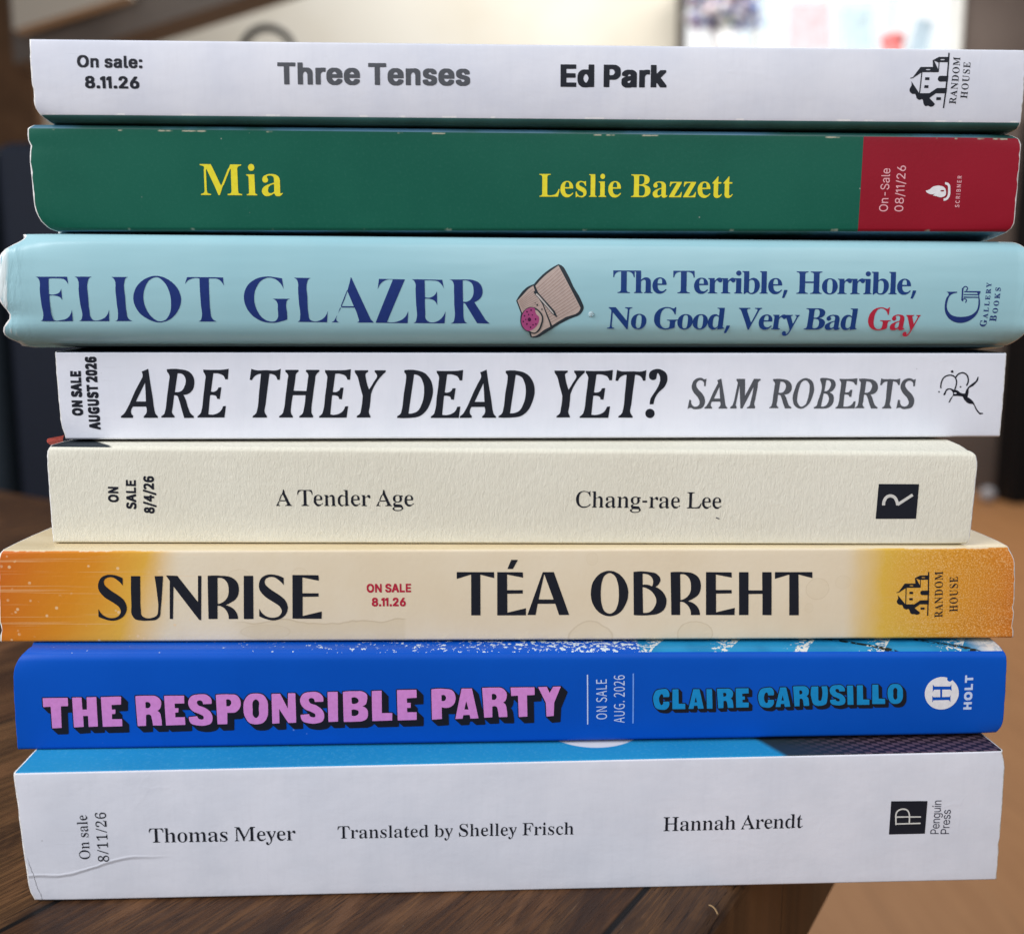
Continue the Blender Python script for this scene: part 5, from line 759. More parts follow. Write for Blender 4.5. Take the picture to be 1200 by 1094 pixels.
  ('cover_illustration', 'print_pink', 9, [[37,452,22,2,15,0,12,-6,4,-4,5,-12,1,-18,6,-22,12,-19,20,-17,6,-8,4,-13,1,-22,-3,-22,-8,-23,-13,-22,-21,-24,-18,-15,-20,-12,-26,-10,-20,-3,-14,4,-14,6,-18,15,-14,19,-10,14,-8,24,-6,26,0,24,4,26,6,26,12,26,10,16,20,20,16,11,18,8]]),
  ('cover_illustration', 'print_plum', 10, [[8,406,-1,-6,-3,-4,-6,-1,-4,1,-4,4,-2,6,2,4,4,4,4,2,6,-2,3,-4],
   [58,424,-2,-5,-4,-5,-5,-1,-5,1,-4,5,-2,5,2,6,4,4,5,2,5,-2,4,-4],
   [-21,358,-1,-6,-4,-4,-4,-1,-6,1,-3,4,-1,6,1,5,3,3,6,2,4,-2,4,-3],
   [-35,290,-1,-4,-4,-4,-4,-2,-6,2,-3,4,-1,4,1,6,3,4,5,1,5,-1,4,-4],
   [26,372,0,-4,-4,-4,-4,-2,-4,2,-4,4,0,4,0,5,4,3,4,2,4,-2,4,-3],
   [10,262,-2,-6,-4,-4,-5,-2,-5,2,-4,4,-2,6,2,6,4,4,5,2,5,-2,4,-4],
   [52,224,0,-6,-4,-4,-5,-1,-5,1,-4,4,0,6,0,5,4,4,5,1,5,-1,4,-4],
   [110,320,0,-6,-4,-4,-5,-1,-5,1,-4,4,-1,6,1,5,4,4,5,1,5,-1,3,-4],
   [81,252,-1,-4,-4,-4,-4,-1,-4,1,-4,4,0,4,0,6,4,3,4,1,4,-1,4,-3],
   [50,315,-4,-12,-7,-9,-11,-2,-10,2,-8,9,-4,11,4,12,7,9,11,3,10,-3,8,-9],
   [70,368,-2,-4,-2,-4,-4,-1,-4,1,-3,3,-1,5,1,4,3,2,4,2,4,-2,2,-2],
   [-8,314,-1,-4,-3,-2,-4,-2,-4,2,-2,2,-2,4,2,5,2,3,4,1,4,-1,3,-3],
   [115,262,-1,-4,-4,-4,-4,-1,-4,1,-4,4,0,4,0,5,4,3,4,2,4,-2,4,-3]]),
 ],
 [
  ('sale_date', 'ink_dark', 1, [[-5582,292,-18,2,-10,4,-14,10,-6,7,-4,7,0,24,2,10,6,10,12,9,8,5,18,4,34,0,18,-3,10,-4,13,-9,6,-6,5,-12,0,-24,-2,-8,-5,-8,-11,-10,-14,-6,-14,-3],
   [-5572,320,6,0,9,2,15,6,6,8,-1,3,-3,6,-10,5,-16,4,-14,-2,-8,-2,-6,-4,-5,-8,3,-6,8,-6],
   [-5508,394,-120,2,-3,3,1,24,9,5,34,16,5,4,-46,1,-3,3,1,22,3,2,23,0,98,-2,3,0,-1,-26,-8,-6,-36,-16,-3,-3,45,-1,2,-1,2,-2,-2,-21,0,-2],
   [-5534,513,-8,5,-3,4,0,13,7,7,4,10,-2,6,-2,2,-2,0,-4,-4,-14,-26,-7,-6,-11,-6,-6,-1,-26,1,-10,4,-10,10,-2,6,-2,5,2,26,6,11,8,8,18,0,8,-8,0,-14,-4,-4,-2,-7,0,-5,3,-2,5,6,12,22,9,9,11,5,26,0,-96,29,-3,3,1,24,6,5,100,27,15,0,5,-1,2,-2,0,-25,-6,-3,-26,-6,-2,-15,3,-2,27,-6,3,-3,0,-25,-3,-2,-14,0,12,-10,5,-8,2,-7,0,-23,-2,-8,-4,-7,-11,-12],
   [-5516,683,-110,1,-2,4,0,22,4,2,91,-1,1,1,0,30,2,6,3,2,26,0,2,-4,-1,-61,-4,-2],
   [-5504,758,-120,2,-4,3,2,62,2,2,27,0,2,-1,1,-3,-1,-34,2,-2,11,1,0,28,3,4,28,0,2,-2,0,-30,16,-2,2,2,0,30,1,8,3,2,27,-1,2,-3,-1,-64,-1,-1]]),
  ('sale_date', 'ink_dark', 1, [[-5331,124,-108,28,-4,4,1,24,4,4,4,2,100,26,23,1,3,-3,0,-24,-6,-4,-25,-6,-3,-2,0,-14,28,-7,6,-3,0,-26,-3,-1],
   [-5440,218,-3,3,0,21,2,4,7,0,68,0,10,2,8,4,4,2,2,4,-4,8,-18,4,-77,2,-2,2,0,21,3,4,101,-1,10,-2,7,-4,10,-8,4,-7,2,-7,0,-26,-2,-4,-8,-11,-9,-5,-9,-4,-10,-2],
   [-5396,311,-14,3,-14,6,-14,12,-4,8,-2,5,0,29,2,6,8,10,6,4,16,0,10,-6,2,-3,0,-11,-6,-7,-2,-6,2,-9,4,-4,6,-3,18,-5,16,2,11,4,5,6,4,8,-2,4,-4,4,-6,0,0,-1,0,-15,-2,-3,-31,1,-1,1,0,3,0,38,1,2,65,1,8,-5,6,-10,2,-8,0,-27,-6,-11,-8,-9,-9,-7,-15,-6,-11,-2],
   [-5441,409,-1,2,-1,3,0,20,2,2,75,2,10,1,10,5,3,6,-3,6,-19,6,-75,0,-2,2,-1,2,0,21,3,3,101,-1,15,-5,9,-6,7,-10,2,-7,0,-25,-1,-4,-4,-6,-4,-4,-10,-8,-9,-3,-10,-2],
   [-5342,500,-8,5,-4,5,0,12,8,8,4,10,-3,6,-3,2,-4,-2,-16,-27,-11,-11,-7,-3,-6,-1,-26,0,-10,4,-6,4,-6,6,-4,6,0,3,0,28,2,5,5,8,7,6,16,2,9,-4,5,-5,0,-3,0,-10,-5,-4,-3,-8,1,-6,2,0,5,4,8,15,7,11,7,7,8,4,4,1,34,0,10,-4,9,-8,6,-10,1,-5,0,-23,-2,-8,-8,-12,-8,-7,-4,-1],
   [-5440,580,-2,2,-1,2,0,76,2,2,29,0,2,-2,0,-23,2,-1,96,0,3,-2,0,-24,-2,-2,-97,-1,-2,-2,0,-23,0,-1,-4,-1],
   [-5426,691,-13,11,-5,8,-2,4,0,23,2,4,5,8,8,7,12,4,37,0,16,-6,20,-10,3,0,0,14,1,4,2,2,28,0,3,-2,0,-68,-2,-2,-25,0,-20,16,-16,12,-14,6,-14,4,-6,-1,-4,-5,2,-4,9,-8,0,-12,-11,-9],
   [-5394,769,-22,3,-12,4,-10,6,-6,8,-2,4,1,24,4,6,11,10,9,4,20,4,57,-2,10,-1,13,-6,9,-7,4,-6,2,-8,-1,-20,-7,-9,-10,-7,-10,-4,-14,-2],
   [-5382,798,8,0,14,1,12,3,5,4,-11,4,-14,3,-8,1,-19,-2,-13,-5,0,-3,9,-3],
   [-5428,846,-11,10,-5,8,-2,4,0,24,2,4,4,6,9,8,9,4,10,1,30,-1,16,-5,18,-11,4,0,1,17,2,3,3,1,26,0,3,-2,0,-69,-2,-2,-25,0,-20,16,-16,12,-12,6,-16,5,-8,-2,-2,-5,2,-3,8,-8,0,-13,-9,-8],
   [-5389,924,-17,2,-16,4,-6,4,-8,6,-6,7,-4,5,1,28,5,8,8,6,18,0,10,-7,0,-13,-4,-4,-2,-4,2,-4,4,-3,4,1,0,16,2,6,8,8,11,6,7,0,36,0,4,0,11,-6,11,-10,3,-6,0,-24,-4,-8,-10,-8,-11,-6,-10,-2,-19,-2],
   [-5361,955,5,0,10,3,3,3,0,3,-11,4,-10,-2,-1,-2,0,-4]]),
  ('title', 'ink_dark', 1, [[1356,255,-20,6,-18,13,-8,12,-4,10,-2,10,-1,16,3,10,4,10,4,6,10,11,14,7,22,5,14,-3,12,-4,18,-13,8,-11,4,-10,3,-20,-2,-14,-6,-14,-13,-15,-20,-10,-10,-2],
   [-1660,257,-68,3,-10,1,-2,3,2,18,16,8,12,9,10,9,10,16,15,62,5,28,16,138,26,146,6,60,-1,24,-8,16,-13,14,0,24,0,2,16,3,38,4,56,-1,60,-10,46,-14,24,-12,14,-8,16,-15,22,-25,17,-24,15,-28,8,-22,7,-28,6,-46,0,-34,-4,-32,-8,-36,-9,-30,-24,-64,-20,-40,-23,-32,-17,-18,-18,-16,-10,-9,-28,-17,-24,-11,-36,-8,-74,-6],
   [-1330,259,0,5,2,14,15,10,13,11,10,13,4,8,15,54,7,40,8,92,19,126,7,68,6,36,0,18,-2,8,-10,24,-14,18,-4,28,66,-2,142,0,48,3,66,9,-10,-120,-2,-6,-32,0,-7,22,-9,14,-12,14,-20,10,-34,10,-20,3,-22,1,-24,-2,-2,-2,-31,-214,11,-3,16,-1,20,3,18,8,16,13,7,12,7,17,36,1,2,0,-1,-6,-21,-134,-8,0,-28,4,-1,12,-5,14,-8,8,-12,4,-22,6,-12,0,-24,-2,-24,-220,0,-10,32,-4,16,0,24,3,24,6,14,5,27,16,13,10,7,8,14,20,13,34,36,3,2,-1,-20,-138,-4,-1],
   [-974,259,-2,3,0,18,26,18,16,15,16,25,33,60,21,44,56,130,48,96,44,80,2,14,-1,18,-5,18,-6,16,78,32,1,-2,23,-162,32,-190,16,-128,12,-50,11,-18,11,-10,8,-6,0,-20,-169,0,-1,18,9,8,16,16,7,12,5,16,2,16,-1,20,-3,14,-5,14,-154,0,-2,0,-4,-4,-12,-20,-6,-20,-2,-18,2,-14,4,-12,6,-10,14,-12,-4,-24],
   [494,259,-2,1,4,18,16,10,12,12,9,10,6,12,13,50,7,44,9,110,14,110,6,70,5,34,-1,16,-5,16,-11,20,-12,14,-4,28,102,-3,124,1,50,4,58,8,-8,-120,-2,-6,-34,0,-6,20,-12,18,-12,12,-18,8,-34,10,-20,4,-38,1,-16,-3,-28,-214,12,-4,18,-1,24,5,14,6,13,10,8,12,7,20,32,2,8,0,1,-2,-19,-140,-38,3,0,3,-1,10,-4,12,-9,9,-8,5,-30,7,-24,0,-12,-3,-20,-222,0,-6,2,-2,20,-3,24,-1,40,5,32,11,24,14,12,10,9,10,16,24,11,28,36,4,2,-2,0,-4,-18,-134,-4,-1],
   [-440,260,-62,4,0,2,-1,6,1,12,16,8,12,8,12,13,8,13,4,12,15,76,15,150,23,126,6,68,-2,20,-6,12,-15,15,0,3,-2,24,36,5,30,2,52,-2,54,-9,32,-8,26,-10,26,-14,20,-15,15,-15,17,-22,18,-28,10,-22,9,-26,5,-22,5,-38,0,-40,-3,-24,-12,-50,-15,-46,-19,-46,-8,-16,-15,-24,-20,-24,-13,-14,-24,-20,-14,-9,-26,-14,-22,-8,-34,-6,-84,-6],
   [1110,260,-140,2,4,20,16,9,10,8,14,17,5,12,12,54,7,50,6,104,11,134,8,112,-1,2,-16,0,-16,-4,-16,-6,-18,-10,-16,-14,-8,-10,-14,-30,-8,0,-23,4,17,130,2,0,40,-13,32,-5,130,2,68,-4,36,3,28,8,23,9,1,-10,-8,-116,-2,-4,-29,0,-5,16,-9,18,-12,14,-11,8,-12,6,-22,7,-22,2,-4,-3,-24,-196,-16,-164,-10,-48,-3,-24,1,-16,4,-16,16,-26,12,-14,1,-16,-3,-2],
   [-4304,262,-2,4,-20,86,-21,98,-18,64,-6,12,-6,4,-19,7,-12,0,-2,-3,-23,-134,-13,-54,0,-18,6,-14,8,-14,14,-16,0,-16,-140,-1,-22,2,4,15,22,14,12,12,7,12,16,54,7,36,18,122,20,106,12,72,8,42,0,16,-4,14,-8,14,-14,18,-4,30,2,1,52,6,60,0,76,-9,36,-8,26,-10,15,-10,11,-9,11,-11,12,-16,11,-22,4,-10,4,-18,2,-20,-1,-34,-8,-42,-4,-10,-11,-22,-20,-23,-9,-9,-19,-13,-24,-10,-18,-4,-22,-1,0,-2,17,-38,10,-28,15,-68,18,-62,8,-18,9,-14,17,-16,16,-12,-2,-18,-2,-4,-2,0],
   [210,263,-2,1,4,22,12,5,10,8,14,15,6,14,18,116,4,46,1,42,-37,128,-18,76,-8,22,-7,14,-25,36,-4,28,164,0,-3,-22,-17,-8,-8,-8,-6,-10,0,-8,10,-56,10,-44,12,-40,12,-32,2,-4,26,40,30,52,24,34,12,26,1,12,-3,14,-12,18,-12,14,0,22,130,0,0,-22,-39,-36,-27,-30,-22,-28,-18,-28,-32,-56,-14,-32,-18,-46,-4,-14,-3,-60,-8,-84,-11,-54,-1,-12,1,-10,6,-18,6,-12,8,-14,0,-16],
   [-5034,264,-24,2,0,18,32,24,16,17,13,19,49,84,76,158,38,66,59,102,3,26,-3,20,-7,20,72,30,8,2,16,-166,21,-190,5,-86,6,-48,6,-34,2,-10,10,-16,18,-18,0,-14,-2,-6,-167,0,1,20,12,11,12,12,6,9,7,16,3,16,1,20,-2,16,-5,16,-152,0,-4,-1,-4,-5,-14,-24,-6,-18,-2,-16,2,-16,4,-12,4,-6,14,-12,-6,-26],
   [-2684,264,0,2,2,16,18,13,12,11,7,10,6,12,15,52,8,44,12,104,18,114,8,60,6,42,0,18,-5,18,-9,18,-10,14,-2,28,72,-3,120,0,52,3,68,10,-11,-116,-3,-11,-31,1,-6,20,-11,20,-16,12,-14,8,-30,8,-20,4,-26,1,-20,-2,-1,-1,-35,-216,6,-2,18,-2,16,2,14,4,13,8,12,10,7,10,7,20,35,1,2,-5,-22,-136,-34,2,-2,2,-1,12,-4,12,-7,8,-8,4,-26,8,-24,0,-12,-4,-26,-214,0,-14,28,-5,20,0,16,2,26,6,16,6,26,15,14,11,7,9,15,22,14,32,34,2,1,-2,-23,-138],
   [-2228,265,0,5,2,18,12,5,14,10,12,13,6,12,15,74,7,42,6,50,2,40,-32,124,-11,54,-8,34,-12,28,-25,38,-2,26,164,0,-2,-20,-18,-10,-10,-10,-4,-10,-1,-12,9,-58,8,-40,10,-36,14,-35,27,39,33,54,26,36,11,22,2,12,-2,12,-11,20,-14,14,0,22,134,0,-3,-22,-31,-26,-39,-42,-27,-34,-18,-26,-30,-50,-18,-38,-18,-50,-8,-76,-10,-78,-13,-54,1,-12,2,-16,6,-12,10,-20,0,-16,-4,-1],
   [-3478,266,-8,2,6,20,24,15,17,19,7,18,13,50,10,54,13,122,31,226,-1,2,-2,0,-22,-2,-26,-10,-20,-12,-16,-16,-14,-20,-8,-16,-28,4,0,4,24,128,42,-14,36,-5,108,3,56,-4,34,0,26,3,16,4,34,13,-16,-132,-29,0,-5,20,-10,20,-10,12,-14,8,-20,8,-12,3,-20,1,-2,-4,-38,-234,-20,-128,-12,-50,-4,-24,0,-14,4,-20,12,-20,12,-16,-2,-18],
   [-3166,266,0,2,2,16,18,11,10,8,12,12,7,13,17,58,9,46,11,90,22,136,8,62,10,48,-2,14,-6,12,-11,12,-13,10,-2,24,20,2,140,0,0,-20,-12,-8,-13,-12,-5,-8,-6,-14,-2,-18,-9,-60,-19,-108,2,-2,14,-1,134,-3,2,0,2,4,14,92,4,36,10,48,0,10,-6,18,-7,10,-17,16,4,18,2,2,156,0,0,-20,-22,-17,-10,-11,-10,-16,-6,-16,-6,-52,-20,-116,-14,-92,-12,-68,-6,-48,-2,-54,2,-14,6,-14,12,-20,-2,-17,-2,-1,-164,0,0,18,21,12,13,12,10,14,5,14,22,98,8,58,3,44,-2,1,-146,0,-2,-1,-2,-4,-14,-64,-17,-120,1,-16,2,-14,8,-18,13,-16,-1,-18],
   [-4144,267,-2,3,4,16,14,9,13,13,14,20,16,54,8,40,15,112,15,88,13,90,7,36,0,18,-5,20,-8,16,-10,14,-2,28,60,-3,138,0,52,4,54,9,0,-8,-14,-116,-2,-3,-30,1,-5,18,-9,18,-11,12,-19,10,-24,8,-20,5,-38,1,-12,-2,-38,-216,14,-4,16,0,18,4,16,8,13,12,9,16,4,12,34,3,2,-1,1,-2,-25,-138,-8,-1,-26,3,-2,18,-4,10,-5,6,-11,6,-28,6,-20,-1,-6,-1,-4,-3,-30,-227,2,-2,18,-3,26,-1,28,4,32,11,26,15,19,20,12,16,9,18,6,18,34,4,-1,-18,-21,-122,-4,-1],
   [-1600,314,22,-1,18,2,36,10,24,12,22,18,19,29,19,42,15,40,9,36,8,58,1,68,-3,26,-8,34,-14,38,-10,20,-10,12,-12,10,-10,6,-16,8,-16,4,-14,2,-6,-2],
   [-362,316,34,0,30,6,34,14,12,8,12,12,19,26,25,56,12,36,7,32,6,50,1,50,-5,48,-11,38,-14,34,-9,16,-10,12,-9,6,-16,10,-16,6,-16,5,-16,1,-2,-4],
   [1356,425,-2,5,2,30,4,22,6,20,14,24,55,84,21,40,13,34,6,22,2,14,0,16,-3,22,-4,14,-16,30,-8,4,-6,-2,-2,-6,-9,-54,-3,-6,-8,-7,-12,-7,-12,-3,-18,1,-14,6,-14,12,-8,14,-2,18,0,18,4,14,6,14,8,10,14,10,16,8,24,8,22,3,20,0,28,-5,30,-14,20,-12,14,-14,12,-18,6,-16,4,-22,1,-18,-1,-16,-4,-22,-8,-22,-10,-20,-12,-20,-14,-16,-36,-31,-15,-15,-25,-32,-12,-22,-10,-18,-8,-24,-6,-28,-4,-26],
   [-794,456,120,0,-12,226,-6,-12],
   [-4867,462,117,0,2,96,0,130,-106,-198],
   [-4388,574,22,0,18,3,16,6,18,11,12,14,11,16,18,40,9,38,0,20,-4,20,-9,22,-8,12,-12,10,-13,8,-24,5,-18,0,-6,-1,0,-2,-40,-216,0,-4]]),
  ('author_name', 'ink_grey', 1, [[1912,364,-14,2,-20,12,-10,4,-17,-2,-9,-3,-17,-9,19,114,23,-7,-1,-26,4,-16,6,-10,8,-12,16,-11,10,-4,15,0,20,4,12,9,6,5,7,13,2,9,-1,27,-4,12,-11,21,-14,21,-41,43,-13,21,-14,27,-6,25,0,21,8,31,8,19,11,14,20,17,19,9,23,6,24,0,20,-6,13,-10,8,-2,11,0,8,4,8,7,-9,-94,-21,0,3,23,-3,14,-3,8,-10,14,-18,9,-10,3,-9,0,-9,-3,-10,-5,-15,-14,-9,-15,-2,-14,0,-12,2,-9,6,-14,22,-32,38,-35,12,-15,17,-25,9,-17,8,-29,2,-27,-5,-24,-6,-18,-10,-18,-11,-11,-15,-9,-24,-6,-37,-4],
   [4530,364,-20,4,-19,11,-10,3,-19,-1,-11,-4,-14,-8,-1,1,14,106,3,6,23,-7,0,-25,8,-21,8,-13,8,-8,15,-8,13,-4,14,0,20,6,9,6,9,10,5,9,3,9,0,15,-3,12,-15,30,-14,19,-48,48,-20,31,-8,16,-6,15,-2,14,0,19,6,24,10,22,12,17,19,14,21,9,19,5,15,0,15,0,17,-5,18,-11,8,-2,11,2,14,8,1,-11,-6,-76,-1,-4,-22,0,1,27,-3,12,-4,8,-12,12,-17,8,-16,2,-11,-2,-11,-5,-14,-12,-10,-15,-2,-12,0,-15,4,-15,24,-33,10,-11,45,-40,23,-31,9,-15,8,-22,3,-20,0,-16,-2,-16,-8,-26,-11,-18,-9,-8,-13,-8,-28,-6,-41,-6],
   [3227,370,-25,6,-21,10,-19,16,-14,18,-10,24,-6,28,-4,25,0,28,2,15,12,46,22,70,12,27,12,16,14,13,14,12,27,15,26,7,27,0,26,-8,16,-8,18,-14,13,-17,6,-12,7,-20,8,-41,2,-22,-4,-33,-10,-39,-16,-52,-12,-27,-14,-23,-27,-28,-20,-15,-10,-7,-13,-6,-17,-4],
   [2036,372,-2,2,0,11,20,15,8,8,24,45,18,39,34,84,52,103,2,5,-2,16,-8,20,50,20,44,-220,14,-81,6,-27,4,-9,12,-13,7,-5,0,-12,-107,-1,-2,5,0,8,15,15,5,10,2,9,0,22,-6,15,-3,2,-95,0,-3,-1,-7,-11,-6,-23,0,-14,4,-7,4,-7,9,-7,-1,-12,-1,-3],
   [3399,372,-1,2,0,4,2,11,16,7,9,6,7,6,5,10,7,41,31,101,7,31,4,23,0,35,-8,34,-16,38,0,24,30,5,49,-2,60,-11,25,-9,15,-13,9,-16,4,-11,4,-20,0,-11,-4,-16,-9,-21,-12,-18,-8,-8,-16,-12,-23,-10,23,-11,12,-9,12,-14,6,-13,5,-21,0,-25,-4,-27,-11,-27,-9,-14,-21,-19,-22,-12,-23,-6,-9,-2],
   [3672,372,-2,3,2,9,17,13,7,9,4,8,8,36,4,25,2,65,8,74,4,72,-6,15,-16,22,-2,15,73,-2,85,2,66,7,-2,-76,-2,-5,-22,1,-10,20,-10,10,-9,5,-15,5,-25,5,-24,2,-12,-2,-3,-1,-12,-130,0,-7,20,-2,20,4,14,10,5,7,5,13,25,0,1,-3,-8,-82,-1,-4,-25,2,-6,16,-5,5,-10,4,-16,4,-16,0,-9,-3,-6,-130,0,-14,5,-3,37,0,25,4,23,10,14,12,12,16,10,22,24,2,0,-7,-8,-82],
   [4117,372,-27,65,-15,45,-19,44,-9,12,-15,6,-10,0,-2,-2,-6,-86,-6,-22,0,-13,2,-8,7,-13,16,-14,0,-10,-117,0,2,10,16,10,7,6,4,8,9,37,2,27,2,62,10,79,4,69,-2,9,-6,10,-15,15,-4,18,1,2,44,4,29,0,71,-8,26,-5,19,-8,19,-13,15,-15,12,-19,7,-26,2,-25,-4,-20,-8,-18,-15,-17,-14,-10,-16,-8,-14,-2,-16,-2,-1,-1,13,-21,12,-23,17,-47,16,-34,8,-10,8,-8,23,-16,-1,-12,-2,-2],
   [4257,372,-1,2,2,12,17,10,9,12,4,10,6,38,4,43,0,56,6,150,-1,1,-12,0,-16,-4,-8,-4,-10,-6,-9,-9,-6,-10,-6,-13,-18,0,-2,3,0,6,8,76,28,-9,21,-2,36,0,36,2,45,-4,25,0,14,2,34,10,-1,-67,-2,-14,-1,-1,-19,0,-4,11,-7,12,-8,9,-9,5,-23,7,-12,2,-3,-3,-10,-118,-8,-116,-6,-32,0,-15,4,-13,4,-8,16,-21,0,-9],
   [2356,374,-2,1,0,15,28,22,17,55,37,207,2,16,-18,30,0,17,107,0,5,-193,1,-14,103,206,3,2,80,-1,1,-17,-16,-9,-8,-8,-6,-10,-2,-13,-2,-48,-18,-110,-6,-44,-10,-41,2,-21,12,-27,-4,-15,-98,0,-3,1,3,14,14,5,9,6,8,9,4,9,3,24,22,103,8,60,3,29,-11,-19,-116,-240,-2,-1,-25,0,-19,270,-1,2,-39,-228,0,-4,13,-24,-2,-15,-3,-1],
   [3037,374,-25,62,-17,52,-16,38,-5,8,-5,4,-15,4,-8,0,-2,-1,-6,-79,-8,-34,0,-7,2,-9,7,-10,16,-15,0,-10,-115,0,2,10,10,5,9,6,7,10,8,33,4,28,4,62,10,90,2,26,4,24,0,10,-3,9,-5,9,-16,16,-3,17,3,2,35,4,43,0,57,-6,28,-6,22,-9,18,-13,16,-17,10,-18,7,-25,0,-29,-5,-18,-7,-14,-14,-17,-14,-10,-19,-8,-16,-2,-11,0,-2,-2,15,-24,10,-20,17,-46,16,-37,14,-15,22,-15,0,-10,-1,-3,-2,0],
   [3234,397,13,-1,9,2,13,6,18,14,10,12,6,12,6,19,13,50,6,36,4,27,2,51,0,28,-5,19,-11,19,-17,19,-10,6,-15,4,-13,-2,-13,-6,-16,-12,-8,-10,-8,-17,-16,-54,-12,-56,-6,-75,0,-14,4,-19,8,-19,14,-22,10,-10],
   [3496,397,18,-1,15,4,13,6,7,5,7,7,9,13,7,14,6,17,4,21,0,14,-5,21,-6,13,-9,13,-9,6,-12,5,-11,3,-12,0,-4,-2,-2,-3,-24,-149,0,-6],
   [2148,496,76,0,-12,140,-2,-1],
   [2954,566,30,0,11,4,10,4,16,17,11,23,6,27,0,15,-4,10,-6,12,-6,8,-12,10,-9,4,-23,4,-11,0,-1,-2,-16,-126,0,-8],
   [4034,567,14,-1,14,2,10,4,14,8,12,14,9,19,5,17,2,13,0,14,-4,11,-8,15,-9,11,-8,5,-21,7,-18,2,-6,-2,-2,-4,-12,-129,1,-5],
   [3520,584,9,0,12,2,9,2,13,8,11,10,7,11,11,23,5,15,3,14,-3,16,-6,15,-6,9,-13,9,-13,4,-15,0,-6,-3]]),
  ('publisher_logo', 'ink_black', 1, [[5107,844,-7,-3,-4,-5,-2,-8,1,-4,3,-6,6,-4,5,-2,8,1,6,3,3,4,1,7,-1,5,-3,6,-4,4,-5,2],
   [5236,822,-12,-2,-14,-4,-12,-4,-12,-8,-9,-8,-8,-9,-13,-21,-16,12,-16,8,-14,4,-12,2,-22,0,-16,-2,-22,-8,-15,-8,-7,-4,-8,-8,-8,-8,-8,-11,-8,-17,-6,-16,-5,-20,-3,-18,0,-21,1,-17,3,-12,10,0,5,2,-3,30,2,20,2,14,4,16,8,22,8,13,9,11,15,11,15,8,16,5,19,2,15,-1,12,-2,9,-3,10,-4,6,-4,7,-7,10,-14,7,-16,6,-21,0,-20,-5,-36,-7,-24,-6,-18,-6,0,-20,10,-12,4,-12,2,-6,0,-14,0,-9,-2,-11,-4,-9,-6,-6,-9,-11,-25,-15,-31,-1,-2,8,-9,6,2,8,4,6,6,2,5,6,29,2,5,7,9,9,8,12,6,10,0,8,-2,6,-3,10,-7,6,-6,7,-8,5,-8,4,-12,2,-9,0,-9,-3,-10,-3,-7,-26,-34,-5,-10,-11,-29,-2,-12,11,4,5,4,36,77,14,1,44,0,35,-4,30,-6,2,-1,5,-13,8,-13,10,-14,14,-15,16,-14,13,-8,11,-6,13,-3,22,-1,12,-2,7,-3,10,-7,6,-8,6,-8,14,-30,5,-10,6,-10,25,-30,26,-24,2,-1,42,7,0,2,-4,10,-38,4,-3,2,-24,25,-15,19,-14,22,-23,42,-17,26,-9,10,-15,16,-12,8,-15,10,-23,12,-2,2,8,63,-2,29,2,8,2,6,4,6,5,4,9,5,20,9,12,8,18,16,19,22,13,16,8,15,4,37,0,4,-10,4,-1,-1,-20,-50,-29,-23,-39,-31,-13,-11,-12,-14,-14,-20,-8,-15,-5,-17,-5,-25,-6,-1,-20,0,-13,3,-14,3,-8,4,-7,4,-24,19,-8,5,-14,4,-12,4,8,24,4,22,4,30,0,18,0,12,-4,14,-8,18,-6,11,1,1,5,-2,0,1,8,17,6,7,8,9,8,6,10,6,18,6,11,1,11,-1,18,-6,10,-6,10,-8,8,-11,9,-17,4,-15,3,-19,0,-16,-4,-16,-6,-16,-8,-14,13,-10,3,0,8,14,6,16,4,16,2,12,-2,25,-4,21,-6,16,-4,8,-12,16,-8,8,-12,8,-12,6,-10,3,-14,3],
   [5224,650,-4,-2,-2,-4,-1,-4,1,-4,3,-4,4,-2,4,0,4,0,3,2,2,4,0,3,0,5,-2,2,-4,3],
   [4958,588,-4,-2,-2,-2,-1,-4,0,-2,1,-4,4,-4,4,-1,3,1,3,0,3,4,1,6,-2,3,-2,3,-4,2],
   [5160,570,10,0,9,-2,5,-4,1,-5,-5,-5,-10,-2,-6,0,-10,2,-6,4,0,2,0,3,4,5]]),
 ],
 [
  ('sale_date', 'ink_dark', 1, [[-4726,494,-13,0,-15,4,-12,6,-10,9,-8,11,-2,8,0,14,4,14,10,12,10,8,10,4,8,2,9,0,27,0,18,-4,9,-4,9,-6,6,-7,7,-13,1,-8,0,-16,-5,-12,-13,-12,-10,-6,-20,-4],
   [-4724,518,15,2,14,4,4,4,5,10,0,5,-4,6,-4,3,-8,5,-14,4,-18,-1,-11,-3,-7,-4,-4,-5,-2,-8,4,-10,9,-6],
   [-4682,600,-98,3,-1,2,0,7,1,12,2,3,54,25,6,4,-8,1,-52,2,-2,3,2,18,2,1,18,0,101,-3,1,-2,0,-18,-2,-4,-62,-29,2,-1,58,-2,2,-3,0,-13,-1,-6]]),
  ('sale_date', 'ink_dark', 1, [[-4480,410,-9,6,-2,4,0,10,7,6,6,16,-4,10,-4,4,-4,0,-5,-4,-17,-31,-6,-8,-6,-4,-8,-3,-12,0,-9,1,-9,5,-8,9,-4,8,-2,5,2,26,2,6,6,10,6,6,10,1,10,-9,0,-10,-4,-5,-6,-11,0,-4,4,-8,4,-2,8,6,13,28,11,12,10,4,14,0,10,0,10,-6,7,-7,5,-9,2,-11,-1,-20,-3,-13,-8,-12,-6,-6],
   [-4466,494,-103,39,-1,3,0,18,1,6,7,4,96,28,14,0,2,-4,0,-19,-2,-3,-3,-2,-27,-7,-1,-2,-1,-23,28,-10,4,-4,-1,-22,-3,-2],
   [-4511,541,3,0,0,9,-14,-4,2,-2],
   [-4458,602,-108,4,-2,2,0,21,3,2,7,0,84,-3,1,3,1,41,2,1,21,-1,2,-1,0,-5,-3,-62,-2,-2],
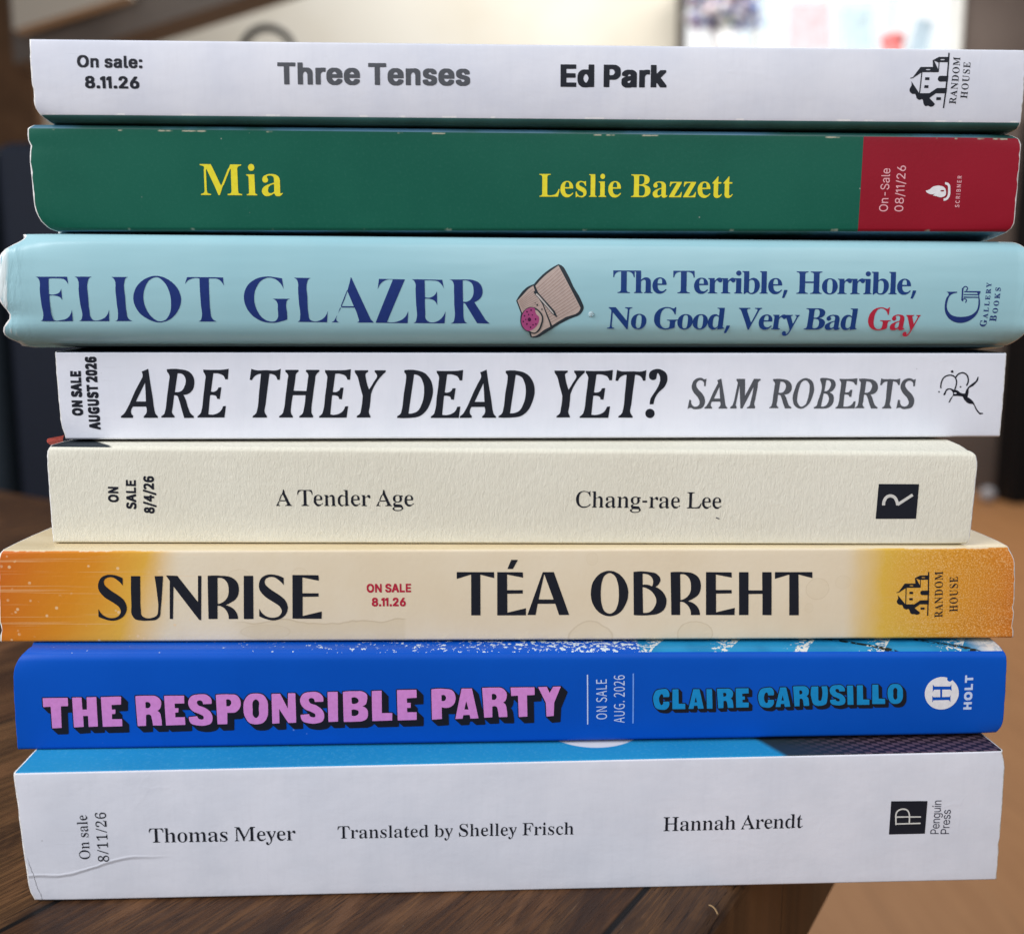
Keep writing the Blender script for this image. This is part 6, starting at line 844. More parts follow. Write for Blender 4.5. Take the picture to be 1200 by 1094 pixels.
   [-4455,686,-109,4,-2,2,0,14,4,55,2,1,5,0,13,-1,3,-1,0,-45,19,-1,0,34,2,4,2,1,16,0,4,-1,2,-2,-1,-36,21,-2,4,2,2,45,2,1,20,0,2,-2,0,-16,-2,-48,-2,-8]]),
  ('sale_date', 'ink_dark', 1, [[-4282,359,-12,1,-6,4,-10,8,-7,-4,-7,-2,-22,0,-11,6,-7,8,-4,8,0,21,3,9,11,12,12,4,22,-1,14,-7,9,6,12,4,21,-2,10,-4,8,-8,4,-8,2,-26,-4,-10,-7,-11,-11,-7,-5,-1],
   [-4280,384,2,0,7,3,3,5,2,4,-3,10,-7,4,-6,-3,-4,-3,-6,-12,4,-4],
   [-4336,392,4,0,6,2,4,6,2,4,-10,5,-10,-3,-2,-7,2,-5],
   [-4222,436,-8,0,-140,44,-3,4,1,18,4,2,11,-1,139,-45,4,-3,0,-16,-2,-3],
   [-4282,500,-10,0,-68,44,-2,2,0,18,2,6,2,1,64,-2,2,3,1,8,1,2,6,0,16,-1,2,-3,-1,-10,27,-1,2,-1,0,-18,-1,-4,-29,-2,-2,-41,-2,-1],
   [-4296,536,3,0,-1,8,-14,0,2,-2],
   [-4216,580,-9,0,-139,45,-4,3,0,14,1,4,3,2,12,-1,140,-44,3,-4,-1,-17,-2,-2],
   [-4252,646,-4,2,-22,22,-10,9,-13,9,-15,6,-6,0,-6,-3,-5,-7,3,-9,8,-7,0,-10,-10,-9,-12,1,-8,8,-4,7,-2,7,-1,22,3,10,10,10,10,6,5,0,24,0,10,-3,11,-5,26,-19,2,3,0,16,2,10,1,0,21,0,2,-4,-2,-70,-3,-2],
   [-4300,733,-14,1,-16,5,-12,7,-11,12,-3,7,0,24,4,10,8,8,13,1,9,-9,0,-10,-5,-5,-3,-6,3,-7,3,-4,10,-5,2,0,0,20,2,8,5,8,11,8,12,2,25,-1,7,-1,8,-5,8,-7,6,-12,0,-18,-1,-6,-3,-4,-6,-8,-8,-6,-12,-5,-12,-2],
   [-4278,759,7,1,10,3,5,5,1,6,-3,4,-10,4,-6,0,-8,-2,-4,-6,0,-4,4,-7]]),
  ('title', 'ink_dark', 1, [[-2799,454,3,2,0,3,-1,3,-3,0,8,2,5,4,19,40,12,6,2,6,-7,4,1,4,24,58,12,6,4,12,8,38,4,8,2,2,6,-2,6,-11,8,-37,35,-76,3,-11,6,-8,8,-19,10,-18,2,-3,6,-3,10,-2,-2,0,-2,-4,2,-3,2,-1,-87,0,3,1,2,3,-2,4,-3,0,12,2,11,2,4,3,2,3,0,4,-4,10,-10,22,-3,2,-7,0,-65,0,-13,-27,-1,-11,1,-4,3,-2,11,-4,5,0,-3,0,-1,-3,1,-4,3,-1],
   [-2748,523,58,-1,5,2,-1,3,-24,55,-2,4,-2,1,-2,1,-6,-4,-2,-2],
   [-2499,454,3,2,1,3,-1,3,-4,0,14,2,10,4,4,2,4,10,0,154,-2,2,-18,1,-14,-3,-8,-3,-7,-5,-7,-11,-6,-13,-3,-14,-7,0,-1,2,1,30,4,12,6,8,-1,6,-5,0,170,0,-5,-1,-1,-5,6,-9,4,-12,1,-29,-1,-2,-6,0,-1,1,-1,10,-6,13,-6,12,-8,6,-6,2,-19,5,-18,-1,-2,-2,1,-158,2,-6,6,-4,23,-4,-3,-1,-2,-3,2,-3,3,-1],
   [-2304,450,-10,4,-11,8,-13,15,-6,9,-4,14,-2,12,0,10,4,8,-4,10,7,18,7,12,6,6,11,5,9,5,8,2,14,0,8,-2,10,-6,8,-2,8,-8,6,-13,4,-17,-4,-6,0,-6,2,-3,2,-1,-74,0,-2,-2,0,-10,6,-20,6,-10,4,-3,10,-5,11,-2,13,0,6,2,8,5,11,11,7,-5,-8,-10,-12,-4,-11,-12,-10,-6,-11,-3],
   [-2317,536,41,0,4,1,0,15,-1,9,-3,8,-4,6,-7,3,-7,2,-10,-3,-5,-3,-5,-8,-4,-10,-2,-16,1,-3],
   [-2228,454,2,1,2,3,-2,3,-2,1,9,1,5,2,2,2,1,6,0,78,1,13,-4,11,-14,3,2,1,2,3,-2,3,-2,1,48,0,-2,-1,-1,-2,1,-9,10,-6,8,2,12,12,7,5,15,1,12,-2,16,-20,2,-12,2,-86,1,-3,2,-1,13,-2,-2,-1,-2,-3,1,-3,3,-1,-64,0,3,1,1,2,0,3,-3,2,11,2,4,4,0,86,-3,11,-6,3,-10,0,-15,-2,-8,-2,-6,-5,-3,-7,1,-82,0,-4,2,-2,13,-2,-3,-1,-1,-3,1,-3,3,-1],
   [-2024,450,-10,4,-10,10,-7,6,-5,7,-4,9,-4,16,-1,22,3,17,2,11,10,16,8,6,8,8,8,6,6,0,16,0,6,-4,6,-7,14,-3,4,1,0,3,0,53,-2,3,-4,2,-17,4,3,0,1,3,-1,3,-3,0,56,0,-3,0,-1,-4,2,-16,0,-48,-2,-8,2,-14,-1,-81,2,-4,14,-5,-2,-4,2,-2,2,-1,-25,-3,-28,-6,-1,2,0,2,8,7,0,5,-3,2,-19,-4,-3,-6,-7,-6,-8,-2],
   [-2008,466,10,1,18,6,3,3,3,10,0,72,-2,4,-3,5,-7,3,-11,2,-15,0,-11,-6,-7,-14,-4,-16,0,-34,4,-16,2,-8,4,-6,9,-4],
   [-1862,450,-11,4,-11,8,-12,15,-6,9,-5,14,-2,12,1,10,4,8,-4,9,6,19,8,12,6,6,11,5,9,5,8,2,13,0,9,-2,10,-6,8,-2,8,-8,6,-14,4,-16,-4,-6,0,-7,1,-2,3,-1,-74,0,-2,-2,0,-10,6,-21,5,-9,5,-3,10,-5,11,-2,12,0,7,2,8,5,10,11,8,-5,-8,-10,-12,-4,-11,-12,-10,-7,-11,-2],
   [-1875,536,41,0,4,1,0,15,-1,9,-3,8,-4,6,-7,3,-8,2,-9,-3,-5,-3,-5,-8,-4,-10,-2,-17,1,-2],
   [-1786,454,2,0,2,4,-2,3,-2,1,11,2,4,2,1,2,1,72,1,17,-4,17,-2,2,-12,2,4,0,0,4,-2,3,-2,1,48,0,-2,-1,-2,-3,2,-13,7,-7,11,4,10,14,8,6,12,2,10,-2,7,-26,-1,-6,-3,-4,-7,-2,-9,1,-2,1,-6,11,-3,1,-8,2,-18,-6,-5,-9,-2,-9,1,-70,1,-4,4,-2,19,-2,-4,-2,-1,-2,1,-4,4,0],
   [-1611,454,3,2,0,2,-2,4,-2,0,8,2,5,3,18,41,13,6,2,6,-7,4,1,4,24,57,12,7,4,11,8,38,4,8,2,2,6,-1,6,-12,8,-36,35,-76,3,-12,5,-8,9,-18,10,-18,2,-4,6,-2,10,-2,-2,0,-2,-4,2,-4,2,0,-87,0,3,0,2,4,-2,4,-3,0,12,1,10,3,5,2,2,4,-1,4,-3,10,-10,22,-3,2,-7,0,-66,0,-12,-28,-1,-10,1,-4,2,-4,12,-2,5,0,-3,0,-1,-4,1,-4,3,0],
   [-1560,522,58,0,4,2,0,2,-24,55,-2,4,-2,1,-2,1,-6,-3,-2,-2],
   [-1372,395,-17,3,-9,4,-1,2,-7,2,-6,5,-3,3,-3,6,2,8,6,8,4,2,18,6,-6,2,-3,2,-7,12,-2,13,-2,4,0,4,3,5,9,7,8,4,14,3,-20,9,-4,3,-8,10,-3,9,-1,10,0,10,2,9,6,10,5,6,10,4,9,5,10,3,10,0,16,0,21,-6,33,0,-3,0,-1,-3,0,-9,2,-3,2,0,-18,-1,-2,0,6,-16,1,-14,-3,-11,-6,-12,-6,-5,-21,-10,-9,-1,-19,1,-7,-2,-9,-6,-3,-8,3,-4,5,-2,50,-2,10,-2,8,-3,6,-5,6,-12,2,-10,7,-7,0,-5,-2,-8,-5,-7,-6,-5,-26,-12,-23,-3],
   [-1366,406,24,0,16,2,7,2,7,6,4,6,1,8,-1,4,-7,4,-13,2,-56,0,-7,-6,-3,-5,-2,-7,2,-6,8,-6,4,-2],
   [-1362,507,11,0,9,3,5,4,5,9,2,14,0,9,-4,19,2,5,-3,4,-7,4,-18,1,-9,-3,-7,-6,-3,-10,-2,-17,2,-18,3,-7,4,-6],
   [-1228,450,-10,3,-10,8,-14,15,-6,10,-4,14,-2,12,0,10,4,8,-3,9,7,19,6,12,6,6,12,4,8,6,8,2,14,0,9,-2,10,-6,7,-2,8,-8,6,-14,4,-16,-4,-6,0,-7,2,-3,3,0,-75,0,-2,-2,1,-10,5,-21,6,-9,4,-4,10,-4,12,-2,12,0,6,2,8,4,12,12,6,-6,-7,-10,-12,-4,-11,-12,-10,-6,-12,-2],
   [-1240,536,40,0,5,0,0,16,-1,8,-3,8,-5,6,-6,4,-8,1,-10,-3,-4,-2,-6,-8,-3,-10,-3,-17,2,-3]]),
  ('author_name', 'ink_dark', 1, [[844,438,-17,3,-13,6,-12,7,-10,6,-8,8,-11,18,-9,22,-4,24,1,26,7,24,7,16,14,19,13,10,25,11,19,3,16,0,14,-3,28,-9,8,-1,9,4,5,8,6,0,1,0,0,-8,-7,-8,4,-12,2,-17,0,-19,0,-2,-6,0,-16,31,-12,14,-9,7,-18,4,-19,2,-14,-3,-6,-3,-6,-3,-9,-7,-11,-17,-5,-13,-3,-14,-2,-19,0,-35,2,-11,4,-16,8,-15,7,-8,7,-6,13,-6,14,-2,17,-1,22,5,13,6,15,12,10,11,8,-7,-6,-10,-12,-10,-30,-16,-14,-4,-13,-2],
   [949,442,2,0,1,4,-1,3,-3,1,10,1,5,2,1,1,2,7,0,79,2,12,-2,8,0,56,0,5,-2,3,-3,3,-10,2,1,1,2,4,-2,2,-2,0,48,0,-2,0,-2,-4,2,-15,0,-55,8,-5,6,1,4,2,14,14,12,4,14,-2,7,-4,12,-18,3,-11,0,-87,2,-4,1,-1,13,-3,-2,0,-2,-3,2,-3,2,-1,-62,1,2,0,2,2,-1,4,-3,1,12,2,3,5,1,86,-4,12,-5,2,-10,2,-15,-3,-8,-3,-5,-4,-3,-7,0,-83,0,-4,2,-2,12,-3,-2,-1,-2,-2,2,-4,2,0],
   [1201,436,-7,3,-3,12,-3,3,-4,0,-12,-2,-8,-6,-10,-6,-6,-2,-19,0,-7,3,-10,18,-2,5,0,8,2,10,6,12,9,6,13,8,30,10,17,4,1,4,0,23,-4,10,-4,4,-6,1,-8,2,-12,0,-12,-2,-4,-5,0,-4,6,-13,-1,-6,-3,-10,-7,-4,-9,0,-4,2,-4,10,-1,16,2,8,6,6,11,4,8,5,5,2,10,1,20,0,17,-4,12,-8,7,-8,3,-10,2,-12,0,-11,-2,-7,2,-8,0,-39,-2,-11,3,-2,9,-2,7,4,1,-2,-5,-2,-3,-8,-9,-8,-9,-2],
   [1156,456,7,-1,9,2,8,3,6,4,2,3,0,41,-2,4,-13,-2,-15,-6,-10,-8,-4,-6,-4,-8,0,-12,2,-7,4,-5],
   [1248,440,2,0,2,4,-2,3,-2,1,10,1,4,2,2,1,1,7,1,79,2,13,-6,11,-13,4,2,0,1,3,-1,3,-2,0,48,0,-2,0,-1,-2,0,-10,10,-5,8,3,11,11,8,5,15,2,12,-4,14,-20,4,-12,0,-87,1,-3,2,-1,13,-3,-3,0,-1,-3,1,-3,3,-1,-63,1,3,0,1,2,-1,4,-2,1,12,2,3,5,1,86,-4,12,-6,2,-9,1,-15,-2,-8,-3,-6,-4,-3,-7,0,-83,1,-4,2,-2,12,-3,-2,-1,-2,-2,2,-4,2,0],
   [1446,379,-16,3,-9,4,-1,2,-7,3,-6,5,-3,3,-2,5,1,9,6,8,4,3,18,4,-5,2,-4,4,-7,11,-1,13,-2,4,0,4,3,5,9,7,8,4,12,4,-19,8,-3,3,-8,11,-3,9,-1,10,0,11,2,8,6,10,5,6,10,4,9,5,10,3,10,0,14,0,22,-6,32,0,-3,-1,-1,-2,0,-10,2,-3,2,0,-17,0,-3,-1,6,-15,1,-15,-3,-11,-6,-12,-6,-5,-20,-10,-8,-1,-20,1,-7,-1,-9,-7,-2,-8,2,-4,6,-2,48,-3,10,-1,8,-3,5,-6,6,-12,3,-10,6,-7,0,-5,-2,-8,-4,-7,-7,-5,-25,-12,-22,-3],
   [1452,390,24,0,16,2,6,2,8,6,4,6,0,8,0,4,-8,4,-12,2,-55,0,-7,-5,-4,-5,-1,-7,3,-7,6,-5,4,-2],
   [1457,492,11,0,9,3,5,4,4,9,2,14,0,9,-4,19,3,6,-3,4,-8,4,-17,1,-9,-3,-6,-6,-4,-10,-2,-17,2,-19,6,-12],
   [1545,504,2,0,1,2,1,16,-2,4,-3,0,64,0,-2,0,-2,-4,0,-16,1,-2,3,-1],
   [1626,438,2,0,2,3,-2,3,-2,1,11,2,5,2,0,3,2,72,1,18,-3,16,-3,2,-11,2,2,2,1,2,-1,4,-3,0,47,0,-2,0,-2,-4,2,-12,7,-8,11,4,10,14,8,7,12,1,10,-2,6,-26,-2,-7,-2,-3,-7,-2,-9,0,-2,2,-6,11,-2,1,-9,2,-17,-6,-6,-9,-1,-9,1,-71,0,-3,4,-2,18,-4,-3,-1,-1,-3,2,-2,2,-1],
   [1837,432,-7,2,-3,13,-3,3,-4,0,-12,-2,-8,-7,-10,-5,-6,-2,-19,-1,-7,3,-10,18,-2,6,0,8,2,10,6,11,9,7,13,7,30,11,17,3,1,4,0,23,-4,10,-4,4,-6,2,-8,2,-12,0,-12,-3,-4,-5,0,-4,6,-12,-1,-7,-3,-9,-7,-4,-8,0,-5,2,-4,9,-1,17,2,8,6,6,11,4,8,4,5,2,10,2,20,0,17,-4,12,-8,7,-8,3,-10,2,-13,0,-11,-2,-6,2,-9,0,-39,-2,-10,3,-2,9,-2,7,3,1,-1,-4,-3,-4,-7,-9,-8,-9,-2],
   [1792,451,8,-1,8,2,8,4,6,4,2,3,0,41,-2,4,-13,-2,-15,-6,-10,-8,-4,-7,-3,-8,-1,-12,2,-7,4,-4],
   [1932,432,-10,2,-10,9,-12,15,-6,10,-5,14,-2,12,1,10,3,8,-3,10,7,19,7,11,6,6,10,6,10,5,7,2,13,0,10,-2,9,-7,7,-2,8,-8,6,-14,4,-16,-4,-6,0,-7,2,-3,2,0,-73,0,-1,-2,0,-10,4,-21,6,-9,4,-4,10,-4,12,-2,12,0,6,2,8,4,10,11,7,-5,-7,-10,-12,-4,-11,-12,-10,-6,-11,-3],
   [1920,518,40,0,5,0,0,16,-1,9,-3,8,-4,6,-7,4,-8,1,-9,-2,-5,-4,-4,-7,-4,-11,-2,-16,0,-3],
   [2074,434,4,2,1,3,-2,3,-4,0,13,2,10,3,3,3,3,6,1,147,-1,7,-3,4,-11,5,-14,2,3,1,2,3,-2,3,-3,0,95,0,-3,0,-2,-4,2,-3,2,-1,-17,-1,-9,-3,-4,-4,-2,-4,-2,-148,2,-8,4,-3,16,-3,23,0,27,6,10,5,8,7,11,18,7,16,7,0,1,0,-4,-20,-4,-14,-4,-11,-9,-11,-1,-6,2,-2,4,0],
   [2300,429,-10,3,-10,8,-13,16,-5,10,-5,14,-2,12,0,10,4,8,-3,9,6,19,8,12,6,6,10,5,9,5,8,2,13,0,10,-2,9,-6,7,-2,8,-8,6,-14,4,-17,-4,-7,0,-6,1,-2,3,0,-73,0,-2,-2,1,-10,4,-22,6,-9,4,-3,10,-5,12,-2,11,0,7,2,8,5,10,10,7,-4,-7,-10,-12,-4,-12,-12,-9,-7,-11,-3],
   [2288,516,40,-1,5,1,0,16,-1,8,-3,8,-4,6,-7,4,-8,2,-9,-3,-5,-3,-4,-8,-4,-10,-2,-17,0,-3],
   [2423,428,-11,4,-10,8,-12,15,-6,10,-4,13,-2,13,0,9,4,10,-3,8,7,20,6,11,6,7,11,4,9,6,8,2,13,0,9,-2,10,-6,7,-3,7,-9,7,-12,3,-18,-4,-6,0,-6,2,-3,3,-1,-73,0,-2,-1,0,-11,5,-20,5,-10,5,-3,10,-5,11,-2,12,0,6,2,8,4,11,12,7,-6,-8,-10,-11,-4,-11,-12,-10,-6,-12,-2],
   [2411,515,40,-1,5,2,0,14,-2,10,-2,8,-4,6,-8,4,-7,0,-9,-2,-5,-4,-5,-6,-4,-11,-2,-17,1,-2]]),
  ('publisher_logo', 'ink_dark', 1, [[4337,731,478,-1,-9,-416,-480,-2]]),
  ('publisher_logo', 'ink_cream', 2, [[4736,616,-150,-102,-9,24,-15,28,-14,17,-14,10,-18,9,-22,6,-23,0,-21,-6,-16,-8,-10,-10,-12,-14,-9,-16,-8,-22,-3,-18,-2,-20,2,-19,36,1,-1,22,1,16,5,14,11,21,8,11,10,6,14,4,12,1,20,-5,16,-10,9,-12,15,-28,6,-20,4,-21,20,1,6,-6,172,118,-3,6]]),
 ],
 [
  ('sale_date', 'ink_red', 1, [[-1692,598,-6,2,-10,6,-5,6,-7,11,-4,17,0,30,3,9,6,10,5,6,7,5,9,4,21,1,5,-1,14,-8,6,-6,6,-10,4,-13,1,-10,-2,-25,-5,-15,-8,-9,-4,-4,-8,-4,-6,-2],
   [-1480,598,-6,2,-8,4,-7,6,-6,12,1,13,1,1,17,0,7,-12,9,-3,6,0,6,3,3,3,1,5,-6,6,-28,9,-10,9,-4,7,-2,15,2,8,4,7,5,5,10,6,5,1,22,0,11,-5,9,-10,2,-8,0,-12,-2,0,-17,0,-5,10,-10,4,-8,-2,-2,-3,-2,-6,1,-3,6,-3,26,-9,9,-8,6,-8,0,-16,0,-6,-6,-10,-6,-6,-7,-4,-7,-2],
   [-1625,600,-1,2,-1,85,0,13,1,3,20,1,2,-2,30,-50,5,-6,1,57,3,1,13,0,3,-1,1,-3,0,-99,-2,-1,-20,0,-33,56,-2,0,-1,-54,-2,-2],
   [-1429,600,-2,3,0,9,30,88,3,4,20,0,4,-8,28,-83,0,-11,-2,-2,-17,0,-3,3,-8,23,-23,0,-2,0,-7,-23,-2,-2],
   [-1336,600,-2,3,0,99,2,2,17,0,2,-2,1,-80,38,0,1,-2,0,-18,-3,-2],
   [-1266,601,0,103,60,0,2,-4,0,-14,-2,-2,-33,0,-7,-2,0,-18,38,-1,1,-1,0,-16,0,-2,-2,-2,-37,0,0,-18,1,-2,40,0,1,-2,0,-18,-2,-1],
   [-1684,622,4,-1,6,2,8,5,4,8,4,12,-1,8,-5,16,-6,6,-10,4,-10,-3,-6,-5,-4,-8,-4,-14,2,-8,4,-12,8,-8],
   [-1394,648,11,0,-5,16]]),
  ('sale_date', 'ink_red', 1, [[-1314,430,-14,6,-8,13,-2,7,0,24,8,16,24,36,4,4,19,-1,2,-3,0,-7,-16,-25,8,-2,6,-2,7,-5,4,-7,3,-8,-1,-24,-4,-10,-8,-7,-4,-3,-8,-2],
   [-1643,430,-4,2,-10,5,-8,9,-3,6,0,19,2,4,8,11,-6,12,0,18,5,10,6,6,9,4,4,1,20,0,14,-7,6,-6,2,-6,2,-17,-2,-7,-5,-8,7,-8,2,-4,0,-18,0,-6,-8,-10,-10,-8,-6,-2],
   [-1577,430,-5,3,-2,3,0,15,1,3,6,4,13,0,2,-1,4,-5,0,-16,-6,-6],
   [-1453,430,-7,8,0,6,2,10,6,4,12,0,2,-1,6,-6,0,-15,-4,-4,-4,-2],
   [-1538,432,-2,2,1,66,-3,1,-4,-2,-8,1,-1,21,1,3,17,11,18,1,3,-2,0,-100,-4,-2],
   [-1494,432,-1,2,0,66,-1,1,-4,-2,-8,0,-2,1,-1,20,3,4,16,11,18,1,2,-2,0,-100,-2,-2],
   [-1420,432,-2,2,0,15,39,43,5,6,2,6,-2,5,-3,3,-8,2,-7,-3,-4,-13,-20,0,-1,2,0,15,2,5,9,11,10,5,24,0,4,-1,9,-5,8,-11,1,-5,0,-16,-1,-8,-3,-6,-13,-16,-11,-11,-2,-3,31,-2,1,-3,0,-17,-2,-1],
   [-1304,452,4,0,4,3,4,9,0,4,-2,6,-4,3,-5,1,-4,0,-5,-4,-4,-9,4,-9,3,-3],
   [-1634,452,5,0,6,2,3,2,2,4,1,2,-3,6,-6,4,-4,2,-6,-2,-4,-2,-3,-4,-1,-4,1,-4,3,-4],
   [-1632,496,2,0,6,3,4,6,-2,6,-5,3,-3,1,-6,-1,-4,-6,0,-6,4,-4]]),
  ('title', 'ink_dark', 1, [[-2846,265,-38,7,-58,19,-49,23,-2,2,0,4,3,82,2,4,14,-26,8,-15,14,-17,14,-13,16,-12,20,-11,22,-8,22,-5,36,-1,14,2,26,7,14,7,16,12,8,8,10,16,6,14,2,16,-2,14,-5,14,-15,26,-22,20,-58,40,-56,35,-34,28,-27,29,-13,16,-16,28,-6,18,-3,18,-1,18,4,34,10,32,10,16,8,12,10,10,14,10,30,14,28,8,34,2,36,-3,42,-9,32,-12,35,-18,-1,-88,-24,29,-22,22,-26,21,-26,18,-16,6,-16,3,-20,1,-22,-4,-18,-8,-15,-8,-7,-10,-6,-12,-3,-12,0,-16,5,-18,4,-9,10,-11,32,-30,30,-24,66,-44,46,-35,25,-23,17,-24,16,-34,8,-34,0,-24,-6,-32,-12,-28,-17,-26,-22,-20,-23,-16,-36,-16,-40,-8],
   [-4332,267,-22,1,-58,7,-26,8,-10,7,-14,16,-12,24,-8,22,-2,14,0,22,7,66,4,184,9,168,2,1,92,0,12,-1,2,-2,-7,-140,-2,-76,-6,-98,-1,-44,2,-40,-1,-50,1,-8,4,-10,6,-12,18,-14,14,-7,18,-6,14,-2,16,0,18,2,20,5,22,8,18,9,13,11,8,12,7,22,9,72,1,40,-13,200,-13,126,2,2,96,0,-2,-30,-20,-182,-15,-124,-13,-86,-2,-28,-5,-24,-12,-22,-10,-10,-15,-13,-18,-10,-10,-3,-24,-3],
   [-4728,270,-28,5,-28,8,-42,15,-42,20,4,88,2,5,14,-31,10,-14,16,-20,14,-12,26,-16,18,-8,24,-6,16,-2,20,0,28,5,20,7,22,13,16,19,10,18,3,12,-1,24,-6,16,-7,14,-9,12,-8,9,-58,43,-75,48,-13,11,-30,33,-20,28,-10,18,-7,26,-2,30,3,26,12,36,14,24,16,18,20,14,32,12,20,5,20,2,28,-1,26,-3,36,-9,36,-14,27,-14,1,-8,-4,-82,-26,35,-20,19,-31,26,-23,14,-14,4,-20,3,-20,-1,-22,-6,-18,-10,-10,-8,-8,-14,-4,-16,0,-16,4,-16,8,-14,6,-8,42,-39,22,-17,55,-38,51,-39,20,-19,17,-24,14,-30,8,-32,1,-28,-5,-28,-7,-20,-9,-18,-18,-26,-17,-16,-28,-18,-36,-16,-22,-5,-20,-3],
   [-3680,272,-16,2,-4,4,-272,396,-4,4,-26,-386,-2,-5,-36,1,23,458,-2,6,-35,54,-2,8,130,-6,224,-313,1,1,1,8,13,298,3,6,36,0,1,-14,-26,-512,-1,-10],
   [-3172,283,-2,3,0,18,19,500,3,2,106,0,1,-4,-16,-518,-3,-1],
   [-2326,283,-218,1,-60,2,16,528,272,-3,32,-1,2,-38,0,-26,-2,-2,-186,39,-2,-1,-1,-10,-5,-178,188,-1,1,-1,0,-16,-1,-22,-2,-2,-184,-2,-8,-230,2,-2,6,1,217,53,1,-16,-4,-72,-2,-1],
   [-3350,284,-1,2,0,28,-3,22,-7,24,-13,26,-21,28,-15,12,-28,16,-18,5,-16,0,-3,-3,-6,-150,-1,-8,-104,-1,-2,1,13,504,1,16,2,2,50,3,56,0,100,-6,32,-5,14,-4,22,-8,18,-12,18,-12,13,-14,9,-12,12,-22,7,-24,3,-22,1,-16,-1,-28,-7,-38,-8,-22,-8,-16,-17,-23,-26,-23,-56,-32,-38,-18,26,-8,30,-14,28,-19,18,-19,17,-26,11,-28,5,-26,1,-28,-2,-2],
   [-3470,468,24,5,26,12,21,13,23,21,15,19,10,20,6,16,6,28,2,18,0,48,-5,32,-8,24,-14,20,-16,19,-22,13,-22,7,-30,-1,-6,-2,-1,-6,-10,-286]]),
  ('author_name', 'ink_dark', 1, [[1134,298,-16,2,-26,6,-24,9,-20,10,-19,12,-16,13,-25,26,-12,14,-20,33,-20,41,-12,42,-4,28,-4,31,2,58,8,51,8,26,6,17,23,39,17,22,18,19,31,25,29,14,22,8,20,6,23,2,35,-2,22,-4,25,-10,24,-12,20,-12,31,-29,13,-15,22,-31,22,-42,10,-27,7,-26,4,-22,4,-28,-2,-49,-4,-30,-7,-25,-13,-37,-21,-43,-11,-19,-17,-25,-25,-25,-20,-14,-19,-10,-27,-10,-23,-5,-17,-2],
   [3392,300,-97,0,-3,2,-22,495,-10,-1,-158,-49,-2,1,0,14,-2,47,0,20,339,-1,105,0,2,-2,4,-64,0,-6,-1,-1,-165,43,-2,-2,26,-485,-1,-11],
   [3036,303,-64,1,-2,1,-10,253,-2,5,-2,1,-162,-1,0,-22,9,-236,-113,0,-20,508,1,17,111,0,2,-12,6,-201,2,-8,107,-1,55,0,2,1,-10,207,0,13,111,0,1,-8,22,-517,-2,-2],
   [1518,306,-57,2,-21,2,-8,3,-14,498,0,25,3,2,67,6,33,0,53,-4,84,-12,24,-8,23,-18,20,-20,10,-18,5,-20,0,-14,-6,-18,-14,-26,-18,-18,-19,-14,28,-12,24,-16,24,-20,11,-12,14,-18,11,-18,11,-23,10,-30,2,-19,0,-32,-8,-39,-11,-25,-8,-14,-13,-14,-14,-12,-17,-11,-20,-10,-28,-10,-14,-3,-99,-10],
   [2456,307,-159,1,-3,1,-16,494,0,26,2,3,299,-4,3,-2,4,-53,0,-8,-1,-1,-183,36,-5,2,-1,-2,6,-186,185,0,3,-2,0,-9,2,-28,-2,-3,-184,-2,8,-229,218,53,2,-1,2,-6,0,-78,-1,-3],
   [2116,308,-2,2,0,17,-2,15,-5,22,-8,21,-15,27,-18,22,-24,20,-19,12,-22,6,-18,0,-3,-3,5,-159,-105,0,-23,522,40,4,77,0,95,-6,36,-6,33,-14,30,-20,18,-18,9,-12,10,-18,9,-24,4,-16,4,-32,0,-28,-2,-18,-5,-24,-7,-19,-7,-14,-9,-13,-10,-12,-18,-14,-42,-26,-47,-23,31,-9,28,-12,21,-15,25,-22,20,-28,13,-28,7,-28,3,-27,-2,-2],
   [-40,314,-147,0,-3,2,0,521,2,3,271,-2,27,-2,2,-1,2,-52,0,-10,-1,-1,-183,38,-4,-2,1,-186,183,0,2,-1,0,-2,0,-37,-1,-2,-178,-2,-4,-1,1,-227,0,-2,2,0,217,53,1,-3,0,-83,-3,-1],
   [-486,316,-11,0,-1,3,1,491,-7,0,-160,-50,-2,1,0,4,0,68,2,9,437,-2,1,-69,-2,-3,-161,42,1,-493,-3,-1],
   [543,316,-45,136,-3,2,-91,0,-115,0,-24,-137,-95,1,-2,1,170,497,8,20,2,2,126,0,2,0,2,-3,185,-518,-2,-1],
   [1140,330,8,0,12,2,18,8,9,6,21,18,7,11,7,14,14,40,8,33,4,31,2,59,-4,80,-4,36,-7,34,-18,55,-10,20,-5,7,-12,14,-13,10,-23,14,-11,2,-14,0,-10,-2,-13,-6,-18,-12,-18,-19,-8,-17,-6,-14,-14,-58,-4,-33,-4,-66,2,-64,4,-48,6,-32,12,-45,10,-26,10,-16,9,-10,11,-9,22,-12],
   [1558,337,28,1,25,6,18,9,23,19,14,18,8,14,14,30,8,29,0,28,-2,18,-5,14,-13,28,-12,19,-21,25,-21,18,-23,15,-33,16,-34,8,-2,-2,0,-10,12,-299,3,-3],
   [1984,492,28,8,19,9,18,12,19,16,18,25,7,14,8,26,3,23,0,42,-4,38,-9,29,-9,19,-16,22,-20,17,-20,12,-24,4,-19,0,-10,-2,-1,-3],
   [350,507,124,-1,2,2,-111,304,-3,-6,-62,-297,3,-1],
   [1640,662,2,1,4,9,6,20,2,29,-8,29,-11,20,-12,14,-10,8,-13,8,-20,8,-30,6,-20,0,-3,-1,3,-133,20,4,37,-2,24,-6],
   [-40,877,-27,1,-3,1,44,107,78,0,-3,-9,-55,-100]]),
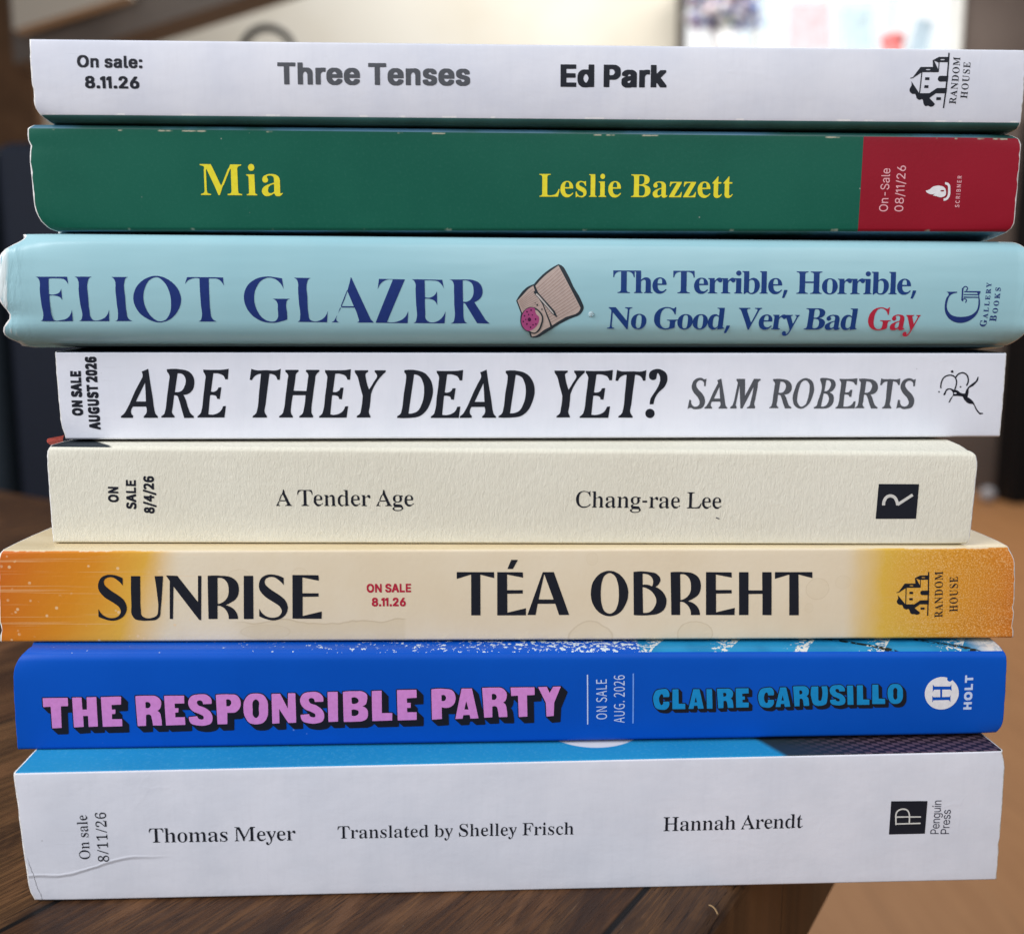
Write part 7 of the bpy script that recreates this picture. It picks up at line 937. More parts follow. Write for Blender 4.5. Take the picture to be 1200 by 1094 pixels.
  ('publisher_name', 'ink_dark', 1, [[5141,270,-4,-1,-3,8,-4,1,-37,-1,-38,-3,-5,-3,-2,-7,-3,0,-2,38,1,11,3,9,3,4,5,4,5,2,12,0,11,-4,9,-12,34,22,5,4,1,6,4,0,2,-23,-42,-25,-2,-1,0,-3,0,-2,2,0,32,2,5,2,1,8,4,0],
   [5090,294,0,6,-2,7,-4,5,-6,2,-8,2,-11,-2,-7,-3,-4,-6,0,-9,3,-4],
   [5136,355,-4,-1,-3,6,-21,6,-3,2,-7,0,-28,8,-4,2,-30,7,0,1,0,2,78,32,11,5,2,5,4,1,2,-35,-4,0,-2,7,-3,2,-18,-6,-1,-2,1,-25,2,0,12,-4,6,0,4,2,0,6,4,0],
   [5100,374,-2,22,-30,-14,3,-2],
   [5128,508,-24,-16,-48,-38,4,-1,56,3,6,2,3,8,3,0,2,-23,-4,0,-2,6,-6,2,-59,-3,-5,0,-6,0,-8,-6,-2,-4,-4,-1,0,23,53,40,3,4,-48,-2,-6,-4,-1,-6,-3,0,-2,23,4,0,0,-4,3,-3,6,-1,45,3,4,-2,36,4,0,0],
   [5124,537,-4,0,-2,7,-6,2,-70,-5,-6,-2,-2,-3,-2,-6,-3,0,-3,39,2,10,3,9,5,8,6,4,7,4,10,4,22,2,15,-3,8,-3,10,-7,6,-11,2,-12],
   [5118,568,-2,10,-6,8,-9,4,-17,2,-22,-2,-16,-4,-10,-7,-3,-5,-1,-6,1,-8,3,-2,4,0,70,4,6,2],
   [5119,668,-1,-9,-4,-7,-10,-12,-7,-4,-12,-4,-19,-3,-18,3,-16,8,-6,6,-4,8,-3,8,-1,8,2,8,4,8,5,7,6,5,17,8,19,2,9,0,13,-4,13,-8,6,-6,5,-9],
   [5114,670,-2,8,-6,7,-14,4,-15,1,-23,-2,-16,-4,-11,-7,-3,-9,2,-10,6,-6,15,-4,15,-2,22,2,15,4,11,8],
   [5113,728,-4,0,-3,8,-6,1,-66,-4,-5,1,-5,-2,-3,-9,-3,-1,-2,28,61,26,3,2,-67,20,-2,27,3,0,2,-5,3,-3,5,-1,73,4,5,3,2,7,3,0,2,-36,-4,0,-3,8,-6,2,-70,-4,4,-3,48,-13,4,-3,28,-7,0,-2,-1,-1,-24,-9,-53,-22,4,-2,62,4,8,2,2,4,0,5,4,0]]),
  ('publisher_name', 'ink_dark', 1, [[5318,340,-4,-1,-3,7,-5,2,-38,-2,-36,-2,-4,-4,-2,-6,-4,-1,-2,35,3,0,3,-6,4,-2,32,2,1,0,0,2,-2,26,-33,-2,-4,-2,-2,-8,-3,0,-2,35,3,0,3,-7,4,-2,35,2,40,3,5,3,1,6,4,1,2,-35,-4,0,-2,7,-5,1,-34,-1,-1,-1,0,-2,2,-26,36,2,4,3,2,7,3,0],
   [5311,472,-1,-8,-4,-6,-10,-12,-6,-4,-13,-4,-18,-3,-19,3,-16,8,-6,6,-4,6,-3,8,-1,9,2,7,4,8,5,6,6,6,17,7,19,3,9,-1,13,-3,14,-8,5,-5,5,-9],
   [5306,474,-2,10,-6,6,-13,4,-16,0,-23,-2,-16,-4,-10,-7,-4,-9,2,-9,6,-5,15,-5,15,-1,23,2,14,4,11,8],
   [5306,568,-2,-8,-2,-5,-6,-7,-6,-3,-13,-3,-57,-4,-5,-2,-2,-8,-3,0,-3,35,4,-1,2,-6,5,-2,62,4,8,2,6,3,2,5,2,8,-2,6,-4,6,-6,4,-12,2,-58,-4,-5,-4,-1,-6,-4,0,-2,22,4,0,3,-5,7,-2,49,3,13,0,10,-2,6,-4,6,-7,2,-7],
   [5301,630,-35,-2,0,2,12,4,10,6,6,8,0,7,-2,7,-4,4,-8,2,-7,0,-6,-4,-13,-22,-4,-6,-8,-5,-7,-3,-11,-2,-11,2,-7,5,-6,9,0,8,2,16,-4,4,0,2,6,0,24,2,0,-2,-16,-8,-4,-4,-4,-6,0,-8,2,-4,4,-4,8,-2,6,2,4,2,4,6,11,20,8,8,7,4,11,2,6,0,9,-3,8,-5,6,-10,2,-12,-4,-14,1,-2,3,-2],
   [5294,700,-4,0,-2,8,-4,2,-40,-2,-36,-4,-5,-3,-1,-6,-4,-1,-4,62,16,2,13,0,-1,-2,-13,-4,-5,-7,-3,-12,1,-9,2,-2,36,2,0,6,-4,6,-6,3,-11,1,0,3,15,1,8,-1,8,2,16,1,0,-2,-10,-3,-8,-5,-2,-6,0,-6,34,2,4,1,2,5,0,9,-4,9,-5,6,-7,4,-10,4,0,2,30,-3]]),
  ('publisher_logo', 'ink_dark', 1, [[4930,824,0,-41,-94,-1,-49,-26,-3,0,-2,-6,-6,2,10,-68,-128,0,-67,-100,-25,-6,0,-6,2,-2,28,5,76,53,8,-196,-89,102,-9,8,7,-20,1,-16,-2,-10,-10,-18,-2,-13,2,-11,8,-14,16,-13,12,-5,23,0,9,-4,5,-7,9,-25,6,-5,12,-9,17,-6,7,0,15,6,11,-2,7,-12,11,-32,13,-13,12,-7,5,-1,18,5,27,-10,14,0,15,5,10,9,3,8,1,6,-67,54,57,44,2,2,90,0,2,-4,6,-135,10,-3,4,2,-6,137,2,9,-1,35,-1,8,-2,3,-3,60,3,4,-2,48,0,4,-4,2,0,10,-10,212,-2,4],
   [4868,762,21,0,9,-3,2,-3,-3,-3,-9,-2,-24,1,-8,2,-2,3,4,3],
   [4791,746,49,-20,2,-66],
   [4848,730,86,0,6,-133,-62,0,-10,-1,-6,-4,-5,-4,-4,-8,-1,-7,1,-9,3,-8,6,-6,8,-6,10,-2,62,0,3,-63,-87,-1,-70,-49,-96,0,-2,14,-7,189,167,1,2,5],
   [4730,664,24,-1,8,-3,2,-2,-4,-4,-12,-2,-24,2,-7,2,-2,4,6,2],
   [4720,584,1,-28,39,-1,6,1,-2,28],
   [4724,506,1,-27,43,1,-2,26],
   [4892,390,-24,0,2,-26,48,-1,-2,27]]),
 ],
 [
  ('title_shadow', 'ink_black', 1, [[477,708,-75,-3,-6,-7,-16,-30,-43,38,-107,-3,-6,-3,-4,-8,7,-22,-34,32,-285,0,-7,-5,-2,-5,5,-66,-2,-9,-66,63,-14,12,-22,8,-40,4,-30,-2,-112,1,-44,-3,-6,-8,-2,-10,18,-259,0,-14,-45,205,-19,24,-58,56,-129,0,-7,-10,-18,-82,-72,71,-21,11,-19,5,-80,7,-67,1,-65,-7,-8,-7,-1,-8,5,-371,14,-18,62,-61,122,7,7,4,3,8,-3,128,59,-2,18,3,1,-5,-10,-49,1,-11,76,-78,90,2,8,11,8,32,21,3,4,-2,46,-45,101,4,6,5,2,6,-10,56,62,-59,98,3,6,3,5,7,0,49,2,3,59,-59,108,-2,8,10,0,37,-12,90,-10,31,-18,23,14,15,10,20,8,30,1,37,2,2,33,-34,8,-3,5,-161,1,-18,3,-5,75,-75,108,4,6,5,2,5,-6,252,2,2,82,4,7,9,-1,47,38,-78,10,-154,2,-18,76,-76,92,8,8,9,6,166,74,196,-3,7,-15,16,-59,57],
   [-1192,688,-224,-3,-8,-5,-2,-6,0,-28,4,-274,-2,-12,-44,44,-46,2,2,194,-62,66,-16,13,-120,-3,-8,-10,0,-64,-2,-4,-60,59,-22,12,-24,7,-110,2,-103,-8,-7,-2,-6,-7,0,-29,-2,-2,-42,41,-124,-3,-8,-9,-2,-75,-62,62,-16,12,-18,10,-31,6,-85,-4,-25,-4,-17,-6,-24,-14,-14,-14,-16,-22,-47,48,-93,1,-8,-9,-2,-66,-2,-2,-70,72,-106,-1,-8,-9,-2,-80,-2,-4,-61,66,-20,18,-23,10,-32,6,-62,-1,-19,-3,-27,-8,-18,-12,-20,-19,-16,-23,-13,-24,-71,70,-20,10,-24,2,-35,0,-81,3,-86,-7,-9,-10,1,-63,-2,-7,-47,50,-25,22,-20,12,-30,6,-31,1,-47,-3,-44,-7,-14,-5,-16,-10,-20,-20,-10,-14,-44,43,-234,-1,-8,-9,0,-61,-2,-2,-52,54,-19,12,-23,9,-155,2,-71,-3,-6,-6,-2,-8,5,-363,3,-8,12,-13,56,-60,3,-2,102,5,7,9,3,52,2,2,59,-62,110,0,8,8,0,19,2,3,28,-30,4,-2,228,7,8,10,0,52,2,7,52,-55,10,-7,33,-12,47,-8,58,-1,60,13,22,12,15,14,13,22,46,-46,111,2,9,1,7,9,6,128,59,2,18,2,18,6,19,14,15,-32,16,-25,78,-83,17,-14,13,-6,38,-9,56,1,37,8,27,16,20,20,13,18,55,-56,24,0,64,3,6,3,4,8,2,82,2,6,12,-20,12,-14,60,-62,4,0,78,1,19,3,6,8,1,63,2,4,60,-62,10,-7,31,-12,55,-10,49,0,63,12,26,14,10,11,14,21,40,-39,113,3,7,2,4,8,2,32,2,3,47,-49,3,-1,201,3,31,8,26,11,11,8,19,21,44,-44,237,4,8,9,3,35,1,3,48,-47,229,5,8,10,2,97,-19,22,-50,50,-1,46,-38,40,1,2,19,2,68,2,12,1,6,3,2,9,0,99,-20,23,-54,55],
   [-4598,640,-222,-5,-8,-9,0,-24,-2,-2,-36,36,-116,-1,-9,-9,-1,-30,-2,-4,-36,38,-4,2,-114,1,-8,-8,0,-25,-2,-2,-34,33,-291,-2,-7,-5,-2,-7,0,-105,6,-10,63,-70,16,-2,-2,-182,13,-16,56,-61,112,2,10,7,4,36,7,220,2,2,21,2,24,0,2,-8,-2,-176,70,-78,22,0,98,6,6,8,1,28,2,4,38,-40,3,-2,112,4,7,10,3,27,40,-41,222,4,10,2,6,8,2,92,-18,22,-51,54,0,42,-35,40,14,3,76,2,10,5,4,7,6,99,-18,22,-52,55],
   [-2242,462,11,0,3,-2,-2,-58,-53,56,7,3],
   [-2510,462,45,-46,10,-14,-57,-4],
   [-3870,457,64,-1,52,-54,9,-12,-83,-8,-8,-10,-4,-20,-26,27,0,37,-35,39,3,1],
   [-3518,448,4,0,2,-6,0,-48,-2,-11,-58,61,2,2,18,2]]),
  ('title', 'ink_lilac', 2, [[-5396,250,-2,2,0,38,3,222,-1,2,-12,0,-72,-4,-1,8,1,100,28,1,134,1,122,0,0,-76,-2,-22,-8,-2,-64,-1,-10,-1,0,-2,-10,-252,-2,-10],
   [-5148,258,-1,2,0,60,5,302,74,1,32,-1,0,-144,2,-2,48,-1,2,1,1,14,5,134,110,2,0,-40,-5,-306,-1,-14,-106,-3,4,133,-2,2,-52,0,-2,0,-1,-2,-3,-132],
   [-3702,262,-40,5,-40,11,-12,5,-9,7,-7,8,-10,16,-7,28,0,26,1,3,96,9,8,-22,8,-10,10,-6,20,-4,10,0,10,4,7,8,2,16,-3,12,-10,10,-44,24,-48,19,-18,13,-13,12,-19,26,-10,26,-5,22,1,28,8,24,12,23,18,19,18,10,22,7,20,3,52,4,40,-1,20,-5,20,-12,18,-16,10,-12,6,-12,5,-22,0,-24,-3,-14,-96,-4,-2,2,0,12,-2,10,-5,10,-4,4,-7,6,-14,4,-16,-2,-14,-6,-6,-10,-2,-12,8,-20,12,-14,14,-6,34,-12,18,-8,42,-30,18,-18,8,-12,8,-16,7,-22,3,-20,-2,-30,-5,-20,-6,-12,-9,-13,-14,-11,-28,-10,-30,-6,-22,-3],
   [-4818,262,-1,4,1,358,182,5,48,-1,0,-10,-6,-86,-104,-4,-4,-2,0,-54,38,0,2,-2,0,-8,-4,-42,-36,-3,-2,-1,-4,-58,0,-2,2,-1,112,-1,-1,-76,-1,-10,-8,-2],
   [-4418,265,-2,3,-1,46,-4,266,1,52,54,4,154,0,20,-4,24,-14,18,-15,9,-13,9,-20,2,-14,-1,-28,-6,-26,-6,-16,-7,-11,-10,-11,-20,-12,16,-12,8,-9,8,-15,3,-10,8,-72,0,-52,-1,-12,-102,2,-3,52,-6,36,-1,16,-3,14,-5,8,-8,6,-10,3,-14,1,-18,-4,-4,-4,-8,-130,-4,-2],
   [-4094,270,-2,362,130,1,98,-1,-2,-94,-110,-1,-2,-1,0,-2,2,-52,2,-1,36,0,2,-1,-4,-50,-30,-3,-6,-3,-2,-54,4,-1,106,1,0,-94,-6,-1],
   [-3070,272,-34,6,-16,5,-12,7,-22,22,-14,26,-18,42,-7,40,-1,62,4,42,4,20,6,16,12,24,17,26,21,20,22,12,28,6,32,2,42,-2,24,-6,12,-6,14,-9,10,-11,9,-12,17,-34,7,-22,4,-32,-3,-98,-4,-30,-6,-22,-16,-36,-13,-18,-16,-16,-19,-12,-28,-8,-32,-5],
   [-2398,272,-24,2,-24,4,-26,6,-20,6,-12,5,-8,7,-6,6,-10,18,-4,10,-5,22,0,22,1,3,96,9,6,-18,8,-12,14,-8,20,-4,12,2,6,1,4,4,4,9,1,12,-4,14,-7,6,-46,26,-50,20,-16,12,-16,16,-16,22,-10,20,-8,32,0,22,6,22,10,22,10,14,11,12,15,10,16,6,22,4,60,5,30,0,22,-5,16,-6,20,-14,16,-17,11,-19,4,-14,1,-30,-2,-14,-8,-2,-90,-2,0,2,-2,18,-6,14,-12,10,-12,4,-14,0,-6,-2,-10,-6,-8,-8,0,-14,8,-20,5,-8,9,-8,18,-8,36,-12,10,-4,44,-32,17,-18,14,-22,9,-24,4,-22,0,-20,-4,-24,-8,-20,-6,-10,-16,-14,-20,-8,-36,-8,-20,-3],
   [-3498,277,-2,1,-1,20,-3,338,20,4,50,4,60,0,20,-2,58,-1,18,-5,10,-4,6,-5,12,-11,12,-18,9,-20,6,-24,1,-28,-3,-20,-7,-22,-10,-20,-20,-23,-10,-9,-14,-8,-14,-4,-14,-2,-68,0,-6,-134,-2,-4,-10,-2],
   [-2866,278,-2,2,0,30,4,320,2,12,6,1,91,1,81,-178,2,-4,8,186,50,1,34,-1,0,-236,-2,-124,-16,-2,-74,-2,-95,166,-5,7,-4,-175],
   [-2038,290,-1,2,-1,96,0,270,24,4,56,4,126,0,22,-6,27,-14,15,-14,5,-6,6,-20,0,-26,-8,-46,-5,-18,-8,-13,-18,-14,-20,-9,20,-8,18,-11,13,-15,8,-18,4,-30,-1,-28,-6,-26,-10,-18,-13,-12,-15,-8,-22,-8,-22,-5,-96,-3],
   [-2214,291,-2,1,-1,22,-1,342,2,2,20,1,94,1,2,-2,0,-38,-6,-324,-2,-1],
   [-1704,296,-2,2,-1,114,1,252,0,1,12,1,100,3,2,-3,0,-84,-2,-188,120,0,1,-20,-3,-70,-2,-2,-14,-1],
   [-1408,301,-2,1,-1,22,-3,350,26,1,200,1,2,-48,0,-50,-106,-5,-8,-1,-1,-2,3,-52,40,-1,2,-1,0,-2,-1,-56,-1,-2,-10,-1,-32,-1,2,-50,2,-3,76,0,32,-1,-2,-94,-20,-1],
   [-1010,306,-4,316,0,56,46,7,56,2,100,-8,20,-5,12,-4,13,-10,14,-16,10,-20,8,-28,3,-24,-1,-24,-6,-26,-10,-20,-14,-18,-12,-10,-13,-10,-24,-10,-24,-4,-20,0,-18,3,-22,6,2,-145,-100,-8],
   [-736,311,0,5,74,368,120,0,76,-366,-30,-3,-64,-1,-9,44,-3,2,-10,0,-56,-2,-6,-2,-8,-38,-2,-4],
   [-396,323,-3,9,-23,344,0,14,66,3,134,0,22,-5,12,-4,18,-12,14,-14,14,-20,6,-20,2,-16,-1,-20,-5,-26,-5,-14,-6,-12,-7,-8,-20,-12,12,-9,11,-11,6,-8,6,-14,4,-18,9,-62,2,-28,0,-30,-76,-1,-24,1,-4,46,-11,60,-3,12,-3,4,-7,8,-12,4,-12,2,-18,-4,-4,-2,-2,-2,0,-130],
   [8,327,-1,3,-10,260,-1,2,-78,-4,-8,104,278,0,2,-4,2,-90,-78,-3,-10,-1,-2,-2,6,-260],
   [336,329,-3,7,-9,164,-92,192,102,4,34,-77,38,75,8,2,82,2,1,-4,-74,-190,-5,-166,-4,-2],
   [-3059,350,7,0,8,3,14,12,6,9,6,14,3,22,-2,60,7,48,-1,24,-4,12,-5,7,-18,15,-10,3,-8,-3,-8,-4,-11,-12,-7,-10,-5,-14,-3,-22,2,-62,-3,-30,0,-20,2,-14,5,-10,6,-12,12,-12],
   [-1927,362,19,-1,14,5,13,6,9,9,8,15,1,18,-3,10,-7,6,-25,10,-14,3,-16,-1,-18,-6,1,-68,3,-2],
   [-630,428,46,-1,2,1,-26,100,-2,0,-3,-14],
   [-4300,484,16,1,10,5,10,10,7,14,1,14,-5,14,-9,11,-10,5,-14,2,-12,-2,-8,-4,-1,-64,3,-2],
   [-3381,498,19,0,10,4,10,8,10,18,2,16,-3,14,-6,12,-7,6,-12,6,-18,1,-12,-5,-1,-76,1,-2],
   [-1916,510,20,2,18,8,12,10,5,14,0,10,-7,18,-16,12,-8,4,-12,4,-22,-1,-14,-5,-3,-2,3,-68,14,-4],
   [-882,534,14,1,10,5,9,10,6,18,-1,14,-8,16,-6,6,-16,6,-14,-2,-8,-2,-2,-2,2,-64,4,-4],
   [-296,542,16,0,10,4,9,8,8,16,1,14,-6,16,-9,10,-11,6,-14,1,-14,-3,-4,-4,2,-60,2,-4]]),
  ('author_shadow', 'ink_black', 1, [[4455,700,-34,-6,-14,-8,-17,-20,-16,-32,-4,-36,2,-42,10,-42,12,-29,-34,31,-38,4,-10,128,-42,42,-9,2,-68,2,-7,-4,-4,-5,10,-191,-1,-4,-19,18,-36,4,-2,14,-9,117,-41,42,-10,3,-64,0,-7,-1,-5,-8,1,-24,-1,-3,-34,32,-73,2,-7,-3,-4,-5,2,-30,-2,-2,-40,36,-17,8,-21,4,-50,-2,-34,-6,-20,-12,-14,-20,-28,25,-6,2,-60,-1,-12,-4,-6,-8,3,-13,-23,21,-8,2,-76,0,-6,-2,-5,-5,-7,-35,-34,32,-14,9,-18,6,-97,1,-45,-4,-6,-6,0,-12,26,-229,-51,193,-40,42,-8,3,-67,1,-10,-3,-4,-9,-17,-82,-9,23,-12,17,-41,40,-13,9,-16,5,-20,0,-56,-8,-24,-6,-12,-8,-14,-14,-13,-26,-9,-32,-2,-20,1,-26,8,-40,17,-46,10,-14,44,-44,12,-8,12,-6,24,-6,40,-4,20,0,15,5,14,8,18,17,20,-20,7,-2,48,-1,8,2,6,2,4,5,5,26,35,-32,29,-2,39,2,8,2,4,8,-6,33,39,-39,7,-2,49,2,15,3,6,8,-2,25,2,3,35,-34,8,-2,60,-1,7,3,4,7,-4,47,2,5,52,-50,16,-6,32,-6,50,3,32,11,12,7,8,9,6,12,6,20,48,-44,27,-8,45,-8,26,1,32,7,20,8,14,14,22,-20,8,-4,66,2,8,1,4,7,-1,13,2,3,24,-24,9,-2,146,0,6,1,4,5,0,20,2,2,18,-17,8,-3,150,0,7,2,4,8,-3,60,2,2,62,-60,11,-6,21,-6,32,-2,28,6,18,8,16,14,14,26,7,24,1,20,-6,86,-7,20,-15,28,-10,12,-44,42,-18,12,-21,6],
   [2702,666,-126,-1,-17,-3,-5,-8,2,-42,-2,-4,-42,40,-16,10,-16,4,-94,1,-45,-3,-7,-2,-4,-7,0,-13,22,-215,4,-18,38,-39,10,-2,64,3,6,8,-2,27,2,2,34,-34,8,-2,64,-1,9,5,5,14,15,-16,9,-2,130,2,22,4,4,7,-2,63,-40,41,-9,5,-3,29,-18,21,12,4,41,0,9,5,2,7,-3,64,-3,6,-38,38,-8,2],
   [1716,667,-64,-9,-23,-6,-13,-8,-10,-10,-11,-18,-15,-46,-2,-20,2,-41,6,-27,12,-38,14,-23,48,-49,12,-8,38,-10,50,-3,18,4,12,7,15,12,14,17,31,-31,8,-2,148,0,6,1,4,4,4,20,23,-22,56,-2,11,3,6,5,3,24,3,4,32,-33,8,-2,56,0,15,3,5,7,0,14,22,-22,8,-2,63,0,7,2,4,4,0,42,-14,204,-3,6,-38,38,-7,2,-62,0,-7,-2,-5,-5,8,-171,-36,138,-40,40,-75,2,-9,-3,-5,-9,-41,-200,-33,32,-39,3,-6,133,-40,42,-10,2,-64,1,-7,-2,-5,-8,0,-38,-1,-3,-49,48,-20,8],
   [3861,558,28,-2,3,-29],
   [3712,546,30,-30,-30,-2],
   [2957,539,4,1,19,-21,-28,1],
   [3052,518,4,-2,-6,-22,-22,24],
   [1712,532,4,-2,18,-20,-28,0,3,16],
   [1780,510,26,-1,2,-25]]),
  ('author_name', 'ink_cyan', 2, [[1704,398,-34,3,-24,7,-14,8,-14,12,-12,24,-12,42,-4,24,-2,32,2,18,12,36,10,21,12,11,10,7,18,5,60,8,18,0,12,-3,12,-8,11,-13,6,-12,5,-14,3,-16,0,-22,-2,-10,-1,0,-12,-2,-56,0,-2,0,1,16,-5,13,-12,8,-8,-1,-6,-6,-8,-14,-8,-18,-2,-14,0,-14,4,-24,6,-16,10,-22,6,-6,6,-3,8,4,10,13,2,10,-2,16,0,1,70,-1,2,-4,2,-12,0,-24,-4,-16,-6,-12,-9,-12,-10,-10,-13,-6,-10,-4],
   [1830,404,-8,2,-2,2,-6,240,2,2,68,0,1,-2,1,-16,6,-160,2,-1,70,0,6,-1,3,-64,-3,-2],
   [2012,406,0,2,48,238,2,3,70,0,3,-3,1,-4,56,-234,-66,-2,-2,2,-8,36,-38,0,-2,-2,-6,-36],
   [2232,406,-2,4,-14,236,2,2,64,-1,1,-1,1,-16,13,-222,-3,-2],
   [2366,410,-2,2,0,8,-24,230,38,2,96,0,12,-2,12,-5,14,-9,10,-11,9,-15,3,-12,1,-10,-1,-14,-6,-24,-7,-10,-13,-8,17,-16,8,-14,9,-46,3,-30,-1,-12,-65,0,-5,32,-10,44,-3,4,-7,6,-8,3,-8,0,-10,-2,-4,-3,2,-85],
   [2956,410,-30,3,-26,5,-18,8,-12,10,-10,14,-6,14,-14,40,-4,28,-2,30,6,28,8,24,8,16,12,12,12,7,14,4,62,8,16,0,12,-3,11,-6,14,-18,7,-14,5,-20,1,-24,-1,-8,-3,-2,-14,-2,-52,0,-2,0,1,16,-5,12,-10,7,-6,1,-4,-1,-6,-5,-10,-16,-4,-16,-2,-24,4,-28,6,-16,12,-22,6,-4,10,0,5,4,6,8,2,8,0,8,-3,12,2,1,68,-1,5,-22,0,-14,-3,-16,-4,-10,-16,-20,-12,-8,-12,-6,-14,-2],
   [2580,416,0,0,-2,10,-14,228,152,0,4,-62,-74,-4,-2,-2,0,-6,2,-26,28,-1,2,-7,1,-32,-3,-1,-20,0,-6,-3,4,-30,18,-2,56,0,1,-32,-1,-27,-4,-2],
   [3050,418,-2,2,2,6,42,234,66,1,6,-1,48,-184,12,-55,-64,-3,-2,2,-8,36,-36,0,-4,-2,-4,-36],
   [3274,424,0,2,-28,244,32,3,102,0,12,-3,10,-5,12,-9,12,-12,7,-14,3,-12,1,-20,-6,-30,-5,-6,-6,-7,-9,-5,15,-14,6,-8,4,-8,11,-58,2,-20,-1,-14,-63,0,-4,26,-11,50,-5,8,-5,4,-8,3,-10,0,-8,-2,-3,-3,3,-88,-2,-1],
   [3558,426,-24,4,-20,8,-14,12,-12,20,-16,50,-10,44,-2,22,0,32,6,48,4,2,76,0,8,-158,4,-12,6,-6,8,-3,8,0,8,3,4,8,9,52,0,38,-3,22,-4,20,-10,36,12,1,54,1,3,-4,7,-36,5,-52,-1,-52,-4,-48,-3,-14,-7,-12,-6,-6,-18,-10,-30,-8],
   [3788,430,-42,6,-22,8,-14,12,-8,14,-4,12,0,18,14,3,50,4,6,-13,4,-6,8,-4,10,-4,16,2,5,4,2,8,-3,12,-3,4,-7,4,-30,15,-32,11,-14,10,-20,20,-10,14,-4,14,-4,14,0,16,4,12,4,12,11,14,7,6,14,6,18,3,40,3,18,0,16,-3,22,-11,14,-14,9,-14,4,-12,1,-20,-2,-4,-2,-1,-62,-1,-3,14,-4,6,-7,7,-10,4,-8,0,-8,-2,-6,-4,-2,-5,-2,-4,4,-10,6,-10,6,-6,10,-6,28,-8,10,-5,24,-15,16,-14,12,-14,9,-20,3,-12,1,-22,-1,-8,-5,-14,-8,-10,-11,-6,-12,-5,-36,-6],
   [4024,434,-2,2,0,10,-14,230,2,1,66,0,3,-3,13,-172,2,-2,60,0,14,-2,4,-62,-2,-2],
   [3912,436,-2,6,-20,232,2,1,68,0,1,-1,1,-8,19,-228,-3,-2],
   [4474,442,-18,2,-14,6,-12,7,-12,13,-14,20,-10,22,-6,18,-4,24,-3,20,1,40,2,16,6,14,12,21,10,11,14,8,18,4,14,1,34,-1,20,-5,15,-9,16,-18,13,-24,6,-18,3,-20,3,-46,0,-30,-5,-24,-9,-20,-14,-17,-16,-9,-22,-6],
   [4288,442,-80,1,-2,1,-14,232,0,6,2,1,70,-1,14,-173,76,-2,3,-3,3,-50,0,-12],
   [2081,486,27,0,2,2,-14,54,-4,8],
   [4476,494,8,0,9,6,7,10,2,10,0,12,-4,32,0,44,-3,14,-5,8,-14,11,-10,1,-6,-4,-8,-10,-4,-8,-2,-12,5,-38,1,-36,2,-12,8,-16],
   [3115,498,27,0,2,2,-16,58,-2,4],
   [2427,554,11,-1,6,3,8,6,4,10,0,10,-6,12,-8,6,-6,2,-10,0,-10,-4,4,-42],
   [3332,572,12,-1,6,3,7,6,4,14,-1,8,-7,12,-7,6,-8,2,-12,-2,-4,-4,4,-40,0,-2]]),
  ('sale_date', 'ink_paleblue', 1, [[1049,323,-3,-10,-4,-7,-10,-8,-7,-4,-15,-5,-13,-2,-23,-1,-13,2,-15,4,-14,8,-8,10,-3,8,0,8,2,8,3,6,5,4,13,9,9,3,13,4,29,0,15,-1,12,-3,8,-4,8,-5,8,-10,2,-6],
   [1035,321,0,7,-1,4,-8,8,-11,6,-21,4,-20,-1,-14,-3,-8,-2,-8,-4,-5,-5,-3,-5,-2,-6,3,-10,8,-8,15,-6,22,-2,20,1,15,4,13,8,4,5],
   [1046,386,-124,-3,0,11,102,44,-103,-4,-1,11,124,3,0,-11,-1,-1,-101,-44,102,4],
   [1044,528,-2,-8,-4,-9,-8,-7,-4,-3,-10,6,8,7,6,10,0,4,-1,11,-3,5,-6,4,-6,1,-10,-1,-6,-2,-4,-4,-16,-25,-7,-7,-11,-6,-12,-1,-15,3,-10,6,-5,10,-2,12,2,8,4,6,6,6,4,2,8,-6,-6,-6,-4,-7,0,-9,2,-6,3,-4,5,-3,6,-1,8,1,6,3,5,5,11,20,9,10,11,5,8,2,9,0,11,-2,6,-2,7,-6,5,-8],
   [1041,572,-123,26,-2,1,0,11,124,32,0,-11,-38,-9,1,-31,2,-1,36,-8],
   [990,592,0,26,-60,-14],
   [1039,660,-123,-3,-1,10,110,3,0,38,13,1],
   [1038,730,-124,-4,-2,50,14,0,1,-38,39,0,-1,32,11,2,2,-2,2,-32,42,2,2,0,-1,40,13,0]]),
  ('sale_date', 'ink_paleblue', 1, [[1258,240,-124,26,-2,1,0,11,124,32,0,-12,-37,-8,1,-31,2,-1,36,-8],
   [1206,260,0,26,-60,-14],
   [1258,354,-3,-10,-7,-8,-7,-4,-15,-4,-18,-2,-76,-2,0,10,76,2,18,3,10,3,5,6,3,6,0,6,-2,4,-4,5,-12,6,-17,2,-78,-1,-1,10,80,2,23,-4,11,-4,9,-8,4,-8],
   [1256,448,-2,-10,-4,-6,-6,-8,-10,-6,-20,-6,-18,-2,-15,0,-21,4,-16,6,-6,4,-4,4,-5,8,-3,8,0,8,4,10,9,10,3,2,6,-4,3,-2,-8,-8,-3,-9,0,-7,3,-6,6,-6,7,-5,10,-3,16,-3,20,1,21,4,7,4,6,4,4,6,2,6,0,9,-2,3,-2,6,-5,2,-31,0,0,-18,-13,-1,-1,28,53,1,7,-5,4,-7,4,-8],
   [1255,505,-5,-5,-9,-2,-8,4,-1,2,0,4,4,4,9,2,7,-3,3,-3],
   [1252,564,-10,-1,-26,19,-26,12,-15,6,-19,0,-12,-2,-4,-4,-2,-4,-2,-7,2,-5,4,-6,8,-5,-8,-7,-9,7,-7,7,-2,8,0,7,2,9,5,4,8,6,13,3,15,1,15,-4,16,-5,21,-11,19,-12,-1,36,13,1],
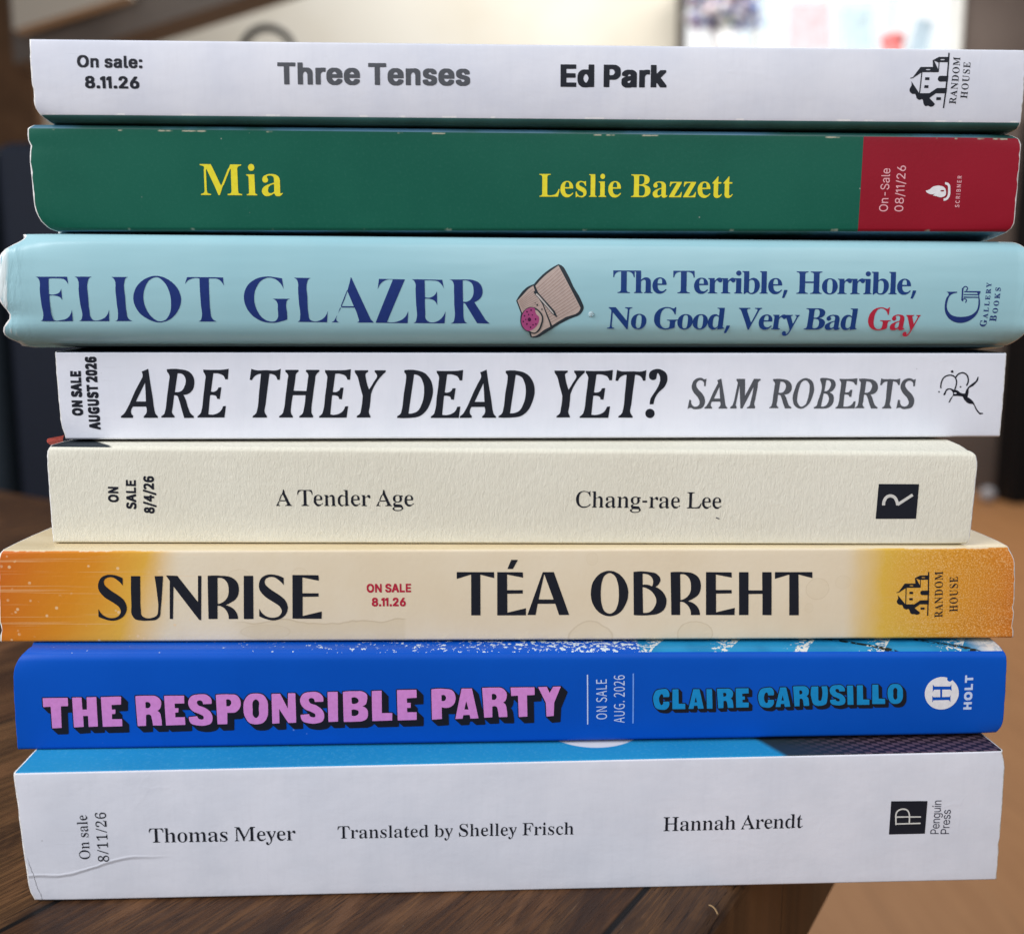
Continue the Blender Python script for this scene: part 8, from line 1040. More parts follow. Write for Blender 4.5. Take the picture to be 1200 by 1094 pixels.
   [1252,658,-2,-7,-4,-3,-12,-8,-24,-6,-30,-2,-26,2,-14,4,-7,3,-8,8,-3,5,0,8,2,5,4,5,5,4,11,4,22,5,31,1,23,-2,20,-6,9,-8,3,-5],
   [1239,659,-1,6,-7,5,-11,4,-22,2,-30,-1,-18,-3,-12,-6,-2,-4,-2,-4,2,-6,10,-5,14,-3,18,-2,25,2,19,2,13,6,3,4],
   [1249,703,-10,-1,-27,20,-24,12,-16,5,-18,1,-12,-3,-5,-3,-3,-4,0,-8,2,-4,4,-6,8,-6,-8,-6,-10,6,-6,8,-3,8,0,6,3,9,4,5,8,5,14,3,14,1,15,-3,17,-6,20,-10,20,-12,-2,36,13,1],
   [1249,801,-2,-7,-4,-6,-6,-4,-9,-5,-13,-3,-15,-2,-26,-1,-23,3,-17,6,-6,4,-6,7,-2,7,0,8,4,10,8,6,9,-6,-6,-6,-3,-6,2,-9,6,-5,9,-5,7,-2,28,-2,-10,7,-4,8,-1,8,3,8,7,6,9,4,14,2,12,1,12,-2,12,-5,8,-9],
   [1236,800,0,5,-4,7,-10,4,-12,1,-12,-1,-10,-4,-4,-4,-4,-6,2,-4,2,-6,5,-4,9,-4,12,1,13,3,9,5]]),
  ('rule_line', 'ink_paleblue', 1, [[803,837,11,-613,14,0,-11,613]]),
  ('rule_line', 'ink_skyline', 1, [[1340,846,10,-615,16,0,-10,615]]),
  ('publisher_name', 'ink_paleblue', 1, [[5312,360,-2,3,0,23,2,2,6,1,26,1,2,0,0,33,-1,1,-33,0,-2,3,0,25,20,2,52,1,25,-1,1,-2,1,-10,0,-14,-2,-2,-7,-1,-28,-1,-2,-1,0,-23,2,-8,0,-2,35,0,2,-1,1,-3,-1,-24,-2,-1,-19,-1],
   [5345,476,-8,2,-11,6,-8,8,-6,8,-4,13,0,34,6,13,6,8,6,6,6,4,8,2,10,2,21,0,9,-2,10,-6,9,-10,7,-12,2,-9,0,-31,-7,-16,-11,-12,-5,-3,-11,-4],
   [5354,507,7,0,12,5,6,6,3,10,-2,11,-5,5,-7,4,-11,4,-9,-3,-6,-3,-6,-6,-3,-8,1,-6,4,-10,6,-5],
   [5310,603,-4,3,0,23,2,3,2,0,70,2,2,2,-1,41,1,2,6,1,13,0,3,-2,2,-70,-2,-4],
   [5307,694,-1,0,-1,9,-1,79,1,3,19,1,3,-2,1,-2,0,-25,2,-3,70,2,3,-2,1,-24,-2,-4,-72,-1,-1,-2,1,-27,-4,-2]]),
  ('publisher_logo', 'ink_white', 1, [[5014,768,-18,-2,-22,-5,-19,-6,-19,-9,-17,-9,-19,-13,-15,-14,-14,-16,-11,-16,-10,-18,-9,-22,-5,-18,-4,-21,-2,-21,3,-38,7,-27,6,-17,10,-21,11,-18,12,-16,16,-17,16,-14,18,-13,19,-11,19,-8,20,-6,24,-6,17,-2,28,0,19,2,20,4,20,6,33,16,25,18,13,12,15,18,11,15,10,19,8,20,6,20,4,19,1,21,-3,42,-6,20,-7,20,-13,26,-22,31,-30,29,-10,7,-7,-10,-9,-7,-10,-2,-12,2,-10,6,-10,12,-4,14,4,14,-32,8,-18,2],
   [4921,679,17,-25,4,-2,189,-2,13,27,8,-83,-18,18,-94,0,-2,-2,5,-89,90,1,10,22,5,-90,-18,27,-29,1,-158,-2,-2,-1,-11,-27,-7,84,17,-16,78,0,2,2,-8,90,-72,0,-16,-28]]),
 ],
 [
  ('sale_date', 'ink_dark', 1, [[-4889,578,-2,-10,-5,-12,-6,-9,-6,-5,-9,-6,-15,-6,-12,-2,-10,0,-15,2,-8,4,-9,4,-9,8,-7,9,-5,12,-3,10,0,13,2,10,6,13,6,9,8,6,11,6,10,4,11,2,12,0,11,-2,15,-6,10,-6,6,-6,6,-8,6,-14,1,-9],
   [-4895,582,0,4,-2,10,-3,6,-4,4,-15,8,-19,4,-28,0,-11,-3,-9,-3,-7,-6,-5,-4,-4,-8,-2,-8,0,-7,2,-9,8,-9,8,-6,10,-3,18,-4,27,2,17,6,8,4,6,6,4,7],
   [-4892,656,-2,2,-2,-2,-3,8,-5,1,-46,-1,-8,2,-6,-4,-2,-7,-3,2,-2,-3,0,29,1,-3,6,2,3,6,-1,4,-8,6,-2,4,-2,9,2,7,12,9,7,1,52,2,3,2,0,7,3,-3,2,3,1,-37,-2,3,-2,-1,-1,-1,-1,7,-3,2,-51,0,-7,-2,-2,-10,3,-13,3,-3,3,-2,50,0,4,2,1,8,3,-2,2,2],
   [-4891,820,-5,-16,1,-4,3,-4,0,-3,-2,1,-3,2,-11,-3,-12,1,0,4,8,2,8,4,6,8,0,10,-2,8,-4,4,-6,0,-5,-1,-3,-3,-10,-18,-6,-8,-6,-4,-10,-4,-9,0,-8,5,-2,5,-5,6,0,12,3,14,-3,4,0,4,2,0,3,-4,3,2,4,2,12,0,0,-4,-12,-6,-6,-7,0,-5,0,-8,3,-4,3,-2,6,-1,4,1,4,6,8,17,4,5,8,6,12,4,10,-2,6,-4,8,-10],
   [-4892,917,-2,-4,-6,-2,-2,-4,1,-7,4,-5,5,-9,0,-11,-2,-5,-14,-6,-10,0,-7,4,-9,13,-8,27,-3,0,-13,0,-6,-2,-4,-6,-1,-12,2,-6,3,-2,10,2,10,-2,2,-4,-2,-8,-5,-2,-10,0,-5,1,-3,3,-7,14,0,18,1,10,5,7,5,3,13,4,11,-2,5,2,29,-1,2,7,-1,5,10,-9,2,-6],
   [-4903,890,-1,10,-2,4,-4,5,-25,-1,-1,0,0,-8,4,-9,5,-5,4,-3,5,-1,11,0,3,2],
   [-4894,947,-3,2,-2,-3,-2,9,-5,1,-93,0,-5,-2,-2,-8,-2,2,-2,-2,0,28,0,-1,2,-1,10,1,93,1,4,1,1,7,3,-2,2,3],
   [-4893,1022,-2,-6,-5,-6,-14,-10,-16,-4,-6,0,-5,2,-5,-2,-12,4,-10,7,-6,11,-2,12,1,6,5,10,5,4,8,4,10,2,4,-2,3,0,2,3,1,-43,1,-1,6,1,12,2,8,6,4,12,-2,11,-2,5,-7,6,3,4,6,-4,2,-7,8,-7,4,-5,1,-7],
   [-4944,1014,-1,27,-15,-1,-8,-4,-2,-4,0,-4,3,-9,11,-5,10,-1]]),
  ('sale_date', 'ink_dark', 1, [[-4683,524,-1,-9,-4,-8,-10,-10,-8,-5,-12,-1,-11,3,-8,7,-9,15,-6,-8,-11,-9,-11,-4,-8,1,-6,2,-7,4,-9,12,-2,8,0,18,0,6,4,4,7,9,9,5,10,1,7,-1,5,-3,6,-6,8,-14,4,9,7,8,5,5,12,6,11,1,12,-5,11,-13,3,-5,1,-7],
   [-4693,528,-1,11,-4,9,-8,4,-11,1,-9,-3,-4,-6,-6,-11,-2,-8,2,-7,7,-7,10,-3,8,0,7,2,6,4,4,5],
   [-4756,532,-1,6,-5,7,-9,3,-9,1,-10,-3,-4,-4,-2,-5,-1,-9,1,-6,4,-6,8,-3,8,-1,9,3,4,3,5,10],
   [-4685,582,-121,46,0,12,121,-44],
   [-4685,664,-1,2,-6,0,-2,0,0,-2,0,15,-2,6,-2,2,-88,0,-2,-1,1,-8,3,-4,10,-6,2,-6,-2,-6,-11,-1,-9,21,-6,8,-6,6,0,17,6,-3,8,0,6,1,87,1,3,1,1,3,1,19,0,-1,2,-2,6,0,1,4],
   [-4685,761,-2,2,-5,1,-2,-2,0,-2,0,16,-2,6,-2,2,-88,0,-3,-2,2,-7,3,-4,10,-6,2,-7,-2,-4,-11,-2,-9,20,-6,8,-6,7,0,17,6,-2,8,-1,5,1,87,0,4,2,1,3,1,19,0,-2,2,-1,6,1,0,2],
   [-4686,842,-120,44,0,12,120,-44],
   [-4686,912,0,2,-2,1,-16,0,-2,-3,-26,28,-16,14,-15,8,-12,2,-11,0,-7,-3,-3,-6,-2,-9,2,-10,4,-4,12,-3,5,0,7,2,-1,-9,-3,-6,-4,-2,-8,-2,-7,2,-3,2,-8,8,-4,9,-2,21,2,9,6,9,4,5,6,3,6,2,8,0,8,-2,12,-6,13,-10,38,-40,0,46,-2,5,-3,3,-11,3,0,9,13,-1,6,-5,15,0,1,3],
   [-4684,1046,-1,-6,-5,-8,-8,-10,-10,-6,-10,-2,-16,-3,-8,0,-9,3,-4,-2,-5,0,-13,3,-9,3,-10,6,-5,5,-10,17,-1,8,0,11,3,8,9,9,9,1,7,-3,2,-5,2,-9,-11,2,-8,-3,-3,-9,2,-11,4,-6,10,-5,10,-4,15,-2,3,6,-5,10,-1,12,1,8,3,6,10,10,6,4,15,2,10,-1,15,-5,11,-12,4,-7],
   [-4696,1050,-2,10,-4,4,-10,4,-18,0,-10,-2,-5,-3,-3,-5,-2,-10,3,-12,5,-8,8,0,19,2,11,5,6,5,2,4]]),
  ('author_name', 'ink_dark', 1, [[-4188,712,3,0,1,4,-2,2,-2,0,12,2,10,3,3,3,3,8,0,138,-2,2,-14,0,-14,-2,-7,-4,-6,-4,-7,-10,-5,-12,-3,-11,-6,0,0,1,0,27,4,11,6,8,-2,4,-4,0,153,0,-5,-2,-1,-4,7,-8,2,-11,1,-25,-1,-2,-6,1,-2,9,-4,12,-6,10,-6,5,-6,3,-18,4,-16,-1,-2,-2,0,-140,2,-6,6,-4,20,-3,-2,-1,-2,-3,2,-2,2,-1],
   [-4056,711,2,0,1,3,-1,3,-3,0,13,3,2,2,1,6,0,68,2,12,-1,6,-1,54,-1,4,-4,2,-8,2,2,3,-2,3,-2,0,44,0,-2,-1,-1,-3,1,-14,0,-47,8,-5,6,0,2,2,14,13,11,3,13,-1,6,-3,11,-16,3,-10,0,-78,3,-4,11,-2,-2,0,-2,-3,2,-3,2,0,-56,0,2,0,1,3,-1,3,-2,0,10,2,4,4,0,77,-2,10,-6,2,-9,1,-13,-2,-8,-2,-5,-4,-3,-6,0,-74,1,-3,2,-1,11,-3,-2,-1,-2,-2,2,-3,2,-1],
   [-3863,706,-8,2,-17,8,-4,2,-8,10,-5,10,-3,14,-2,10,1,18,3,12,4,12,5,6,7,8,22,10,20,1,8,-2,16,-7,6,-5,6,-7,8,-18,3,-15,-1,-16,-2,-12,-4,-12,-4,-9,-7,-8,-6,-4,-16,-7,-9,-1],
   [-3858,714,4,0,9,2,4,2,5,5,6,17,1,20,-1,32,-4,14,-4,8,-4,4,-6,2,-6,2,-10,-2,-6,-4,-4,-4,-6,-16,-2,-23,0,-26,6,-20,6,-9],
   [-3785,709,1,1,2,2,-2,3,-2,1,13,2,1,2,2,6,0,70,2,11,-4,9,-13,4,2,0,1,2,-1,4,-2,0,44,0,-2,-1,-1,-2,1,-7,10,-6,7,2,10,12,5,2,7,2,12,0,8,-4,8,-14,8,-2,12,4,11,10,8,5,7,1,10,-1,8,-4,10,-17,3,-12,1,-74,0,-2,2,-2,12,-2,-3,0,-1,-3,1,-3,3,0,-57,0,2,0,1,4,-1,2,-2,0,12,3,3,7,0,69,-1,9,-2,5,-5,2,-10,1,-4,0,-16,-4,-2,-2,-6,-8,1,-74,1,-4,2,0,10,-4,-2,0,-1,-2,1,-4,2,0,-54,0,2,1,2,3,-2,2,-2,1,11,3,3,5,0,80,0,3,-4,2,-12,2,-14,-1,-6,-3,-6,-4,-3,-5,-1,-73,2,-6,12,-3,-2,0,-1,-3,1,-3,2,-1],
   [-3484,704,-7,2,-3,10,-2,3,-4,1,-12,-2,-7,-6,-9,-5,-5,-2,-17,-1,-7,4,-9,16,-2,4,0,7,2,9,6,10,8,6,12,6,28,10,14,2,2,4,-1,21,-3,9,-4,3,-5,1,-9,2,-10,0,-10,-2,-4,-4,0,-4,4,-12,0,-5,-2,-9,-7,-2,-7,0,-6,1,-3,8,-1,15,2,6,6,6,22,10,9,1,18,0,16,-3,11,-8,6,-7,4,-9,0,-11,0,-9,-2,-6,2,-8,0,-34,-2,-9,4,-2,8,-1,6,2,2,0,-5,-4,-3,-6,-8,-6,-8,-2],
   [-3526,720,6,0,9,2,7,2,6,4,1,2,1,38,-2,2,-12,-1,-14,-6,-10,-7,-4,-6,-2,-6,0,-12,1,-5,4,-5],
   [-3397,703,-24,7,-7,0,-5,-6,-5,0,0,1,0,3,5,4,-3,6,-2,10,0,17,0,1,7,0,3,-11,8,-13,5,-4,7,-4,15,-2,11,3,4,3,3,4,2,9,-3,7,-3,4,-30,16,-11,8,-8,11,-5,15,-1,4,2,8,2,6,6,6,7,3,6,5,3,2,18,0,24,-5,3,1,3,4,5,0,1,-2,-6,-6,4,-4,2,-6,0,-16,-1,-2,-5,0,-4,7,-6,11,-10,8,-8,2,-14,-2,-6,-3,-4,-5,0,-8,2,-6,8,-6,26,-12,10,-8,7,-12,6,-18,1,-5,-2,-8,-8,-10,-9,-5,-7,-6,-8,-1],
   [-3274,706,1,0,1,3,0,3,-2,1,10,1,6,3,4,12,0,118,8,8,-2,7,-2,3,-9,3,-15,2,2,1,2,3,-2,2,-2,1,62,-1,-4,0,0,-2,15,-30,35,-80,9,-4,2,2,41,89,8,4,3,3,7,16,-1,2,-2,0,61,0,-3,-1,-1,-3,1,-2,3,-1,-18,-4,-5,-3,-3,-6,0,-4,0,-129,0,-5,4,-2,8,-4,12,-1,-2,-1,-2,-2,2,-3,2,-1,-81,1,3,1,2,2,-2,3,-2,1,12,2,9,2,3,4,1,4,1,124,-2,4,-8,-6,-1,-1,-38,-83,-10,-6,-4,-10,-7,-32,-4,-8,-2,0,-6,0,-1,2,-3,9,-9,35,-42,92,-4,6,-7,-8,0,-111,2,-11,2,-4,6,-2,12,-2,-2,0,-2,-3,2,-3,2,0],
   [-2982,700,-10,4,-10,6,-16,23,-4,12,-2,11,0,8,4,8,-2,8,5,17,7,10,5,5,10,5,7,5,8,2,12,0,8,-2,9,-6,7,-2,7,-7,5,-12,4,-15,-4,-6,0,-5,2,-3,2,0,-67,0,-1,-1,0,-9,4,-19,6,-8,4,-3,9,-4,9,-2,12,0,5,2,7,4,10,10,6,-5,-6,-9,-10,-4,-11,-10,-9,-6,-10,-2],
   [-2994,777,37,-1,5,2,0,13,-2,8,-2,7,-4,6,-6,2,-8,2,-8,-2,-4,-4,-4,-6,-4,-9,-2,-15,0,-2],
   [-2910,651,-6,4,-4,10,-4,4,0,6,2,10,2,2,6,1,6,0,4,-1,4,-6,0,-13,10,-2,6,5,7,9,5,13,2,9,-10,43,-5,6,-25,58,-2,3,-10,2,2,0,0,4,0,2,-3,0,59,0,-2,0,-2,-3,1,-3,3,-1,-14,-1,-2,-2,0,-4,22,-52,1,-2,5,-2,4,4,19,50,-1,6,0,2,-10,2,2,3,-2,3,32,0,-2,-2,1,-5,-5,-4,-5,-11,-19,-46,0,-2,-10,-4,-8,-40,-8,-22,-8,-13,-3,-3,-9,-4,-4,-8,-5,-4,-7,-1],
   [-2758,699,-10,3,-9,7,-17,23,-4,12,-2,10,0,9,4,8,-2,7,5,18,7,10,5,6,10,4,8,4,7,2,12,0,8,-2,10,-5,6,-3,7,-6,6,-12,3,-16,-4,-5,0,-5,2,-2,2,-1,-66,0,-2,-1,0,-10,4,-18,6,-8,4,-4,9,-4,10,-1,11,-1,6,2,7,4,10,10,6,-4,-7,-9,-10,-3,-10,-11,-10,-6,-10,-2],
   [-2770,776,38,-1,4,1,0,14,-2,8,-2,6,-4,6,-6,4,-7,0,-9,-2,-4,-3,-4,-7,-4,-8,-2,-16,1,-2],
   [-2690,702,2,0,2,4,-2,2,-2,0,10,2,4,2,1,2,1,64,1,16,-3,14,-2,2,-10,2,2,1,0,3,-1,2,-2,1,43,0,-2,-1,-2,-2,2,-12,6,-6,10,4,10,12,6,6,12,2,8,-3,6,-23,0,-6,-4,-4,-6,-1,-8,1,-6,11,-3,1,-8,2,-16,-5,-5,-9,-1,-8,1,-62,0,-3,4,-2,16,-3,-3,0,-1,-3,2,-3,2,0]]),
  ('translator_name', 'ink_dark', 1, [[-2083,710,2,1,1,3,-2,2,-2,0,12,1,7,3,3,2,2,8,0,121,-1,1,-13,1,-11,-2,-7,-3,-4,-4,-6,-8,-5,-10,-1,-10,-6,-1,-1,1,1,24,3,9,5,7,-1,4,-4,1,130,-1,-4,0,-1,-4,6,-8,2,-10,0,-22,0,-2,-6,2,-4,18,-6,8,-6,5,-4,3,-14,3,-14,-1,-2,-1,0,-124,2,-5,4,-4,18,-2,-2,-1,-2,-3,2,-2,2,0],
   [-1968,710,2,2,-1,3,-2,0,9,1,3,2,1,2,0,56,2,14,-3,13,-1,1,-10,2,2,1,1,3,-1,2,-2,0,36,0,-2,0,0,-2,1,-10,5,-6,9,3,7,11,6,6,10,0,8,-2,4,-20,0,-5,-2,-3,-6,-2,-7,2,-5,9,-10,3,-14,-4,-3,-8,-1,-8,0,-54,1,-3,3,-2,14,-2,-2,-1,-2,-2,2,-2,2,0],
   [-1802,706,-4,2,-3,9,-3,2,-2,1,-10,-2,-6,-6,-12,-5,-16,-1,-5,3,-8,14,-1,5,0,5,1,7,5,10,7,5,10,6,23,8,14,3,0,3,0,18,-3,8,-7,5,-16,0,-10,-2,-2,-3,0,-3,4,-10,0,-6,-3,-7,-5,-3,-7,0,-4,2,-3,7,0,13,1,6,5,5,18,8,8,1,16,0,13,-2,9,-6,6,-8,2,-8,2,-9,0,-8,-2,-5,2,-7,0,-30,-2,-9,2,-1,7,-1,5,2,2,0,-4,-3,-3,-5,-7,-6,-6,-2],
   [-1836,720,12,2,6,2,6,6,0,32,-2,2,-10,-1,-11,-5,-8,-6,-3,-5,-2,-7,-1,-9,1,-5,4,-4],
   [-1762,708,4,4,-2,2,-2,0,12,3,2,7,0,60,1,11,-4,8,-11,3,2,0,2,3,-2,3,-2,0,38,0,-3,-2,1,-8,8,-4,6,2,8,8,6,4,12,2,10,-2,10,-16,3,-9,1,-68,2,-3,10,-2,-2,0,-2,-3,2,-3,2,0,-49,0,2,1,1,1,0,3,-2,1,8,2,4,4,0,66,-3,10,-4,1,-8,1,-11,-2,-6,-2,-5,-4,-3,-4,0,-65,3,-5,9,-2,-2,0,0,-2,0,-3,2,-1],
   [-1598,705,-20,6,-6,-1,-4,-4,-6,0,1,3,5,3,-4,6,-1,8,-1,16,2,1,5,-1,3,-10,6,-10,5,-4,6,-4,13,-1,9,3,6,5,1,9,-2,6,-3,3,-25,13,-10,8,-6,10,-4,13,-2,3,2,8,6,10,7,2,8,6,15,1,20,-4,2,1,4,3,4,0,0,-2,-5,-5,3,-3,2,-6,0,-15,0,-1,-5,1,-9,16,-8,6,-6,2,-12,-1,-6,-3,-2,-4,-1,-8,2,-6,7,-4,22,-12,8,-6,6,-10,6,-16,-2,-12,-6,-9,-8,-3,-6,-6,-7,-2],
   [-1542,708,4,2,-2,3,-2,1,12,2,2,7,0,121,-2,6,-10,3,1,0,1,3,-1,2,-1,0,37,0,-2,0,-1,-3,1,-13,-1,-121,2,-5,10,-3,-2,0,0,-3,0,-2,2,0],
   [-1404,704,-6,2,-2,10,-2,2,-4,0,-10,-2,-6,-5,-12,-5,-14,-2,-6,4,-8,14,-2,4,0,6,2,7,5,9,7,6,10,5,24,8,12,3,2,4,-1,18,-3,7,-8,5,-15,1,-9,-3,-4,-3,0,-3,4,-10,0,-5,-2,-7,-6,-4,-6,0,-4,2,-4,7,0,13,2,6,4,5,19,9,8,0,15,0,14,-2,10,-6,4,-7,3,-8,1,-9,0,-8,-2,-6,2,-6,0,-31,-1,-8,3,-2,6,-1,6,2,0,0,-3,-3,-3,-5,-6,-6,-8,-2],
   [-1440,718,13,2,6,2,6,6,1,32,-2,2,-10,0,-12,-6,-8,-6,-4,-5,-2,-6,0,-9,1,-6,3,-4],
   [-1338,704,-3,0,-4,3,-8,18,0,73,-1,1,-10,1,3,1,1,5,30,40,4,1,1,-1,0,-10,-5,-25,3,-1,21,-1,-4,-1,0,-4,0,-4,4,-1,-20,0,-2,0,-2,-2,0,-62,1,-10,5,-4,8,-1,6,2,6,9,6,-3,-4,-6,-8,-4,-4,-6,-8,-6,-6,-2],
   [-1254,704,-8,2,-8,6,-14,20,-4,10,-1,10,0,8,3,6,-2,8,5,14,10,14,15,8,6,2,10,0,8,-2,7,-4,5,-2,6,-7,6,-10,2,-13,-3,-6,0,-4,1,-2,3,0,-57,0,-2,-2,0,-8,4,-16,5,-8,3,-2,8,-4,8,-2,10,0,4,2,7,4,9,8,4,-4,-5,-8,-9,-2,-9,-10,-7,-5,-10,-2],
   [-1264,770,32,0,4,1,-2,19,-2,6,-3,5,-5,3,-6,1,-8,-2,-3,-3,-4,-6,-3,-8,-2,-13],
   [-1159,703,-8,3,-13,12,-7,13,-3,13,0,17,4,22,6,13,13,11,7,3,16,0,5,-2,4,-6,11,-2,2,1,0,44,-3,3,-13,4,2,0,0,2,0,2,-2,0,42,0,-2,0,-1,-2,1,-14,0,-38,-1,-5,1,-11,0,-64,2,-3,10,-3,-2,-4,4,-2,-20,-2,-22,-5,0,3,6,5,0,4,-2,2,-14,-3,-3,-5,-5,-5,-6,-1],
   [-1147,716,7,0,14,4,2,4,3,6,0,58,-4,6,-5,3,-9,1,-11,0,-8,-4,-6,-11,-2,-13,-1,-26,3,-13,5,-11,7,-4],
   [-1010,702,0,2,0,6,5,8,-1,68,2,10,-2,5,1,41,-1,4,-2,2,-10,2,2,1,0,3,0,2,-2,0,38,0,-2,0,-2,-3,2,-11,0,-39,10,-4,4,1,6,8,6,2,10,0,10,-2,14,-14,7,-14,3,-15,0,-11,-2,-12,-6,-16,-8,-12,-18,-10,-8,-2,-14,1,-8,5,-14,6,-16,-12],
   [-963,710,10,2,5,2,3,4,6,12,3,18,0,26,-4,12,-4,6,-2,2,-6,2,-9,2,-15,-3,-4,-3,-2,-6,0,-66,2,-4,10,-5],
   [-892,658,-6,4,-4,9,-3,3,0,6,3,8,1,2,5,2,9,-2,3,-5,0,-11,8,-2,6,4,6,8,6,20,-10,38,-4,4,-21,52,-2,2,-8,2,1,0,1,4,-1,2,-2,0,50,0,-2,0,-1,-3,1,-3,2,0,-12,-2,-2,-2,0,-3,18,-46,2,-2,5,-1,3,4,16,44,-2,6,-8,2,2,3,-2,3,28,0,-2,-2,1,-4,-4,-4,-5,-10,-15,-40,-9,-6,-6,-34,-14,-32,-3,-3,-7,-3,-4,-7,-4,-3,-6,-2],
   [-737,701,-1,1,0,4,6,5,-4,10,-2,14,0,20,1,1,6,0,8,-24,6,-12,7,-5,8,-4,17,-2,11,1,8,4,4,3,5,5,3,8,0,6,-2,10,-4,4,-10,6,-18,9,-16,9,-8,6,-10,12,-5,10,-5,20,2,10,4,7,4,7,6,4,16,8,19,0,33,-7,4,2,2,5,6,0,0,-5,-6,-4,6,-21,0,-17,-1,-1,-5,0,-6,14,-5,12,-5,5,-7,5,-7,4,-17,2,-11,-4,-9,-6,-3,-6,-2,-7,2,-9,5,-6,11,-8,27,-12,10,-6,9,-7,8,-11,4,-7,4,-18,0,-9,-5,-14,-5,-6,-8,-6,-20,-8,-12,-2,-12,2,-18,5,-10,1,-5,-2,-3,-5],
   [-614,704,3,2,-1,3,-2,1,11,2,2,6,1,62,1,10,-1,5,-1,48,-1,3,-2,1,-8,2,2,3,-4,2,38,0,-2,0,-1,-2,1,-12,0,-42,7,-5,5,1,14,12,9,3,11,-1,5,-3,9,-14,3,-9,1,-68,2,-3,10,-2,-2,-1,-2,-2,2,-2,2,0,-49,0,2,0,1,2,0,2,-2,1,8,1,3,4,1,68,-3,8,-5,2,-7,2,-11,-2,-6,-2,-5,-4,-3,-6,0,-64,2,-4,10,-2,-2,-1,-1,-3,1,-2,2,0],
   [-450,700,-8,2,-8,7,-15,19,-3,11,-2,9,0,8,4,7,-3,7,5,15,10,14,15,8,7,1,10,0,6,-1,8,-5,6,-2,6,-6,5,-10,3,-14,-4,-5,0,-5,2,-2,2,0,-57,0,-1,-2,0,-8,4,-16,4,-7,3,-3,9,-3,8,-1,9,0,5,0,6,4,8,9,6,-4,-6,-8,-9,-3,-9,-10,-8,-4,-8,-2],
   [-460,768,31,-1,3,1,0,18,-2,7,-4,5,-5,2,-6,2,-7,-2,-4,-3,-4,-6,-2,-8,-2,-13],
   [-389,703,3,3,-2,2,-2,0,12,4,2,6,0,122,-2,6,-10,2,2,0,0,2,0,3,-2,1,37,0,-1,-1,-2,-3,2,-12,-1,-122,1,-5,10,-3,-1,0,-1,-2,1,-3,2,-1],
   [-326,702,3,4,-1,2,-2,0,11,3,3,7,0,121,-2,6,-11,3,2,0,1,2,-1,3,-2,1,38,-1,-2,0,-1,-3,1,-13,-1,-121,2,-6,10,-2,-2,0,0,-3,0,-2,2,-1],
   [-224,699,-9,3,-8,6,-14,20,-3,10,-2,10,0,7,3,7,-2,7,5,15,10,14,15,8,6,2,11,0,6,-2,8,-5,6,-2,6,-6,4,-11,4,-12,-4,-6,0,-5,2,-1,2,-1,-58,0,0,-1,0,-8,4,-17,4,-7,3,-2,8,-4,9,-2,9,0,5,2,6,4,8,8,6,-4,-6,-8,-9,-3,-9,-9,-8,-5,-8,-2],
   [-234,766,31,0,3,1,0,19,-2,6,-4,4,-5,4,-6,0,-7,-2,-4,-2,-4,-6,-2,-8,-2,-13],
   [-160,656,-6,3,-2,9,-4,4,0,4,2,10,2,2,4,0,10,-1,2,-5,1,-11,8,-1,5,3,6,9,6,18,-9,38,-3,6,-22,50,-2,3,-8,2,1,1,1,2,-2,2,-2,1,51,-1,-2,0,-1,-2,0,-2,3,-2,-12,-1,-1,-2,0,-3,18,-46,1,-2,5,-2,2,4,16,44,-1,7,-7,2,1,3,-1,2,26,0,-2,-2,2,-4,-4,-3,-5,-9,-15,-42,-9,-5,-7,-35,-14,-31,-2,-3,-8,-2,-4,-8,-4,-3,-6,-1],
   [-10,702,2,0,1,2,-1,2,-2,2,15,3,3,3,2,3,2,9,0,46,1,8,-1,6,0,43,-2,9,-6,5,-15,3,3,0,2,3,-2,3,-3,0,123,0,-4,-2,-1,-4,6,-8,2,-8,1,-22,-2,-2,-4,1,-4,14,-6,11,-4,4,-6,4,-20,4,-18,0,-10,-2,-5,-3,-1,-53,2,-3,15,1,13,4,4,4,4,6,4,18,5,0,1,-1,0,-23,-2,-6,-4,-4,-1,-3,1,-3,4,-4,2,-6,0,-26,-6,1,-2,11,-2,7,-4,7,-4,4,-6,3,-11,2,-11,0,-2,-2,0,-45,2,-13,6,-5,20,-4,-2,0,-1,-2,1,-2,2,-1],
   [124,700,3,4,-1,2,-2,0,8,2,4,2,0,2,1,56,1,14,-2,12,-2,2,-9,2,2,0,1,3,-2,3,-2,0,37,0,-2,-1,-1,-3,2,-10,5,-5,9,3,7,12,6,4,9,2,8,-2,5,-20,-1,-6,-2,-2,-5,-2,-7,0,-6,10,-9,2,-14,-4,-3,-7,-2,-7,0,-55,2,-3,2,-2,14,-2,-2,-1,-1,-1,1,-3,2,-1],
   [218,700,2,3,0,3,-2,0,10,2,3,8,0,72,-2,6,-10,3,2,1,1,2,-2,3,-2,1,38,-1,-2,0,-1,-3,1,-13,0,-73,2,-6,10,-2,-2,0,-2,-3,2,-3,2,0],
   [239,820,-3,2,-4,5,-1,7,1,8,4,10,4,2,6,0,4,-2,3,-5,2,-8,0,-6,-5,-11,-4,-2],
   [318,696,-20,7,-6,-1,-4,-4,-4,0,0,3,4,3,-2,6,-2,8,0,16,0,1,6,-1,2,-10,6,-10,6,-4,6,-4,12,-2,10,4,6,5,1,8,-2,7,-3,3,-26,13,-9,8,-6,10,-5,13,0,3,0,8,7,10,7,2,8,6,15,1,19,-5,4,2,2,2,4,1,1,-2,-5,-5,3,-4,2,-5,0,-15,-1,-1,-4,1,-9,16,-9,6,-6,2,-12,-1,-5,-3,-3,-5,0,-7,2,-6,7,-4,22,-12,7,-6,7,-10,5,-16,-1,-12,-6,-9,-8,-4,-7,-5,-6,-2],
